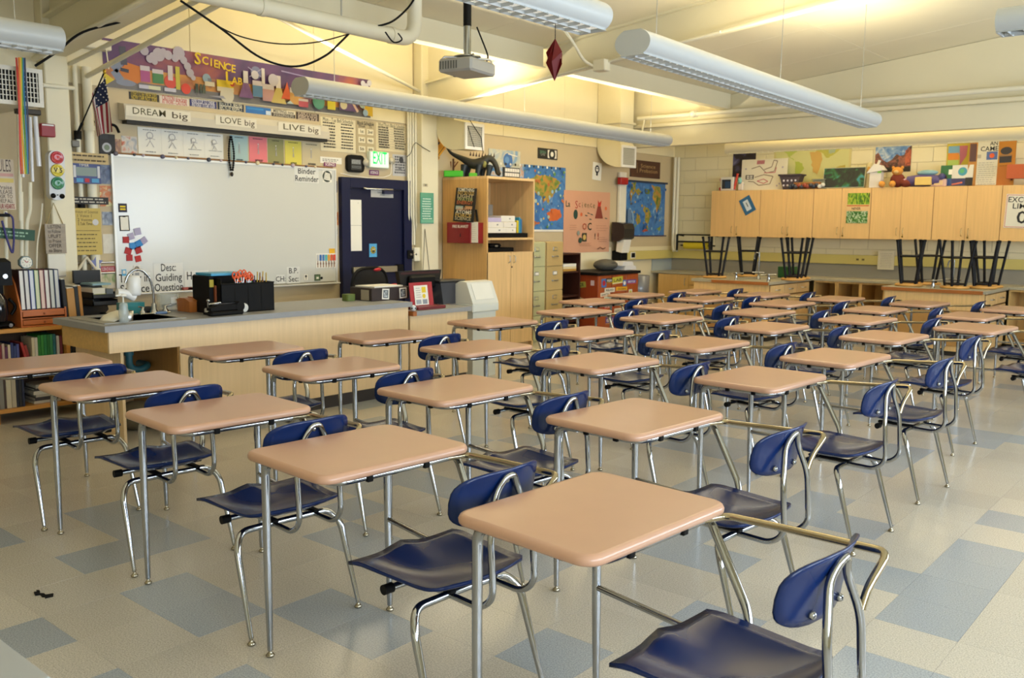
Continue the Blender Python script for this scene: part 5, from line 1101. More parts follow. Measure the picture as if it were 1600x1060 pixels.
# objects round the sink
def Lathe(n, px, py, prof, mt, lab, cat, z=CZ, seg=20, part_n=None):
    p = ATZ(px, py, z); m = MB(); m.lathe(prof, mt, seg); return m.build(n, loc=(p.x, p.y, z+.001), label=lab, cat=cat)
p = ATZ(157, 500, CZ); m = MB(); R = Matrix.Rotation(math.radians(18), 3, 'X') @ Matrix.Rotation(math.radians(-14), 3, 'Y')
pr = [(.001, .075), (.05, .07), (.095, .045), (.118, .004), (.115, .0), (.09, .04), (.048, .063), (.001, .067)]
m.lathe(pr, M('#e9e2cc', .3, coat=.3), 26); m.v = [tuple(R @ Vector(v)) for v in m.v]; m.build('bowl', loc=(-6.25, 3.03, .815), label='cream bowl upside down on the sink edge', cat='bowl')
CLR = M('#c9d2d0', .08, 0, 0, alpha=.45, coat=.4)
p = ATZ(189.5, 503, CZ); t = thing('soap_bottle', 'clear pump bottle standing on the sink edge', 'bottle', (-6.02, p.y-.02, CZ+.005)); k = (ATX(188, 461, -6.02).z-CZ)
m = MB(); m.lathe([(.03, 0), (.033, .01), (.033, k*.42), (.028, k*.5), (.03, k*.56), (.026, k*.66), (.012, k*.7)], CLR, 18); m.build('bottle_body', t)
m = MB(); m.cyl((0, 0, k*.68), (0, 0, k*.95), .006, M('#c9cbc6', .3), 8); m.lathe([(.02, k*.92), (.024, k*.95), (.012, k)], WHITE, 14); m.tube([(0, 0, k*.97), (0, -.05, k*.95)], .007, WHITE, 8); m.build('pump', t)
p = Vector((-6.56, 3.33, CZ)); m = MB()
t = thing('dish_rack', 'teal box and dark cloth beside the faucet', 'box', (-6.6, ATX(205, 485, -6.6).y, CZ+.001)); m = MB(); k = ATX(200, 473, -6.6).z-CZ
m.prism([(-.05, 0), (.05, 0), (.055, k), (-.045, k)], -.09, .08, M('#237a78', .4), 'y'); m.build('teal_box', t)
m = MB(); m.ell((.03, .12, .025), (.06, .06, .025), M('#2a2a2e', .9), 12, 6); m.build('cloth', t)
Lathe('steel_cup', 200, 503, [(.03, 0), (.034, .01), (.04, .075), (.038, .075), (.03, .01), (.001, .008)], STEEL, 'small steel cup standing in front of the teal box', 'cup')
p = ATZ(262, 490, CZ); t = thing('beaker', 'glass beaker with a brush handle inside', 'beaker', (p.x-.25, ATX(263, 480, p.x-.25).y, CZ+.001)); k = ATX(263, 459, p.x-.25).z-CZ
m = MB(); BG = M('#dfe6e2', .05, 0, 0, alpha=.33, coat=.6); m.lathe([(.001, .004), (.085, .004), (.088, .02), (.088, k-.01), (.094, k), (.091, k), (.084, k-.012), (.083, .022), (.001, .01)], BG, 26); m.build('glass', t)
f = Flat(.05, .05, M('#e9ece6', .5), .001); f.build('label_patch', t, mw=Matrix.Translation((.089, .0, k*.62)) @ Matrix(((0, 0, 1, 0), (1, 0, 0, 0), (0, 1, 0, 0), (0, 0, 0, 1))))
m = MB(); m.tube([(.02, -.06, k*.28), (.02, .02, k*.3), (.03, .07, k*.6)], .014, M('#3a2a22', .5), 10, .03); m.build('brush_handle', t)
p = ATZ(256, 492, CZ); m = MB(); m.bx(-.03, .03, -.05, .04, 0, .018, M('#5f79a0', .6), .006); m.build('sponge', loc=(p.x-.08, p.y+.02, CZ+.001), label='blue sponge lying in front of the beaker', cat='sponge')
p = ATZ(308, 487, CZ); t = thing('tissue_box', 'orange brown house shaped tissue box on the counter', 'tissue box', (p.x-.05, p.y, CZ+.001)); OW = wood('#b0682a', 'z'); k = ATX(308, 467, p.x-.05).z-CZ
m = MB(); m.bx(-.09, .09, -.085, .085, 0, k*.9, OW); m.build('case', t); m = MB(); m.prism([(-.1, k*.9), (.1, k*.9), (.04, k*1.12), (-.04, k*1.12)], -.095, .095, OW, 'y'); m.bx(-.03, .03, -.03, .03, k*1.1, k*1.2, OW); m.build('roof', t)
p = ATZ(328, 492, CZ); t = thing('hole_punch', 'chrome and black desktop punch left of the black organiser', 'punch', (p.x, p.y, CZ+.001)); m = MB()
m.bx(-.03, .03, -.04, .16, 0, .02, BLACK, .004); m.lathe([(.03, .02), (.03, .045), (.022, .05)], STEEL, 16, (0, -.01, 0)); m.cyl((0, -.01, .05), (0, -.01, .1), .009, CHROME, 10); m.ell((0, -.01, .105), (.014, .014, .014), CHROME, 10, 6); m.build('base', t)
m = MB(); m.tube([(0, -.01, .075), (0, .14, .09)], .012, CHROME, 10); m.cyl((0, .06, .02), (0, .06, .08), .01, CHROME, 8); m.build('lever', t)
p = ATZ(352, 492, CZ); t = thing('stapler', 'black three hole stapler in front of the black organiser', 'stapler', (p.x+.03, p.y-.02, CZ+.001), math.radians(4)); m = MB()
m.bx(-.035, .035, -.14, .15, 0, .035, BLACK, .01); m.build('base', t); m = MB(); m.prism([(-.14, .04), (.15, .04), (.14, .075), (-.05, .085), (-.14, .06)], -.028, .028, BLACK, 'x'); m.cyl((.03, .12, .06), (-.03, .12, .06), .038, BLACK, 14); m.build('arm', t)
MB().bx(-.012, .012, -.12, .1, .085, .09, CHROME).build('plate', t)
m = MB(); p2 = ATZ(377, 488, CZ); m.lathe([(.036, 0), (.036, .025), (.03, .03)], M('#cfcfc9', .4), 16, ax='x'); m.build('tape_roll', loc=(p2.x+.02, p2.y, CZ+.037), label='pale tape roll between stapler and organiser', cat='tape')
# black organiser full of pens and scissors
ox0, ox1 = -6.45, -6.10; oy0, oy1 = ATX(346, 480, -6.10).y, ATX(431, 480, -6.08).y
t = thing('desk_organizer', 'black mesh organiser full of pens and orange scissors', 'organiser', (-6.28, (oy0+oy1)/2, CZ+.001)); oh = ATX(431, 441, -6.08).z-CZ
MESHB = M('#060607', .6, 0, .03, spec=.2)
m = MB(); w2 = (oy1-oy0)/2; x0_, x1_ = -.17, .18
m.bx(x0_, x1_, -w2, w2, 0, .006, MESHB); m.bx(x1_-.005, x1_, -w2, w2, 0, oh, MESHB); m.bx(x0_, x0_+.005, -w2, w2, 0, oh*1.25, MESHB)
m.bx(x0_, x1_, -w2, -w2+.005, 0, oh*1.2, MESHB); m.bx(x0_, x1_, w2-.005, w2, 0, oh, MESHB)
for k in range(1, 4): m.bx(x0_, x1_, -w2+k*w2/2-.002, -w2+k*w2/2+.002, .006, oh*.9, MESHB)
m.tube([(x1_, -w2, oh), (x1_, w2, oh), (x0_, w2, oh)], .005, BLACK, 6); m.build('mesh_case', t)
m = MB(); m.bx(-.14, .1, -w2-.05, -w2-.012, 0, oh*1.26, BLACK, .004); m.build('magazine_file', t)
m = MB(); m.bx(-.12, .1, -w2-.03, w2*.15, oh*1.27, oh*1.36, M('#3f9ecb', .4), .003); m.build('blue_folder', t)
m = MB(); m.bx(.101, .106, -w2-.048, -w2-.014, oh*.9, oh*1.15, M('#b9a83a', .6)); m.build('yellow_card', t); m = MB(); m.bx(.1, .12, -w2-.012, -w2+.03, 0, oh*.95, M('#8e4a26', .6)); m.build('brown_book', t)
ro = random.Random(9); pens = ['#c63a2a', '#2a3f9a', '#2f7a4a', '#d9a12a', '#3a3a44', '#b9a86a', '#d0622a', '#7a4a9a', '#c9c9c4', '#4a90b8']
for k in range(26):
    y = -w2*.2+w2*1.15*(k+.5)/26; x = ro.uniform(.02, .15); tl = ro.uniform(-.12, .12); L = oh*ro.uniform(1.08, 1.36)
    m = MB(); cc = HX(pens[k % 10] if k < 18 else ro.choice(('#c9a53a', '#b98a2a', '#8a5a4a'))); m.tube([(x, y, .01), (x+.01, y+tl*.25, L)], .0045, cc, 6); m.build('pencil' if k >= 18 else 'pen', t)
for k, (yy, zz, r1) in enumerate(((-.35, 1.28, .3), (-.28, 1.16, -.3), (-.12, 1.34, .1), (.08, 1.26, -.2), (.14, 1.2, .5))):
    m = MB(); O_ = HX('#d9531c', .35); y = yy*w2
    for s in (-1, 1): m.tube([(.15, y+s*.017+.016*math.cos(a), oh*zz+.026*math.sin(a)) for a in [2*PI*q/10 for q in range(10)]], .006, O_, 6, closed=True)
    m.tube([(.15, y-.012, oh*zz-.03), (.15, y+.006, oh*.6)], .006, STEEL, 6); m.tube([(.15, y+.012, oh*zz-.03), (.15, y-.006, oh*.6)], .006, STEEL, 6); m.build('scissors', t)
# brown box with pictures, pen dots, ball
p0, p1, p2 = ATZ(549, 468, CZ), ATZ(581, 471.5, CZ), ATZ(627, 466, CZ)
t = thing('picture_box', 'dark brown box with pasted pictures at the counter end', 'box', (p1.x, p1.y, CZ+.001)); bh = ATX(583, 451, p1.x).z-CZ
BB = M('#2a1c18', .5, 0, .05); dx, dy = .30, p2.y-p1.y
m = MB(); m.bx(-dx, 0, 0, dy, 0, bh, BB, .004); m.build('box', t)
MB().bx(-dx*.95, -.02, .05, dy-.06, bh+.001, bh+.012, PAPER).build('paper', t)
for k, (y, w_, rr) in enumerate(((dy*.36, .085, -.06), (dy*.83, .09, .05))):
    f = Flat(w_, bh*.82, PAPER, .001); f.rect(.14, .12, .86, .88, HX('#57606a') if k == 0 else HX('#3a3a3c')); f.rect(.25, .22, .75, .8, blotch('print_small', ((.4, '#2a2c30'), (.55, '#b9c2c6'), (.7, '#e0e0da')), 40, 3))
    f.build('picture', t, mw=Matrix.Translation((.001, y, bh*.5)) @ Matrix(((0, 0, 1, 0), (1, 0, 0, 0), (0, 1, 0, 0), (0, 0, 0, 1))) @ Matrix.Rotation(rr, 4, 'Z'))
f = Flat(.11, bh*.8, HX('#a59a84'), .001); f.build('picture', t, mw=Matrix.Translation((-.09, -.002, bh*.45)) @ Matrix(((1, 0, 0, 0), (0, 0, -1, 0), (0, 1, 0, 0), (0, 0, 0, 1))))
m = MB(); m.prism(rrect(.1, .1, .03), 0, .06, M('#5a6a2a', .6)); m.build('green_jar', loc=(p1.x-.2, p1.y-.10, CZ+.001), label='small dark green jar left of the brown picture box', cat='jar')
p = ATZ(642, 469, .79); m = MB(); m.ell((0, 0, .028), (.028, .028, .028), M('#c4ccd4', .2, coat=.4), 14, 9)
for a in range(5): m.ell((.024*math.cos(a*1.26), .024*math.sin(a*1.26), .028), (.009, .009, .009), BLACK, 6, 4)
m.build('small_ball', loc=(-5.915, 5.615, .7425), label='tiny black and white ball at the step in the counter', cat='ball')
# lower desk at the far end
ly0, ly1, LZ = 5.585, 6.36, .74
t = thing('side_desk', 'lower maple desk with grey top joined to the counter end', 'desk', (-6.28, 5.97, 0))
m = MB(); m.bx(-6.68, -5.89, ly0+.045, ly1, .70, LZ, GREY); loc(m, 'worktop', t); m = MB(); m.bx(-6.68, -5.885, ly0, ly0+.045, .70, LZ, wood('#9a5a28', 'y')); loc(m, 'bare_edge', t)
m = MB(); m.bx(fx-.02, fx, ly0, ly1-.02, .1, .70, AP); m.bx(-6.66, fx-.02, ly1-.04, ly1-.02, 0, .70, AP); loc(m, 'front_panel', t); m = MB(); m.bx(-6.6, fx+.004, ly0, ly1-.04, 0, .1, M('#2a2422', .5)); loc(m, 'kick_board', t)
# monitor, sign holder, wrapped dark thing
my = ATX(660, 450, -6.33).y; t = thing('monitor', 'black computer monitor seen from behind on the side desk', 'monitor', (-6.36, my, LZ+.001)); mh = ATX(660, 423, -6.33).z-LZ
a_, b_ = ATX(626, 430, -6.33).y-my, ATX(693, 425, -6.33).y-my
m = MB(); m.prism([(a_, mh*.99), (a_+.05, .1), (b_-.05, .1), (b_, mh)][::-1], -.05, .0, M('#101011', .3, coat=.3), 'x'); m.bx(0, .05, a_*.6, b_*.6, .16, mh*.86, BLACK, .02); m.bx(0.0, .003, a_*.9, b_*.9, mh*.9, mh*.96, M('#3a1216', .4)); m.build('case', t)
m = MB(); m.bx(-.03, .03, -.04, .04, .012, .2, BLACK, .008); m.bx(-.1, .1, -.14, .14, 0, .014, BLACK, .005); m.build('stand', t)
sy_ = ATX(664, 460, -6.0).y; t = thing('sign_holder', 'red backed acrylic sign holder with a white sheet', 'sign holder', (-6.0, sy_, LZ+.001), 0); sh = ATX(664, 442, -6.0).z-LZ
wy = (ATX(683, 450, -6).y-ATX(648, 450, -6).y)/2
RS = M('#a5303a', .25, 0, .04, coat=.5); m = MB(); m.prism([(-.035, .02), (-.028, .02), (-.06, sh), (-.067, sh)][::-1], -wy, wy, RS, 'y'); m.build('back_panel', t)
f = Flat(wy*1.2, sh*.74, PAPER, .001); f.rect(.08, .06, .45, .28, HX('#9aa0a8')); f.rect(.55, .05, .9, .28, HX('#8a8f98')); f.rect(.55, .62, .85, .92, HX('#e0c22a')); f.disc(.68, .45, .12, HX('#e0c22a')); scribble(f, .08, .35, .5, .92, 5, .005, PENCIL, 2)
f.build('sheet', t, mw=Matrix.Translation((-.038, -.01, sh*.52)) @ Matrix.Rotation(math.radians(-8), 4, 'Y') @ Matrix(((0, 0, 1, 0), (1, 0, 0, 0), (0, 1, 0, 0), (0, 0, 0, 1))))
m = MB(); m.bx(-.12, .06, -wy*.95, wy*1.5, 0, .03, M('#6a2026', .4, coat=.3), .004); f2 = None; m.build('base', t)
m = MB(); p = Vector((-6.18, ATX(703, 462, -6.18).y, LZ)); m.prism([(-.13, 0), (.14, 0), (.17, .21), (-.17, .21)], -.1, .1, M('#3b3d45', .35, 0, .12, 12, coat=.4), 'x'); m.bx(-.11, .11, -.18, .18, .21, .235, M('#16171a', .4), .008); m.build('lined_basket', loc=(p.x-.16, p.y+.1, LZ+.001), label='dark waste basket lined with grey plastic behind the desk', cat='basket')
# white swing top bin
bx0, bx1, by0, by1 = -6.32, -6.0, 6.50, 6.88
t = thing('swing_bin', 'white swing top waste bin beside the side desk', 'bin', (-6.16, 6.69, 0)); WB_ = M('#cfd2cb', .45, 0, .04)
m = MB(); m.prism([(-.14, -.17), (.14, -.17), (.14, .17), (-.14, .17)], 0, .74, WB_); m.bx(-.165, .165, -.195, .195, .66, .745, WB_, .01); m.build('bin_body', t)
m = MB(); m.prism([(-.16, .745), (.16, .745), (.07, .955), (-.02, .965), (-.09, .93)], -.19, .19, M('#d6d6cd', .45, 0, .03), 'y'); m.build('hood', t)
v = Vector((-.09, 0, .21)).normalized(); nn = Vector((.21, 0, .09)).normalized(); o_ = Vector((.112, 0, .86))
MB().bx(-.085, .085, -.14, .14, 0, .006, M('#e0dfd6', .4), .003).build('flap', t, mw=Matrix(((v.x, 0, nn.x, o_.x), (0, -1, 0, 0), (v.z, 0, nn.z, o_.z), (0, 0, 0, 1))))
# office chair behind the counter
t = thing('office_chair', 'black mesh office chair with red armrest ends behind the counter', 'chair', (-7.14, ATX(578, 450, -7.14).y, 0), math.radians(12))
zt = ATX(560, 421, -7.0).z; m = MB(); P = []
N = 10
w_b = .30
rim = [(.0+.09*math.cos(k*2*PI/24)**2*0, w_b*math.copysign(abs(math.cos(k*2*PI/24))**.6, math.cos(k*2*PI/24)), zt-.28+.28*math.copysign(abs(math.sin(k*2*PI/24))**.6, math.sin(k*2*PI/24))) for k in range(24)]
m.tube(rim, .017, BLACK, 8, closed=True); m.build('back_frame', t)
m = MB(); m.prism([(y*.97, z) for _, y, z in rim], -.006, .006, M('#17171a', .8, alpha=.88), 'x'); m.build('mesh_back', t)
m = MB(); m.bx(.02, .40, -.25, .25, .44, .52, BLACK, .03); m.build('seat', t)
for s in (-1, 1):
    m = MB(); m.tube([(.3, s*.27, .45), (.3, s*.31, .55), (.28, s*.31, zt-.40)], .016, BLACK, 8, .04); m.bx(.12, .4, s*.31-.04, s*.31+.04, zt-.40, zt-.37, BLACK, .012); m.build('arm', t)
for dx_, dy_, dz_ in ((.0, .02, -.02), (.12, .16, -.19)):
    m = MB(); m.ell((dx_, .1+dy_, zt+dz_), (.03, .07, .022), M('#b8202a', .4), 12, 6); m.build('red_pad', t)
m = MB(); m.cyl((.15, 0, .1), (.15, 0, .44), .03, BLACK, 12); m.tube([(0, 0, .5), (.05, 0, zt-.3)], .025, BLACK, 8); m.build('column', t)
for k in range(5):
    a = 2*PI*k/5+.3; m = MB(); m.tube([(.15, 0, .11), (.15+.26*math.cos(a), .26*math.sin(a), .075)], [.025, .016], BLACK, 8); m.build('leg', t)
    m = MB(); m.lathe([(.028, -.018), (.028, .018)], BLACK, 12, ax='y', c=(.15+.26*math.cos(a), .26*math.sin(a), .029)); m.build('caster', t)
# backpack-like bundle under the sink end
m = MB(); p = ATZ(208, 664, 0); m.ell((0, 0, .1), (.14, .17, .11), M('#6a6048', .9, 0, .3, 14), 14, 8); m.ell((.04, .13, .07), (.09, .1, .07), M('#574d38', .9, 0, .3, 14), 12, 7); m.build('cloth_bundle', loc=(p.x+.14, p.y-.04, 0.0), label='crumpled brown cloth bundle on the floor under the sink', cat='bundle')
# ================================================================== low bookcase with books at far left
X0, X1, Y0, Y1 = -7.56, -7.2, 2.56, 3.92; BZ = .715; WD = wood('#c98f46', 'y')
t = thing('bookcase', 'low honey wood bookcase full of books behind the counter end', 'bookcase', (-7.4, 3.2, 0))
for n, bxs in (('side_panel', (X0, X1, Y0, Y0+.03, 0, BZ-.03)), ('side_panel', (X0, X1, Y1-.03, Y1, 0, BZ-.03)), ('side_panel', (X0, X1, 3.10, 3.13, .11, BZ-.03)), ('top_board', (X0, X1+.01, Y0, Y1, BZ-.03, BZ)), ('shelf', (X0, X1, Y0+.03, Y1-.03, .08, .11)), ('shelf', (X0, X1, Y0+.03, Y1-.03, .385, .41)), ('back_board', (X0, X0+.01, Y0+.03, Y1-.03, .11, BZ-.03))):
    loc(MB().bx(*bxs, WD if n != 'back_board' else M('#4a3420', .7), .002), n, t)
rb_ = random.Random(12)
def book(y, z, th, hh, dd, col, lab, grp, lean=0, x1=X1-.03, flat_=False, mt=None):
    t = thing('book', lab, 'book', (x1, y, z), group=grp); cm = mt or HX(col, .5)
    if flat_:
        m = MB(); m.bx(-dd, 0, 0, hh, 0, .003, cm); m.bx(-dd, 0, 0, hh, th-.003, th, cm); m.bx(-.004, 0, 0, hh, .003, th-.003, cm); m.build('cover', t)
        MB().bx(-dd+.004, -.004, .004, hh-.004, .003, th-.003, PAPER).build('pages', t)
    else:
        m = MB(); m.bx(-dd, 0, 0, .003, 0, hh, cm); m.bx(-dd, 0, th-.003, th, 0, hh, cm); m.bx(-.004, 0, .003, th-.003, 0, hh, cm); m.build('cover', t)
        MB().bx(-dd+.006, -.004, .003, th-.003, .006, hh-.006, PAPER).build('pages', t)
        if lean: t.rotation_euler = (lean, 0, 0)
    return t
up = ['#6a1f26', '#7a2a30', '#b59a8a', '#5a2a4a', '#c9b79a', '#2a3566', '#33406f', '#4a4f86', '#a3302a', '#8e2f28', '#d2c6a6', '#cfc8b8', '#2f7a34', '#3a8a3f', '#2f7f4a', '#2a6f3a', '#3f8a5a', '#2d6f7a', '#c9c6c4', '#7a3a46', '#1f2433', '#2a2a2e', '#232838', '#3a4a3a', '#1f2f26', '#2f7a3f']
cn = {'#6a1f26': 'maroon', '#7a2a30': 'dull red', '#b59a8a': 'beige', '#5a2a4a': 'plum', '#c9b79a': 'tan', '#2a3566': 'navy', '#33406f': 'slate blue', '#4a4f86': 'violet blue', '#a3302a': 'red', '#8e2f28': 'brick red', '#d2c6a6': 'cream', '#cfc8b8': 'ivory', '#2f7a34': 'green', '#3a8a3f': 'bright green', '#2f7f4a': 'sea green', '#2a6f3a': 'dark green', '#3f8a5a': 'mint green', '#2d6f7a': 'teal', '#c9c6c4': 'pale grey', '#7a3a46': 'rose', '#1f2433': 'blue black', '#2a2a2e': 'black', '#232838': 'ink blue', '#3a4a3a': 'olive', '#1f2f26': 'bottle green', '#2f7a3f': 'leaf green'}
y = Y0+.04
for i, c_ in enumerate(up):
    th = .018 if i < 10 else (.02 if i < 18 else .02); hh = (.17+.012*(i % 3)) if i < 10 else (.235 if 11 < i < 18 else .22); lean = 0
    if i in (8, 9): lean = .22
    if y+th > 3.09 and y < 3.14: y = 3.14
    book(y+(.05 if lean else 0), .411, th, hh, .2, c_, '%s book, %s from the left on the upper shelf' % (cn[c_], ORD[i] if i < 20 else ('twenty-'+ORD[i-20])), 'books on the upper shelf', lean)
    y += th+.0025+(.05 if i == 9 else 0)+(.0 if i != 17 else .004)
low = [('#8d8a80', .03, .24, 'grey'), ('#4a3a34', .012, .24, 'brown'), ('#c9bfa4', .035, .25, 'thick cream'), ('#b9ae96', .03, .25, 'thick tan'), ('#1f2433', .016, .26, 'navy'), ('#26262a', .02, .26, 'black'), ('#2a3048', .016, .25, 'dark blue')]
y = Y0+.045
for i, (c_, th, hh, nm) in enumerate(low):
    book(y, .111, th, hh, .22, c_, '%s book, %s from the left on the bottom shelf' % (nm, ORD[i]), 'books on the bottom shelf'); y += th+.003
for k, (yy, n_, x1) in enumerate(((2.86, 6, X1-.06), (3.34, 7, X1-.04))):
    z = .111 if k == 0 else .111
    for i in range(n_):
        th = .02+.008*(i % 2); book(yy+.008*(i % 3), z, th, .2, .2, ('#c9c4b6', '#3a3a40', '#b9b4a8', '#d6d2c6', '#2c2c34', '#a8a294')[i % 6], 'flat lying book, %s from the bottom of the %s stack' % (ORD[i], ('left', 'right')[k]), 'flat stacks on the bottom shelf', flat_=True, x1=x1); z += th+.0005
for i in range(6):
    book(3.40+.004*i, .411+.026*i, .024, .24, .22, ('#4a3f52', '#c9c6c0', '#8d8a90', '#3a3844', '#d0ccc2', '#6a5a64')[i], 'flat book under the counter, %s from the bottom on the upper shelf' % ORD[i], 'flat stack on the upper shelf', flat_=True)
# coffee maker at the left edge
p = ATX(10, 460, -7.3); t = thing('coffee_maker', 'black coffee maker on the bookcase at the left edge', 'coffee maker', (-7.38, 2.66, BZ+.001)); hh = ATX(5, 404, -7.3).z-BZ
m = MB(); BK = M('#040405', .5, 0, .03, spec=.15); m.bx(-.14, .15, -.12, .09, 0, .05, BK, .02); m.prism([(-.14, .05), (-.02, .05), (-.02, hh*.62), (.16, hh*.62), (.15, hh*.95), (.05, hh), (-.1, hh*.97), (-.14, hh*.9)], -.12, .08, BK, 'y'); m.build('case', t)
m = MB(); m.lathe([(.08, .055), (.09, .1), (.085, hh*.4), (.06, hh*.5)], M('#15161c', .12, coat=.6), 20, (.07, -.02, 0)); m.tube([(.1, .07, hh*.42), (.1, .12, hh*.3), (.1, .08, .1)], .012, BK, 8, .03); m.build('carafe', t)
m = MB(); m.lathe([(.02, 0), (.018, .012)], STEEL, 14, ax='x', c=(.155, .03, hh*.75)); m.lathe([(.014, 0), (.014, .012)], STEEL, 12, ax='x', c=(.152, .05, .025)); m.build('button', t)
# orange wood desktop organiser with upright books
oy0, oy1 = ATX(31, 480, -7.22).y, ATX(103, 480, -7.22).y; t = thing('desktop_organizer', 'orange wood desktop rack with two drawers on the bookcase', 'organiser', (-7.3, (oy0+oy1)/2, BZ+.001)); OR_ = wood('#b5622a', 'y'); w2 = (oy1-oy0)/2; dh = ATX(75, 484, -7.2).z-BZ
m = MB(); m.bx(-.2, .085, -w2, w2, 0, .012, OR_); m.bx(-.2, .08, -w2+.012, w2-.012, dh-.01, dh, OR_); m.bx(-.2, .08, -w2+.012, w2-.012, dh/2-.004, dh/2+.004, OR_)
for s in (-1, 1):
    a_ = s*w2 if s < 0 else w2-.012; m.prism([(-.2, .012), (.085, .012), (.085, dh), (.0, dh+.2), (-.06, dh+.26), (-.2, dh+.28)], a_, a_+.012, OR_, 'y')
m.bx(-.2, -.19, -w2+.012, w2-.012, .012, dh+.28, OR_); m.build('case', t)
for k in range(2):
    d_ = MB().bx(.06, .088, -w2+.016, w2-.016, .016+k*dh/2, dh/2-.006+k*dh/2-.004, OR_, .003).build('drawer', t); MB().ell((.094, 0, dh*.27+k*dh/2), (.008, .008, .008), M('#8a4a20', .4), 8, 5).build('knob', d_)
spc = [('#3a1a24', 'maroon backed'), ('#22242f', 'white edged dark'), ('#2f3a8a', 'blue edged'), ('#2f6a4a', 'green edged'), ('#7a2030', 'red edged'), ('#5a1a26', 'wine coloured'), ('#2a3a3c', 'dark teal'), ('#1f2f66', 'navy')]
y = (oy0+oy1)/2-w2+.02; th = (2*w2-.045)/8; bh_ = ATX(75, 422, -7.22).z-BZ-dh
for i, (c_, nm) in enumerate(spc):
    t2 = thing('book', '%s upright book, %s from the left in the orange rack' % (nm, ORD[i]), 'book', (-7.245, y+i*th, BZ+dh+.002), group='upright books in the orange rack'); t2.rotation_euler = (.02, 0, 0)
    m = MB(); cm = HX(c_, .4); m.bx(-.22, 0, 0, .004, 0, bh_, cm); m.bx(-.22, 0, th-.007, th-.003, 0, bh_, cm); m.build('cover', t2); MB().bx(-.21, -.003, .004, th-.007, .005, bh_-.006, HX(('#e4e2dd', '#dcdad8', '#d8dde6', '#d6d9b8', '#e0c8bc', '#e2dfd8', '#cfd0c8', '#d2d2cc')[i])).build('pages', t2)
m = MB(); m.bx(-.24, -.01, 0, .05, 0, .34, M('#2a1a20', .5), .004); m.build('album', loc=(-7.23, oy0+.005, BZ+dh+.002+.003), label='tall dark maroon album in the orange rack', cat='album') if False else None
# folders and trays between rack and sink
yF = ATX(104, 470, -7.25).y
for i, (px0, px1, pt, col, lab) in enumerate(((101, 107, 437, '#14161f', 'black folder standing right of the orange rack'), (108, 121, 451, '#b98a50', 'tan cardboard file standing behind the sink'), (119, 126, 448, '#1f2428', 'dark file standing between two tan ones'), (126, 131, 447, '#b07a3a', 'brown file standing left of the black tray'))):
    a_, b_ = ATX(px0, 480, -7.22).y, ATX(px1, 480, -7.22).y; hh = ATX((px0+px1)/2, pt, -7.22).z-BZ
    t2 = thing('file_folder', lab, 'folder', (-7.22, a_, BZ+.001), group='files standing behind the sink'); t2.rotation_euler = (.05, 0, 0)
    MB().bx(-.24, 0, 0, b_-a_, 0, hh, HX(col, .6), .003).build('case', t2)
    MB().bx(-.235, -.008, .004, max(.006, b_-a_-.004), hh+.0005, hh+.006, PAPER).build('sheets', t2)
a_, b_ = ATX(131, 480, -7.3).y, ATX(181, 480, -7.3).y; zt_ = lambda py: ATX(150, py, -7.3).z-BZ
t = thing('letter_tray', 'black letter trays stacked with papers behind the sink', 'letter tray', (-7.36, (a_+b_)/2, BZ+.001)); w2 = (b_-a_)/2-.03; m = MB(); TB = M('#232527', .4, 0, .03)
for z in (0, zt_(477), zt_(466)): m.bx(-.16, .16, -w2, w2, z, z+.006, TB); m.bx(.15, .16, -w2, w2, z, z+.035, TB); m.bx(-.16, .16, -w2, -w2+.006, z, z+.05, TB); m.bx(-.16, .16, w2-.006, w2, z, z+.05, TB)
m.bx(-.16, -.14, -w2, w2, 0, zt_(440), TB); m.prism([(-w2, zt_(438)), (w2, zt_(438)), (w2+.05, zt_(468)), (w2+.07, zt_(489)), (w2, 0), (w2-.01, 0)][::-1], -.165, -.15, TB, 'x'); m.build('tray', t)
m = MB(); m.bx(-.13, .12, -w2+.02, w2*.2, zt_(464), zt_(450), PAPER); m.build('papers', t); m = MB(); m.bx(.125, .13, -w2+.02, w2*.25, zt_(464), zt_(459), HX('#b5b83a')); m.build('yellow_strip', t); m = MB(); m.bx(-.1, .13, w2*.25, w2*.8, zt_(464), zt_(452), M('#6a7278', .4)); m.build('grey_box', t)
m = MB(); m.bx(-.12, .1, -w2+.03, w2*.8, zt_(446), zt_(443), HX('#8fb4c4')); m.build('blue_folder', t)
m = MB(); m.bx(-.13, -.10, -w2*1.25, w2*.9, zt_(444), zt_(424), M('#0f1013', .5)); m.build('black_panel', t)

# ================================================================== tall cabinet, filing cabinets, sticker cabinet
tx, ty0, ty1, tz = -7.06, 7.88, 8.76, 2.085
TC = wood('#caa063', 'z'); TF = wood('#d8b581', 'z')
t = thing('tall_cabinet', 'tall maple cabinet with open upper shelves and two doors', 'cabinet', (-7.43, 8.32, 0)); zs, zd, zs2 = 1.375, 1.205, 1.34
xb = XL+.02
for n, b in (('side_panel', (xb, tx, ty0, ty0+.022, 0, tz-.03)), ('side_panel', (xb, tx, ty1-.022, ty1, 0, tz-.03)), ('top_board', (xb, tx, ty0, ty1, tz-.03, tz)), ('back_board', (xb, xb+.012, ty0+.022, ty1-.022, .08, tz-.03)), ('shelf', (xb+.012, tx, ty0+.022, ty1-.022, 1.345, 1.37)), ('shelf', (xb+.012, tx-.02, ty0+.022, ty1-.022, 1.18, 1.2)), ('base_board', (xb+.05, tx-.06, ty0+.022, ty1-.022, 0, .08))):
    loc(MB().bx(*b, TC if n == 'side_panel' and b[2] == ty0 else TF, .0015), n, t)
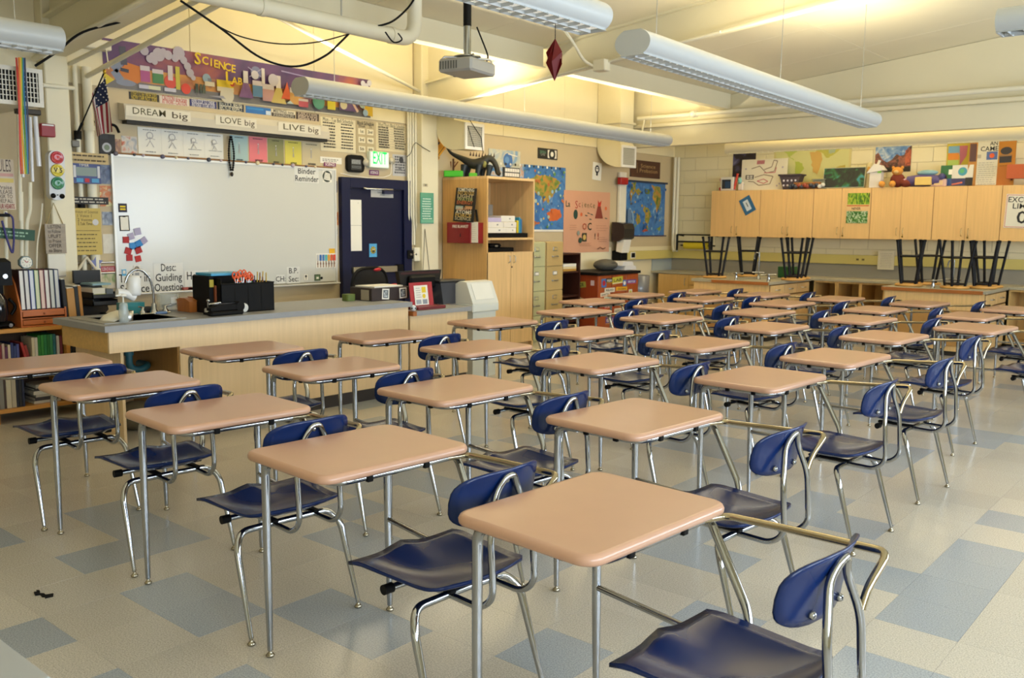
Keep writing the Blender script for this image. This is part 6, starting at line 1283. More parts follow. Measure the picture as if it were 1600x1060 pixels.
for k in range(2):
    a_ = ty0+.004+k*(ty1-ty0)/2; d = loc(MB().bx(tx-.019, tx, a_, a_+(ty1-ty0)/2-.008, .085, 1.2, TF, .0015), 'door', t)
    yh = (ty0+ty1)/2+(-.05 if k == 0 else .05); m = MB(); m.tube([(tx, yh, 1.16), (tx+.03, yh, 1.15), (tx+.03, yh, 1.08), (tx, yh, 1.07)], .004, STEEL, 8, .012); loc(m, 'handle', d) if False else None
    o = m.build('handle', d); o.matrix_parent_inverse = (d.matrix_parent_inverse).inverted() if False else Matrix(); 
m = MB(); m.lathe([(.01, 0), (.01, .006)], BLACK, 10, ax='x', c=(tx, (ty0+ty1)/2+.015, 1.02)); loc(m, 'lock', t)
# on and in the tall cabinet
c_ = ATY(735, 364, ty0); 
def boxY(n, x0, y0, x1, y1, dpt, m, lab, cat, Y, bev=.004):
    c, w, h = rectY(x0, y0, x1, y1, Y-dpt*.8); return MB().bx(c.x-w/2, c.x+w/2, Y-dpt, Y-.001, c.z-h/2, c.z+h/2, m, bev).build(n, label=lab, cat=cat)
o = boxY('fire_blanket_box', 700, 347.5, 737, 380.5, .11, M('#7e1016', .4), 'dark red FIRE BLANKET box on the tall cabinet side', 'box', ty0)
c_, w_, h_ = rectY(706, 350.5, 733, 358, ty0-.11); f = Flat(w_, h_, M('#7e1016', .4), .001); f.txt('FIRE BLANKET', .5, .5, h_*.85, PAPER, True, fit=.92); f.build('lettering', o).matrix_world = FY((c_.x, ty0-.1105, c_.z))
f = Flat(.012, .04, INK, .002); f.build('latch', o).matrix_world = FY((c_.x, ty0-.1105, c_.z-.1))
PY('safety_sheet', 737, 347, 755, 379.5, PAPER, 'white safety sheet beside the fire blanket box', 'paper', Y=ty0, draw=lambda f: scribble(f, .12, .1, .88, .9, 8, .004, HX('#b9a9ae'), 2), out=.09)
o = MB().bx(ATY(737, 364, ty0).x, ATY(755, 364, ty0).x, ty0-.088, ty0-.001, ATY(740, 380, ty0).z, ATY(740, 348, ty0).z, M('#7e1016', .4)).build('sheet_holder', label='red holder behind the white safety sheet', cat='holder')
def d(f):
    cs = ('#d8d4c8', '#c9a65a', '#b5a98a', '#9aa06a', '#b5603a', '#a8c0b8', '#d0a080')
    for i in range(10):
        if i == 5: f.rect(.08, .36, .45, .46, HX('#9ab0ac')); f.rect(.55, .38, .9, .47, HX('#b98a5a')); continue
        f.txt(('SOMETHING', 'NOT SO OLD', 'LIGHT', 'WATER', 'ENERGY', '', 'GRAVITY', 'ATOMS', 'FORCE', 'SCIENCE')[i], .5, .94-.095*i, .055, HX(cs[i % 7]), True, fit=.8)
c_, w_, h_ = rectY(712, 294.5, 746, 347, ty0-.05); f = Flat(w_*.92, h_, M('#1d1815', .5), .012); d(f)
f.hang('word_plaque', FY, (c_.x, ty0-.07, c_.z), 'black plaque of coloured words leaning above the fire blanket box', 'plaque', tilt=-.10, rot=-.05)
m = MB(); a_ = ATY(744, 335, ty0-.05); m.tube([(a_.x-.02, ty0-.03, a_.z+.05), (a_.x+.03, ty0-.06, a_.z-.08)], .012, BLACK, 8); m.build('plaque_easel', label='thin black easel leg behind the word plaque', cat='easel')
# stack of white boxes, grey board, black tray on the upper shelf
zsf = 1.371; sx = tx-.05
m = MB(); m.bx(-.36, -.02, 0, .8, 0, .055, BLACK, .004); m.build('black_tray', loc=(sx, ty0+.04, zsf), label='flat black tray on the upper shelf under the white boxes', cat='tray')
m = MB(); m.bx(-.012, 0, 0, .5, 0, .40, M('#8f8a82', .6), .002); o = m.build('grey_board', loc=(sx-.37, ty0+.08, zsf+.0), label='grey board leaning at the shelf back behind the boxes', cat='board')
zq = zsf+.056
for i, (y, w_, h_, dx_, lab) in enumerate(((.02, .36, .062, 0, 'wide white box at the bottom left of the shelf stack'), (.385, .19, .062, -.01, 'white box at the bottom right of the shelf stack'))):
    o = MB().bx(-.30, 0, 0, w_, 0, h_, M('#dedad0', .6), .004).build('white_box', loc=(sx+dx_, ty0+.03+y, zq), label=lab, cat='box', group='white boxes on the upper shelf'); MB().bx(0, .003, w_*.6, w_*.68, h_*.4, h_*.65, PENCIL).build('finger_hole', o)
for i, (y, w_, h_, lab) in enumerate(((.04, .30, .065, 'white box in the middle left of the shelf stack'), (.345, .24, .068, 'white box in the middle right of the shelf stack'))):
    o = MB().bx(-.29, 0, 0, w_, 0, h_, M('#dcd6cc', .6), .004).build('white_box', loc=(sx-.015, ty0+.03+y, zq+.064), label=lab, cat='box', group='white boxes on the upper shelf'); MB().bx(0, .003, w_*.6, w_*.68, h_*.4, h_*.65, PENCIL).build('finger_hole', o)
o = MB().bx(-.29, 0, 0, .31, 0, .05, M('#b9aecf', .6), .003).build('lilac_box', loc=(sx-.02, ty0+.03, zq+.13), label='lilac box on top left of the white boxes', cat='box')
o = MB().bx(-.29, 0, 0, .26, 0, .072, M('#dfdbd1', .6), .004).build('white_box', loc=(sx-.03, ty0+.345, zq+.134), label='topmost white box on the right of the shelf stack', cat='box', group='white boxes on the upper shelf'); MB().bx(0, .003, .15, .17, .03, .045, PENCIL).build('finger_hole', o)
for i, (c__, y, hh, lab) in enumerate((('#d6c01e', .645, .15, 'yellow book standing right of the white boxes'), ('#2f86a8', .68, .19, 'blue book standing right of the white boxes'), ('#2a6a9a', .712, .17, 'dark blue book standing right of the white boxes'))):
    t2 = thing('book', lab, 'book', (sx-.03, ty0+y, zq)); MB().bx(-.2, 0, 0, .028, 0, hh, HX(c__, .5), .003).build('cover', t2); MB().bx(-.196, -.004, .004, .024, hh+.0004, hh+.002, PAPER).build('pages', t2)
m = MB(); m.bx(-.3, 0, 0, .5, 0, .05, BLACK, .006); m.bx(-.25, -.02, .1, .3, .05, .10, BLACK, .02); m.bx(-.019, -.017, .17, .22, .06, .08, STEEL); m.build('black_case', loc=(tx-.09, ty0+.1, 1.201), label='black electronics case on the lower open shelf', cat='case')
m = MB(); m.tube([(xb+.03, ty0+.05, 2.0), (xb+.1, ty0+.09, 1.8), (xb+.06, ty0+.06, 1.45)], .01, BLACK, 6, .05); m.build('cord', label='black cord hanging inside the tall cabinet', cat='cord')
# toy dinosaur on top
DP0 = Vector((-7.36, 8.24, tz)); _n = Vector((math.cos(_y), -math.sin(_y), 0)); _h = Vector((math.sin(_y), math.cos(_y), 0))
def ATP(px, py, off=0): d = ray(px, py); return CAM+d*((DP0+_n*off-CAM).dot(_n)/d.dot(_n))
t = thing('toy_dinosaur', 'dark long tailed toy dinosaur bending down on the tall cabinet', 'toy dinosaur', (DP0.x, DP0.y, tz+.001), -(PI/2-(PI/2-_y))); DD = M('#23241f', .55, 0, .25, 9); DB = M('#16222c', .5, 0, .2, 9)
def dq(px, py, dx=0): v = ATP(px, py); return (dx, (v-DP0).dot(_h), max(.02, v.z-tz-.001))
def blob_chain(pts, rad, mt, nm):
    me = bpy.data.meshes.new(nm); me.from_pydata(pts, [(i, i+1) for i in range(len(pts)-1)], [])
    m = MB(); P = [Vector(p) for p in pts]; Q, RR = [], []
    for i in range(len(P)-1):
        p0, p1, p2, p3 = P[max(i-1, 0)], P[i], P[i+1], P[min(i+2, len(P)-1)]
        for k in range(5):
            u = k/5; Q.append(.5*((2*p1)+(p2-p0)*u+(2*p0-5*p1+4*p2-p3)*u*u+(3*p1-p0-3*p2+p3)*u**3)); RR.append(rad[i]*(1-u)+rad[i+1]*u)
    Q.append(P[-1]); RR.append(rad[-1]); m.tube(Q, RR, mt, 12); bpy.data.meshes.remove(me); return m
m = blob_chain([dq(698, 231), dq(706, 240), dq(722, 248), dq(738, 256), dq(752, 255), dq(763, 248), dq(771, 252), dq(776, 262), dq(778, 270), dq(782, 273)], [.008, .02, .035, .06, .07, .045, .035, .032, .032, .02], DD, 'b')
for k in range(4): m.tube([dq(698+k*2.2, 232+k), (0, dq(698+k*2.2, 232+k)[1]+.01, dq(697+k*2, 228+k)[2]+.03)], [.007, .001], DD, 5)
m.build('body', t)
m = MB()
for k in range(9): v = dq(735+k*4.6, 252-abs(k-6)*.6-1, 0); m.tube([(0, v[1], v[2]+.03), (0, v[1]+.004, v[2]+.085)], [.012, .001], M('#3a201c', .6), 5)
m.build('spines', t)
for px, dx in ((723, .06), (729, -.06), (746, .065), (753, -.05), (763, .05)):
    m = MB(); v = dq(px, 262); m.tube([(dx*.7, v[1]+.02, .14), (dx, v[1]+.01, .08), (dx*1.1, v[1], .02), (dx*1.1, v[1], .001)], [.045, .033, .028, .034], DB, 10); m.build('leg', t)
m = MB(); v = dq(757, 256); m.ell((.035, v[1], v[2]), (.03, .03, .05), M('#8a8a4a', .6), 10, 6); m.build('belly', t)
q = ATP(708, 270, .12); MB().bx(-.035, .035, -.11, .12, 0, .075, M('#3fb51f', .5), .01).build('green_box', loc=(q.x, q.y, tz+.001), rotz=-_y, label='bright green box under the toy dinosaur tail', cat='box')
q = ATP(739, 270, .10); MB().bx(-.03, .03, -.05, .05, 0, .05, M('#5ab52a', .5), .01).build('green_block', loc=(q.x, q.y, tz+.001), rotz=-_y, label='small green block under the toy dinosaur belly', cat='block')
for k in range(5):
    q = ATP(690+k*4.6, 262, -.16); m = MB(); m.tube([(0, 0, 0), (.02*(k % 2), .02*(k % 3-1), .2+.035*(k % 3))], .012, M(('#7a4a2a', '#5a3420', '#8a5a30')[k % 3], .6), 6); m.tube([(0, 0, .12), (.02, .06, .2)], .008, M('#6a3c22', .6), 5); m.build('carved_figure', loc=(q.x, q.y, tz+.001), label='brown carved stick figure behind the dinosaur, %s from the pillar' % ORD[k], cat='figure', group='carved figures on the tall cabinet')
y0_, y1_ = ATX(785, 268, -7.12).y, ATX(811, 272, -7.12).y; f = Flat(y1_-y0_, .12, M('#15151a', .5), .012)
for r in (.12, .56): f.rect(.1, r, .95, r+.34, M('#d6d0c4', .5)); [f.line([(.1+.14*k, r), (.1+.14*k, r+.34)], .004, INK) for k in range(1, 6)]
f.hang('framed_chart', FX, (-7.12, (y0_+y1_)/2, tz+.061), 'black framed grid chart in front of the dinosaur head', 'frame')
m = MB(); m.bx(-7.16, -7.12, (y0_+y1_)/2-.05, (y0_+y1_)/2+.05, tz+.001, tz+.02, BLACK); m.build('frame_stand', label='small black stand behind the grid chart', cat='stand')
# two filing cabinets
for n, (a_, b_, col, lab) in enumerate(((8.93, 9.305, '#b5b58c', 'green grey filing cabinet next to the tall cabinet'), (9.315, 9.69, '#b59c68', 'tan filing cabinet left of the sticker covered cabinet'))):
    mt = M(col, .4, 0, .03); t = thing('filing_cabinet', lab, 'filing cabinet', (-7.3, a_, 0), group='filing cabinets'); w = b_-a_; MB().bx(-.44, -.02, 0, w, 0, 1.31, mt, .004).build('case', t)
    for k in range(4):
        z0 = .04+k*.317; d = MB().bx(-.018, 0, .012, w-.012, z0, z0+.308, mt, .004).build('drawer', t)
        m = MB(); m.bx(.002, .02, w*.34, w*.66, z0+.12, z0+.132, STEEL, .003); m.bx(0, .004, w*.32, w*.36, z0+.115, z0+.14, STEEL); m.bx(0, .004, w*.64, w*.68, z0+.115, z0+.14, STEEL); m.build('handle', d)
        m = MB(); m.bx(0, .006, w*.38, w*.62, z0+.2, z0+.25, STEEL, .002); m.bx(.0062, .007, w*.41, w*.59, z0+.207, z0+.243, PAPER if k == 2 else mt); m.build('label_holder', d)
# dark shelf unit and sticker covered cabinet
DK = wood('#3a1c14', 'z'); t = thing('dark_shelf', 'dark brown shelf unit between filing and sticker cabinets', 'shelf', (-7.63, 9.95, 0))
for n, b in (('side_panel', (XL+.02, -7.36, 9.72, 9.74, 0, 1.13)), ('side_panel', (XL+.02, -7.36, 10.14, 10.16, 0, 1.13)), ('back_board', (XL+.02, XL+.03, 9.74, 10.14, 0, 1.13)), ('top_board', (XL+.02, -7.36, 9.72, 10.16, 1.131, 1.15)), ('shelf', (XL+.03, -7.38, 9.74, 10.14, .88, .9)), ('shelf', (XL+.03, -7.38, 9.74, 10.14, .55, .57)), ('shelf', (XL+.03, -7.38, 9.74, 10.14, .2, .22))): loc(MB().bx(*b, DK), n, t)
for n, (z, h, c__, lab) in enumerate(((.901, .03, '#b98a3a', 'tan box at the bottom of the dark shelf stack'), (.932, .03, '#d9c79a', 'pale box in the middle of the dark shelf stack'), (.963, .04, '#e6e2d6', 'white box on top of the dark shelf stack'))): MB().bx(-7.62, -7.4, 9.82, 10.12, z, z+h, HX(c__), .003).build('box', label=lab, cat='box')
xf, a_, b_ = -7.1, 10.20, 11.23; z1 = .885
RW = wood('#8a3a1c', 'z', .4); t = thing('sticker_cabinet', 'red brown cabinet covered in stickers with a black top', 'cabinet', (-7.4, 10.7, 0))
loc(MB().bx(XL+.02, xf, a_, b_, .06, z1-.04, RW), 'case', t); loc(MB().bx(XL+.02, xf+.03, a_-.03, b_+.03, z1-.04, z1, BLACK, .005), 'top_board', t); loc(MB().bx(XL+.05, xf-.05, a_+.03, b_-.03, 0, .06, BLACK), 'base_board', t)
for k in range(3): loc(MB().bx(xf, xf+.012, a_+.01+k*(b_-a_)/3, a_+(k+1)*(b_-a_)/3-.01, .08, z1-.05, wood('#9a4a22', 'z', .4), .003), 'door', t)
rs = random.Random(21); pal = ['#d6d0c0', '#d24a1e', '#5a3f8a', '#d6a11e', '#cfd8c6', '#a31a2a', '#b9b23a', '#e0d6c8', '#2a2a2c', '#d87a2a', '#3a6aa8', '#c9c9c9']
words = ['SCIENCE', 'PEACE', 'RECYCLE', 'EARTH', 'THINK', 'READ', 'OCEAN', 'LAB']
placed = []
for k in range(170):
    w, h = rs.uniform(.16, .3), rs.uniform(.05, .1)
    if rs.random() < .2: w = h = rs.uniform(.08, .12)
    y = rs.uniform(a_+.05+w/2, b_-.04-w/2); z = rs.uniform(.2, z1-.07-h/2)
    if any(abs(y-q[0]) < (w+q[2])*.5*.92 and abs(z-q[1]) < (h+q[3])*.5*.92 for q in placed): continue
    placed.append((y, z, w, h))
    c1 = rs.choice(pal); f = Flat(w, h, HX(c1), .001); dark = c1 in ('#5a3f8a', '#a31a2a', '#2a2a2c', '#3a6aa8', '#d24a1e')
    if w > .13: f.txt(rs.choice(words), .5, .5, h*.6, PAPER if dark else INK, True, fit=.75); f.rect(.02, .04, .98, .14, HX(rs.choice(pal)))
    else: f.disc(.5, .5, .32, HX(rs.choice(pal)))
    o = f.build('sticker'); setw(o, t, FX((xf+.0125, y, z)) @ Matrix.Rotation(rs.uniform(-.05, .05), 4, 'Z'))
for (x, z, w, h, c1, r, tx_) in ((-7.42, .70, .26, .08, '#8a8a3a', .12, 'PEACE'), (-7.36, .48, .34, .09, '#b9b08a', -.28, ''), (-7.18, .74, .06, .07, '#b9a9b4', 0, ''), (-7.6, .52, .1, .06, '#c9c9c4', .1, 'LAB'), (-7.3, .34, .2, .06, '#5a6a7a', -.1, '')):
    f = Flat(w, h, HX(c1), .001)
    if tx_: f.txt(tx_, .5, .5, h*.7, INK, True, fit=.7)
    o = f.build('sticker'); setw(o, t, FY((x, a_-.001, z)) @ Matrix.Rotation(r, 4, 'Z'))
ya = ATX(945, 410, -7.45).y; t = thing('duffel_bag', 'grey bag lying on the black topped cabinet', 'bag', (-7.45, ya+.02, z1+.001)); m = MB(); m.ell((0, 0, .075), (.17, .2, .085), M('#55524a', .9, 0, .25, 16), 16, 9); m.v = [(x, y, max(z, 0)) for x, y, z in m.v]; m.build('bag_body', t); m = MB(); m.tube([(.1, -.12, .1), (.16, -.03, .11), (.12, .1, .1)], .008, M('#3a3834', .8), 6, .03); m.build('strap', t)
yb = ATX(965, 410, -7.4).y
for i, (z, dy_, w, lab) in enumerate(((0, 0, .3, 'lower white ream of paper on the black topped cabinet'), (.062, -.06, .28, 'upper white ream of paper on the black topped cabinet'))):
    m = MB(); m.prism([(-.02, 0), (w, 0), (w-.02, .05), (w-.06, .06), (0, .06)], -.17, .15, M('#dedbd8', .6), 'x'); m.build('paper_ream', loc=(-7.4, yb-.02+dy_, z1+.001+z), label=lab, cat='paper', group='paper reams on the sticker cabinet')
p = Vector((-7.25, 11.44, 0)); t = thing('waste_basket', 'grey plastic lined waste basket right of the sticker cabinet', 'basket', p); m = MB(); m.lathe([(.13, 0), (.17, .55), (.175, .56), (.165, .55), (.125, .01), (.001, .008)], M('#2a2d33', .4), 22); m.build('basket', t); m = MB(); m.lathe([(.172, .50), (.182, .56), (.19, .80), (.178, .80), (.17, .56)], M('#6a6d73', .3, 0, .1, 14, coat=.4), 22); m.build('liner', t)

# ================================================================== back counter, islands and stools
fy = 12.72; CB = .805; LAM = M('#a09a86', .4, 0, .05, 50)
t = thing('back_counter', 'grey topped counter running along the back wall', 'counter', (-3.0, 13.0, 0)); x0_, x1_ = XL+.01, 1.2
loc(MB().bx(x0_, x1_, fy-.02, YB-.009, CB-.035, CB, LAM, .003), 'worktop', t); loc(MB().bx(x0_, x1_, YB-.03, YB-.009, CB, .99, M('#918d82', .55, 0, .04)), 'backsplash', t); loc(MB().bx(x0_, x0_+.02, fy, YB-.03, CB, .99, M('#a9b3b6', .5, 0, .04)), 'side_splash', t)
t = thing('raceway', 'yellow wiring raceway along the back wall above the counter', 'raceway', (-3, YB, 1.06)); YL = M('#cdbf74', .5, 0, .03)
loc(MB().bx(XL+.08, x1_, YB-.075, YB-.009, 1.0, 1.135, YL, .004), 'channel', t); loc(MB().bx(XL+.007, XL+.08, 11.9, YB-.009, 1.0, 1.135, YL, .004), 'channel', t)
p = ATY(1344, 406, YB-.08)
for dx_ in (-.04, .04): m = MB(); m.bx(p.x+dx_-.018, p.x+dx_+.018, YB-.079, YB-.075, p.z-.012, p.z+.015, M('#6a5a30')); loc(m, 'socket', t)
CABM = wood('#d2ac6c', 'z')
def base_unit(xa, xb_, kind, lab, grp='base cabinets along the back wall'):
    t = thing('base_cabinet', lab, 'cabinet', ((xa+xb_)/2, fy+.3, 0), group=grp); w = xb_-xa
    b = [('side_panel', (xa, xa+.02, fy+.02, YB-.035, .08, CB-.036)), ('side_panel', (xb_-.02, xb_, fy+.02, YB-.035, .08, CB-.036)), ('back_board', (xa+.02, xb_-.02, YB-.06, YB-.045, .08, CB-.036)), ('floor_board', (xa+.02, xb_-.02, fy+.02, YB-.06, .08, .1)), ('kick_board', (xa, xb_, fy+.08, fy+.1, 0, .08))]
    for n, q in b: loc(MB().bx(*q, CABM if n != 'kick_board' else M('#2a2622')), n, t)
    if kind == 'open': loc(MB().bx(xa+.02, xb_-.02, fy+.02, fy+.04, CB-.06, CB-.036, CABM), 'rail', t); return
    def front(n, z0, z1, hx, vert):
        d = loc(MB().bx(xa+.004, xb_-.004, fy, fy+.019, z0, z1, CABM, .0015), n, t); m = MB()
        if vert: m.tube([(hx, fy, z1-.06), (hx, fy-.03, z1-.07), (hx, fy-.03, z1-.16), (hx, fy, z1-.17)], .005, STEEL, 6, .015)
        else: zc_ = (z0+z1)/2; m.tube([((xa+xb_)/2-.05, fy, zc_), ((xa+xb_)/2-.04, fy-.03, zc_), ((xa+xb_)/2+.04, fy-.03, zc_), ((xa+xb_)/2+.05, fy, zc_)], .005, STEEL, 6, .015)
        m.build('handle', d)
    if kind == 'door': front('door', .09, CB-.04, xb_-.06, True)
    if kind == 'drawer': front('drawer', .61, CB-.04, 0, False); front('door', .09, .6, xa+.06, True)
base_unit(-7.66, -7.10, 'door', 'maple base cabinet door in the far left corner'); base_unit(-7.10, -6.55, 'drawer', 'maple base cabinet with a drawer left of the left island')
for i, xa in enumerate((-5.08, -4.745, -4.415, -4.085)): base_unit(xa, xa+.33, 'open', 'open maple cubby under the back counter, %s from the left island' % ORD[i], 'open cubbies under the back counter')
for i, xa in enumerate((-2.56, -2.0, -1.44, -.88)): base_unit(xa, xa+.55, 'open', 'open maple cubby right of the right island, %s from it' % ORD[i], 'open cubbies under the back counter')
# wall cabinets
CX = [-6.90, -6.075, -5.25, -4.425, -3.60, -2.775, -1.95, -1.125]; cy_ = 13.0; z0c, z1c = 1.372, 2.085; UC = wood('#d9b277', 'z', .4, .06)
for i in range(len(CX)-1):
    xa, xb_ = CX[i], CX[i+1]-.004; t = thing('wall_cabinet', 'maple wall cabinet above the back counter, %s from the left' % ORD[i], 'cabinet', ((xa+xb_)/2, 13.17, z0c), group='wall cabinets on the back wall')
    loc(MB().bx(xa, xb_, cy_+.02, YB-.009, z0c, z1c, UC), 'case', t)
    for k in range(2):
        wa = xa+.002+k*(xb_-xa)/2; wz = wa+(xb_-xa)/2-.004; d = loc(MB().bx(wa, wz, cy_, cy_+.019, z0c+.001, z1c-.001, UC, .0015), 'door', t); hx = wz-.04 if k == 0 else wa+.04
        m = MB(); m.tube([(hx, cy_, z0c+.16), (hx, cy_-.028, z0c+.15), (hx, cy_-.028, z0c+.07), (hx, cy_, z0c+.06)], .0045, M('#b9a070', .3, .8), 6, .012); m.build('handle', d)
        if k: m = MB(); m.lathe([(.012, 0), (.011, -.008)], M('#8a7434', .35, .9), 10, ax='y', c=(wa+.035, cy_, z0c+.04)); m.build('lock', d)
# signs on the wall cabinets
def d(f): f.rect(.26, .18, .72, .82, M('#c9d3de', .5)); f.txt('1', .5, .52, .1, INK, True)
c_, w_, h_ = rectY(1158, 304, 1177.5, 338, cy_); f = Flat(.19, .255, M('#1f5a86', .5), .006); d(f); f.hang('number_card', FY, (ATY(1168, 320.8, cy_).x, cy_, c_.z), 'tilted blue card with number 1 on the first wall cabinet', 'card', rot=.5)
def d(f):
    f.rect(.02, .62, 1, 1, blotch('print_forest', ((.35, '#22380f'), (.48, '#5a8a1a'), (.58, '#a8b83a'), (.7, '#2f4a12')), 14, 3, stretch=(2.5, .8, 1))); f.rect(.0, .56, .98, .60, HX('#b5622a')); f.rect(.0, .42, .98, .56, HX('#dcb883')); f.txt('NEVER', .42, .48, .05, INK, True, fit=.4)
    f.rect(0, 0, .95, .40, blotch('print_leaves', ((.35, '#1f4a1a'), (.5, '#3f7a2a'), (.6, '#cfd8c0'), (.66, '#2f6a24')), 26, 2))
PY('nature_poster', 1324.5, 302, 1357, 349, HX('#dcb883'), 'green nature photographs on the second wall cabinet', 'poster', Y=cy_, draw=d)
c_, w_, h_ = rectY(1572.5, 304, 1624, 357, cy_); f = Flat(w_, h_, M('#d6d3c4', .5), .004); f.line([(.03, .03), (.97, .03), (.97, .97), (.03, .97), (.03, .03)], .006, HX('#b8433a'))
f.txt('EXCUSE', .46, .83, .095, INK, .01, fit=.8); f.txt('LIMIT', .5, .64, .095, INK, .01, fit=.6); f.txt('0', .5, .30, .22, INK, .012, fit=.3)
f.hang('limit_sign', FY, (c_.x, cy_, c_.z), 'white EXCUSE LIMIT 0 sign on the wall cabinet at right', 'sign', rot=-.03)
PY('paper_notice', 1372.5, 392, 1396.5, 422, M('#d9d2bd', .7), 'white notice taped over the yellow raceway', 'paper', Y=YB-.076, draw=lambda f: scribble(f, .12, .1, .88, .9, 9, .006, HX('#a8a498'), 4))
# islands
def island(xa, xb_, ya, lab, strip, nd):
    t = thing('lab_island', lab, 'island', ((xa+xb_)/2, (ya+fy)/2, 0), group='lab islands'); IM = wood('#d6b27a', 'z'); yb_ = fy-.025
    loc(MB().bx(xa, xb_, ya, yb_, CB-.04, CB, LAM, .003), 'worktop', t)
    if strip: loc(MB().bx(strip[0], strip[1], ya-.012, ya, CB-.045, CB-.004, wood('#9a5a24', 'x')), 'bare_edge', t)
    loc(MB().bx(xa+.03, xb_-.03, ya+.03, ya+.05, .06, CB-.041, IM), 'front_panel', t); loc(MB().bx(xa+.03, xa+.05, ya+.05, yb_, .06, CB-.041, IM), 'side_panel', t); loc(MB().bx(xb_-.05, xb_-.03, ya+.05, yb_, .06, CB-.041, M('#6a4a22', .7)), 'side_panel', t)  # right side panel coloured dark to paint shade into the drawer gaps
    loc(MB().bx(xa+.06, xb_-.06, ya+.07, yb_, 0, .06, M('#2a2622')), 'kick_board', t); loc(MB().bx(xa+.1, xb_-.12, ya+.024, ya+.03, .12, .56, M('#a87f48', .5)), 'recess_panel', t)
    L = (yb_-ya-.1)/nd
    for k in range(nd):
        a = ya+.06+k*L; d = loc(MB().bx(xb_-.03, xb_-.012, a+.008, a+L-.008, .62, CB-.055, IM, .002), 'drawer', t); m = MB(); m.tube([(xb_-.012, a+L*.35, .69), (xb_+.015, a+L*.4, .685), (xb_+.015, a+L*.6, .685), (xb_-.012, a+L*.65, .69)], .005, STEEL, 6, .01); m.build('handle', d)
        d = loc(MB().bx(xb_-.03, xb_-.012, a+.008, a+L-.008, .09, .60, IM, .002), 'door', t)
    xs_, ys_ = (xa+xb_)/2+.05, (ya+yb_)/2; loc(MB().bx(xs_-.22, xs_+.22, ys_-.2, ys_+.2, CB, CB+.006, SS), 'sink_rim', t)
island(-6.27, -5.10, 11.3, 'left lab island with bare wood edge and sink', (-5.95, -5.12), 3); island(-3.76, -2.56, 11.6, 'right lab island with bare wood edge and sink', (-3.76, -2.6), 2)
def tap(px, py, hpx, lab, y):
    p = ATY(px, py, y); z2 = ATY(px, hpx, y).z; t = thing('lab_tap', lab, 'tap', (p.x, y, CB+.006)); k = z2-CB-.006; m = MB(); m.lathe([(.03, 0), (.022, .03), (.014, .05)], CHROME, 12); m.cyl((0, 0, .03), (0, 0, k), .01, CHROME, 10)
    m.tube([(0, 0, k-.02), (-.05, 0, k), (-.07, 0, k-.05), (-.07, 0, k-.1)], .009, CHROME, 8, .03); m.build('spout', t); m = MB(); m.tube([(-.09, 0, .09), (.09, 0, .09)], .009, CHROME, 8); m.build('handle', t)
tap(1185, 430, 394, 'tall chrome lab tap on the left island', 11.75); tap(1489, 440, 406, 'tall chrome lab tap on the right island', 12.0)
def gas(px, py, lab, y):
    p = ATY(px, py, y); t = thing('gas_valve', lab, 'valve', (p.x, y, CB+.001)); m = MB(); m.lathe([(.026, 0), (.02, .02), (.016, .085), (.02, .1), (.001, .105)], CHROME, 12); m.build('post', t); m = MB(); m.tube([(-.11, 0, .08), (.11, 0, .095)], .009, CHROME, 8); m.tube([(0, -.1, .085), (0, .1, .085)], .009, CHROME, 8); m.build('nozzles', t)
gas(1150, 436, 'chrome gas valve on the left island between stools', 11.42); gas(1201, 436, 'chrome gas valve at the right corner of the left island', 11.42); gas(1458, 444, 'chrome gas valve on the right island between stools', 11.75)
p = ATY(1218, 422, 12.2); m = MB(); m.bx(-.1, .12, -.09, .09, 0, .16, M('#14501f', .5), .006); m.build('green_box', loc=(p.x-.02, 12.5, CB+.001), label='dark green box behind the corner stools', cat='box')
# stools upside down on the islands
SEATW = wood('#c9974f', 'x'); SB = M('#0d0c11', .45, 0, .03, spec=.25)
def make_stool():
    t = thing('lab_stool', 's', 'stool', group='stools upside down on the islands')
    m = MB(); m.lathe([(.001, 0), (.155, 0), (.165, .008), (.165, .022), (.155, .03), (.001, .03)], SEATW, 28); m.build('seat', t)
    for k in range(4):
        a = PI/4+k*PI/2; m = MB(); m.tube([(.115*math.cos(a), .115*math.sin(a), .03), (.205*math.cos(a), .205*math.sin(a), .57)], .0165, SB, 8); m.cyl((.203*math.cos(a), .203*math.sin(a), .555), (.208*math.cos(a), .208*math.sin(a), .58), .019, BLACK, 8); m.build('leg', t)
    for r, z in ((.121, .055), (.172, .375)):
        m = MB(); P = [(r*math.cos(PI/4+k*PI/2), r*math.sin(PI/4+k*PI/2), z) for k in range(4)]; m.tube(P, .012, SB, 6, closed=True); m.build('stretcher', t)
    return t
st = make_stool(); ST_ = [(1117, 426.5, 11.62, .2, 'upside down stool at the left front of the left island'), (1168, 424, 12.3, .55, 'upside down stool behind the tap on the left island'), (1240, 428, 11.95, .1, 'upside down stool at the right end of the left island'), (1247, 427, 12.3, .65, 'upside down stool behind the one at the left island end'),
    (1420, 441, 11.9, .2, 'leftmost upside down stool on the right island'), (1449, 437, 12.35, .5, 'upside down stool behind and right of the leftmost one'), (1492, 443, 11.85, .75, 'upside down stool in front of the tap on the right island'), (1535, 441, 12.1, .15, 'upside down stool near the right end of the right island'), (1545, 440, 12.4, .6, 'rearmost upside down stool at the right island end')]
for i, (px, py, y, rz, lab) in enumerate(ST_):
    x = ATY(px, py, y).x; q = (x, y, CB+.001)
    if i == 0: st.location = q; st.rotation_euler = (0, 0, rz); st['label'] = lab
    else: dup(st, q, rz, lab)
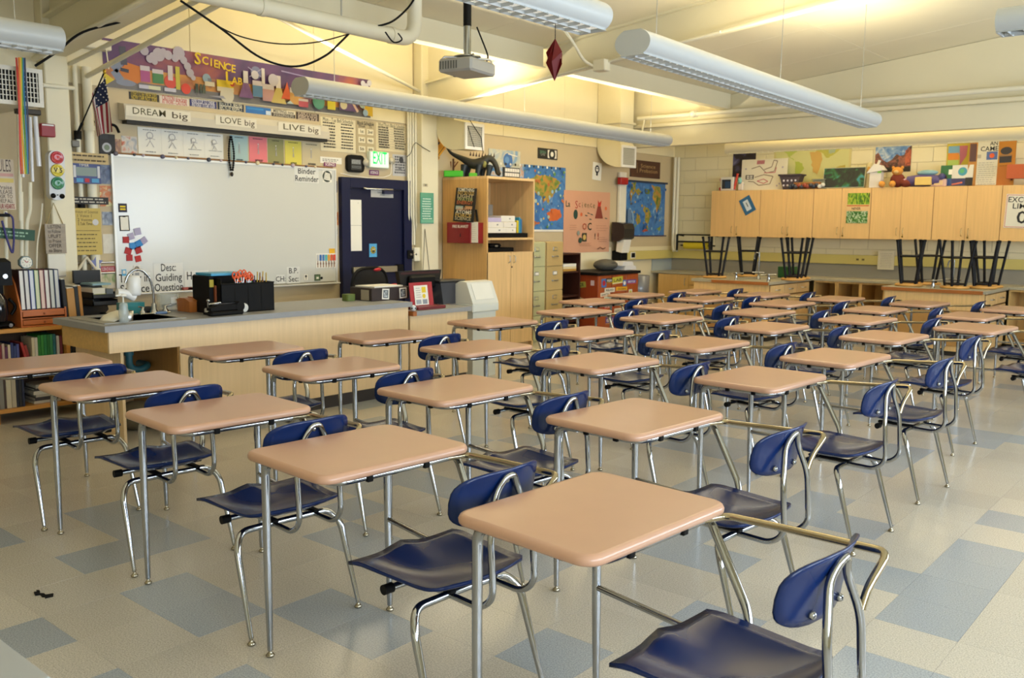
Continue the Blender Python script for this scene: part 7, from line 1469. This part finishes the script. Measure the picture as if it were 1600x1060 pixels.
# paper roll holder in the corner
px0 = ATY(1058, 380, 13.05); px1 = ATY(1112, 380, 13.05); t = thing('paper_rack', 'black paper roll rack with yellow paper in the far corner', 'paper rack', (px0.x, 13.05, 1.15)); W_ = px1.x-px0.x; zz1 = ATY(1080, 367, 13.05).z-1.15; zz2 = ATY(1080, 378, 13.05).z-1.15
m = MB()
for x in (0, W_): m.tube([(x, .0, -.012), (x, 0, zz1)], .018, BLACK, 8); m.tube([(x, 0, zz1), (x, .2, zz1-.02)], .012, BLACK, 8)
m.tube([(0, 0, zz1), (W_, 0, zz1)], .011, BLACK, 8); m.tube([(0, 0, zz2), (W_, 0, zz2)], .013, BLACK, 8); m.build('rack', t)
m = MB(); m.cyl((.08, .11, .07), (W_-.12, .11, .07), .058, M('#d6c12a', .6), 20); m.build('paper_roll', t); MB().cyl((.0, .11, .07), (W_, .11, .07), .012, BLACK, 8).build('roll_bar', t)
# ================================================================== on top of and above the wall cabinets
TZ = z1c+.001
PY('galaxy_poster', 1146, 236, 1180, 276, blotch('print_galaxy', ((.35, '#15121c'), (.5, '#2a2430'), (.6, '#4a4a78'), (.72, '#8a8ab0')), 4, 4), 'dark blue galaxy poster half hidden behind the drawing', 'poster')
def d(f):
    P = [HX('#7a6a5a'), HX('#b5606a'), HX('#3a3432')]; 
    f.line([(.22, .7), (.4, .78), (.55, .55), (.72, .6), (.78, .92), (.7, .95), (.66, .74), (.5, .66)], .012, P[0]); f.line([(.5, .56), (.74, .56), (.76, .72)], .012, P[1]); f.line([(.3, .42), (.5, .5), (.7, .44), (.64, .2), (.4, .16), (.28, .28), (.16, .3)], .012, P[0]); f.line([(.36, .3), (.5, .36), (.6, .28), (.5, .22), (.36, .3)], .012, P[1]); f.rect(.1, .36, .28, .5, P[2]); f.rect(.125, .385, .255, .475, PAPER); f.line([(.1, .43), (.28, .43)], .01, P[2]); f.line([(.19, .36), (.19, .5)], .01, P[2])
    for k in range(7): f.line([(.34+.025*k, .84), (.35+.025*k, .96)], .012, HX('#a8506a'))
    for k in range(5): f.disc((.1, .9, .85, .07, .8)[k], (.7, .72, .2, .2, .14)[k], .018, HX('#a9a0b8'), 8)
PY('drawing_sheet', 1159.5, 250, 1229, 297, M('#dcd6c4', .7), 'large white sheet with a pink outline drawing of creatures', 'poster', Y=13.2, draw=d, tilt=-.05)
def d(f):
    f.rect(.03, .04, .97, .96, HX('#c9c88e'))
    land(f, [(.1, .86), (.3, .9), (.34, .78), (.28, .66), (.22, .6), (.28, .52), (.22, .56), (.12, .72)], 1, HX('#a9b85a')); land(f, [(.12, .84), (.32, .88), (.33, .78), (.14, .78)], 7, HX('#b98a4a')); land(f, [(.28, .52), (.38, .46), (.4, .36), (.32, .16), (.29, .34)], 2, HX('#a5b04a')); land(f, [(.48, .66), (.6, .68), (.64, .52), (.58, .24), (.53, .28), (.5, .48)], 3, HX('#c2a05a')); land(f, [(.48, .72), (.56, .88), (.74, .92), (.92, .86), (.86, .7), (.78, .6), (.7, .54), (.62, .66)], 4, HX('#b0ae52')); land(f, [(.82, .36), (.92, .4), (.93, .26), (.82, .24)], 5, HX('#b5a14a')); land(f, [(.72, .72), (.8, .76), (.8, .64), (.72, .62)], 6, HX('#9aaa96'))
PY('world_wall_map', 1211, 213, 1328, 292, M('#c9bf88', .7), 'faded pale green world map above the wall cabinets', 'map', draw=d)
def d(f):
    f.rect(0, .35, 1, 1, blotch('print_sky_blue', ((.4, '#3f6aa8'), (.55, '#7f9ac0'), (.68, '#c9cdd2')), 9, 4)); RK = blotch('print_rock', ((.35, '#2a1c1c'), (.5, '#5f3a34'), (.65, '#8a5244')), 18, 5)
    f.poly([(0, .0), (0, .62), (.08, .7), (.2, .45), (.34, .34), (.46, .42), (.5, .0)], RK); f.poly([(.4, 0), (.45, .4), (.6, .62), (.7, .55), (.8, .58), (.9, .82), (1, .9), (1, 0)], RK); f.rect(0, 0, 1, .17, HX('#26211c')); f.rect(.84, .2, 1, .75, blotch('print_red_rock', ((.4, '#6a3028'), (.6, '#a8553a')), 16, 4))
PY('canyon_poster', 1369, 225.5, 1422.5, 268, HX('#3a2a26'), 'canyon landscape poster under a blue sky', 'poster', draw=d)
def d(f):
    f.rect(.01, .02, .99, .98, blotch('print_jungle', ((.4, '#0a1210'), (.52, '#10261c'), (.6, '#1f5a2a'), (.68, '#2f7a8a')), 7, 4))
PY('jungle_poster', 1287.5, 263, 1351, 293, M('#b9bdb0', .5), 'dark green jungle picture leaning on the wall cabinets', 'poster', Y=13.12, draw=d, tilt=-.12, t=.006)
def d(f): f.rect(.05, .55, .62, .82, HX('#6a9ac4')); f.rect(.05, .38, .45, .6, HX('#d98a3a')); f.rect(.05, .0, .45, .38, HX('#a9c46a')); f.poly([(.45, .82), (.75, .82), (.72, .5), (.5, .2)], HX('#a8607a')); f.txt('EARTH', .5, .93, .05, HX('#8a8a3a'), True, fit=.5)
PY('layer_poster', 1481, 220, 1521, 268, M('#b5a83a', .6), 'yellow poster with coloured block diagram', 'poster', draw=d)
def tboard(n, x0, y0, x1, y1, m, lab, cat, Y, draw=None, tilt=-.1, t_=.008):
    return PY(n, x0, y0, x1, y1, m, lab, cat, Y=Y, draw=draw, tilt=tilt, t=t_)
def d(f): f.rect(0, .35, .36, 1, HX('#1f5a36')); f.rect(.25, .55, .36, .8, PAPER); f.rect(.0, .0, .2, .32, HX('#c9c0a4')); f.disc(.12, .42, .1, HX('#3a2424')); f.rect(.2, .0, .36, .35, HX('#23407a')); f.rect(.36, .35, 1, 1, HX('#cfcdc4')); f.disc(.68, .68, .14, HX('#3a86a0'), ry=.14); f.disc(.66, .7, .07, HX('#4a9a6a')); f.rect(.36, 0, .8, .33, HX('#2a2a5a')); f.line([(.38, .05), (.7, .15)], .02, HX('#b5604a')); f.rect(.78, 0, 1, .38, HX('#15151c'))
tboard('earth_board', 1470.5, 259, 1519.5, 290, HX('#22402f'), 'display board with a blue globe at the right', 'board', 13.12, d)
def d(f): f.rect(.02, .02, .98, .98, HX('#d0cdbb')); f.txt('AN', .76, .935, .075, INK, .012, fit=.36); f.txt('CAME', .56, .82, .085, INK, .012, fit=.82); f.rect(.45, .58, .95, .76, HX('#4a5f94')); f.disc(.7, .67, .12, HX('#c9542a')); f.rect(.02, .62, .2, .7, HX('#a8a294')); scribble(f, .05, .02, .95, .54, 11, .006, HX('#8a8a84'), 5)
t = thing('project_board', 'brown and white folding project board reading AN CAME', 'board', (0, 0, 0))
c_, w_, h_ = rectY(1528.5, 219, 1557, 288.5, 13.16); f = Flat(w_, h_, HX('#b98a3a'), .006); d(f); o = f.build('centre_panel'); setw(o, t, FY((c_.x, 13.16, TZ+h_/2)))
for s, wv, nm in ((-1, .10, 'left_panel'), (1, .24, 'right_panel')):
    f = Flat(wv, h_, M('#a8722a', .7), .006)
    if s > 0: f.disc(.45, .76, .34, HX('#2a2c3a'), ry=.2); f.rect(.08, .5, .8, .66, HX('#2a2c3a')); f.rect(.1, .64, .78, .68, HX('#8a6a4a')); scribble(f, .1, .3, .8, .48, 2, .01, HX('#6a3a24'), 3); f.rect(.0, .0, .8, .42, HX('#a5662c')); f.rect(.82, .1, .95, .4, HX('#5a2420'))
    else: f.rect(.1, .55, .9, .95, HX('#4a2a20')); f.rect(.1, .05, .9, .5, HX('#b07a2a'))
    o = f.build(nm); a = .42*s*-1; setw(o, t, FY((c_.x+s*(w_/2+wv/2*math.cos(.42)), 13.16-wv/2*math.sin(.42), TZ+h_/2)) @ Matrix.Rotation(a, 4, 'Y'))
tboard('board_game_box', 1577, 258, 1612, 279, M('#a8502a', .6), 'orange brown box picture at the right edge on cabinets', 'box', 13.1, None, 0, .12)
def tb(n, px, Y, build, lab, cat):
    x = ATY(px, 290, Y).x; t = thing(n, lab, cat, (x, Y, TZ)); build(t); return t
def b1(t):
    m = MB(); m.bx(-.12, .1, -.05, .05, 0, .21, M('#d6d2ca', .5), .008); m.build('case', t); f = Flat(.15, .14, M('#101a2a', .2, coat=.4), .002); f.rect(.35, .1, .95, .8, HX('#1f3a5a')); f.build('screen', t, mw=Matrix.Translation((-.02, -.051, .1)) @ Matrix(((1, 0, 0, 0), (0, 0, -1, 0), (0, 1, 0, 0), (0, 0, 0, 1))))
    m = MB(); m.tube([(.1, -.02, .02), (.13, -.02, .15), (.15, -.02, .26)], .02, M('#b83a26', .5), 8); m.ell((.19, -.02, .15), (.035, .02, .05), M('#7ab8b8', .5), 10, 6); m.bx(.16, .24, -.02, .03, 0, .13, M('#d8d0c4', .5), .01); m.ell((-.13, -.02, .03), (.03, .03, .03), M('#b8322a', .5), 8, 5); m.ell((-.14, -.01, .17), (.02, .02, .03), M('#d8b0a8', .5), 8, 5); m.build('decoration', t)
tb('craft_computer', 1139, 13.1, b1, 'white craft model computer with a dark screen at the left end', 'model')
def b2(t): 
    m = MB(); P = M('#3a2f3a', .5); m.prism([(-.16, .2), (-.1, 0), (.1, 0), (.16, .2)], -.08, .08, P, 'y'); m.bx(-.18, .18, -.1, .1, .2, .225, P, .004); m.build('pot', t); m = MB()
    for k in range(8): m.ell((-.09+.06*(k % 4), -.085, .06+.07*(k//4)), (.016, .01, .016), M('#d6d0dc', .5), 8, 5)
    m.build('flower_dot', t)
tb('dark_planter', 1237, 13.12, b2, 'dark plum planter with pale dots left of the long tray', 'planter')
def b3(t):
    m = MB(); m.bx(-.2, .2, -.08, .08, 0, .1, M('#8a5a2a', .6), .01); m.build('tray', t); m = MB(); rr = random.Random(2)
    for k in range(12): m.ell((-.24+.045*k, -.1, .035+.02*(k % 2)), (.035, .03, .03), M(rr.choice(('#2a3040', '#3a3a44', '#8a3a2a', '#c9c9c4')), .5), 8, 5)
    m.build('ornaments', t)
tb('ornament_tray', 1263, 13.1, b3, 'brown tray with dark beads left of the jungle picture', 'tray')
def b4(t): m = MB(); m.bx(-.09, .09, -.06, .06, 0, .13, M('#6f7468', .8), .01); m.build('block', t); MB().bx(-.1, .1, -.07, .07, .13, .145, M('#7f8478', .8)).build('lid', t)
tb('grey_box', 1281, 13.14, b4, 'grey green box beside the jungle picture', 'box')
def b5(t): m = MB(); m.lathe([(.06, 0), (.065, .02), (.05, .2), (.055, .33), (.04, .36)], M('#c9bf9a', .5), 18); m.build('vase_body', t); MB().ell((0, -.045, .26), (.025, .02, .05), M('#b98a3a', .5), 8, 6).build('emblem', t)
tb('tall_vase', 1358, 13.2, b5, 'pale vase between jungle picture and paper house', 'vase')
def b6(t):
    m = MB(); m.bx(-.08, .08, -.06, .06, 0, .22, M('#d8d2ca', .6), .004); m.build('walls', t); m = MB(); m.prism([(-.12, .2), (.12, .24), (.06, .31), (-.02, .33)], -.08, .08, M('#e0dcd6', .6), 'y'); m.tube([(-.0, 0, .3), (.03, 0, .38)], .02, M('#d8d4cc', .6), 8); m.build('roof', t); MB().bx(.03, .08, -.066, -.06, .2, .24, HX('#7ab84a')).build('green_trim', t)
tb('paper_house', 1369, 13.08, b6, 'white paper model house under the canyon poster', 'model')
def b7(t):
    TBR = M('#c98a3a', .9, 0, .15, 20); m = MB(); m.ell((0, 0, .1), (.1, .08, .1), M('#6a2a1a', .9), 14, 8); m.ell((.12, -.02, .06), (.1, .07, .06), M('#6a2a1a', .9), 12, 7); m.build('body', t)
    m = MB(); m.ell((.0, -.03, .22), (.075, .065, .06), TBR, 14, 8); m.ell((.0, -.085, .21), (.035, .03, .025), M('#d8b070', .9), 10, 6); m.build('head', t)
    for s in (-1, 1): m = MB(); m.ell((s*.06, -.02, .27), (.022, .015, .022), TBR, 8, 5); m.build('ear', t); m = MB(); m.ell((-.1+s*.07, -.12, .045), (.045, .05, .045), TBR, 10, 6); m.build('foot', t)
tb('teddy_bear', 1402, 13.1, b7, 'golden brown teddy bear lying beside the paper house', 'teddy bear')
def b8(t):
    PB = M('#4a4074', .7); m = MB(); m.tube([(-.2, 0, .08), (.0, 0, .09), (.22, 0, .08)], [.07, .085, .07], PB, 14); m.build('cushion', t); m = MB(); m.bx(-.08, .13, -.11, -.02, .02, .13, M('#d6b86a', .6), .01); m.build('box', t); m = MB(); m.ell((.05, .0, .19), (.14, .06, .04), M('#7aa0b0', .7), 12, 6); m.ell((.24, -.03, .13), (.05, .04, .05), M('#3a3a6a', .6), 8, 5); m.ell((-.22, -.04, .08), (.04, .04, .04), M('#b9a0b8', .6), 8, 5); m.build('toy', t)
tb('toy_pile', 1442, 13.1, b8, 'purple soft toy and yellow box right of the teddy', 'soft toy')
def b9(t): m = MB(); m.bx(-.1, .1, -.05, .05, 0, .1, M('#c9a9a0', .6), .01); m.build('box', t); MB().bx(-.05, .06, -.06, -.05, .02, .08, HX('#d6b88a')).build('label_patch', t)
tb('pink_box', 1467, 13.1, b9, 'small pinkish box left of the globe display board', 'box')
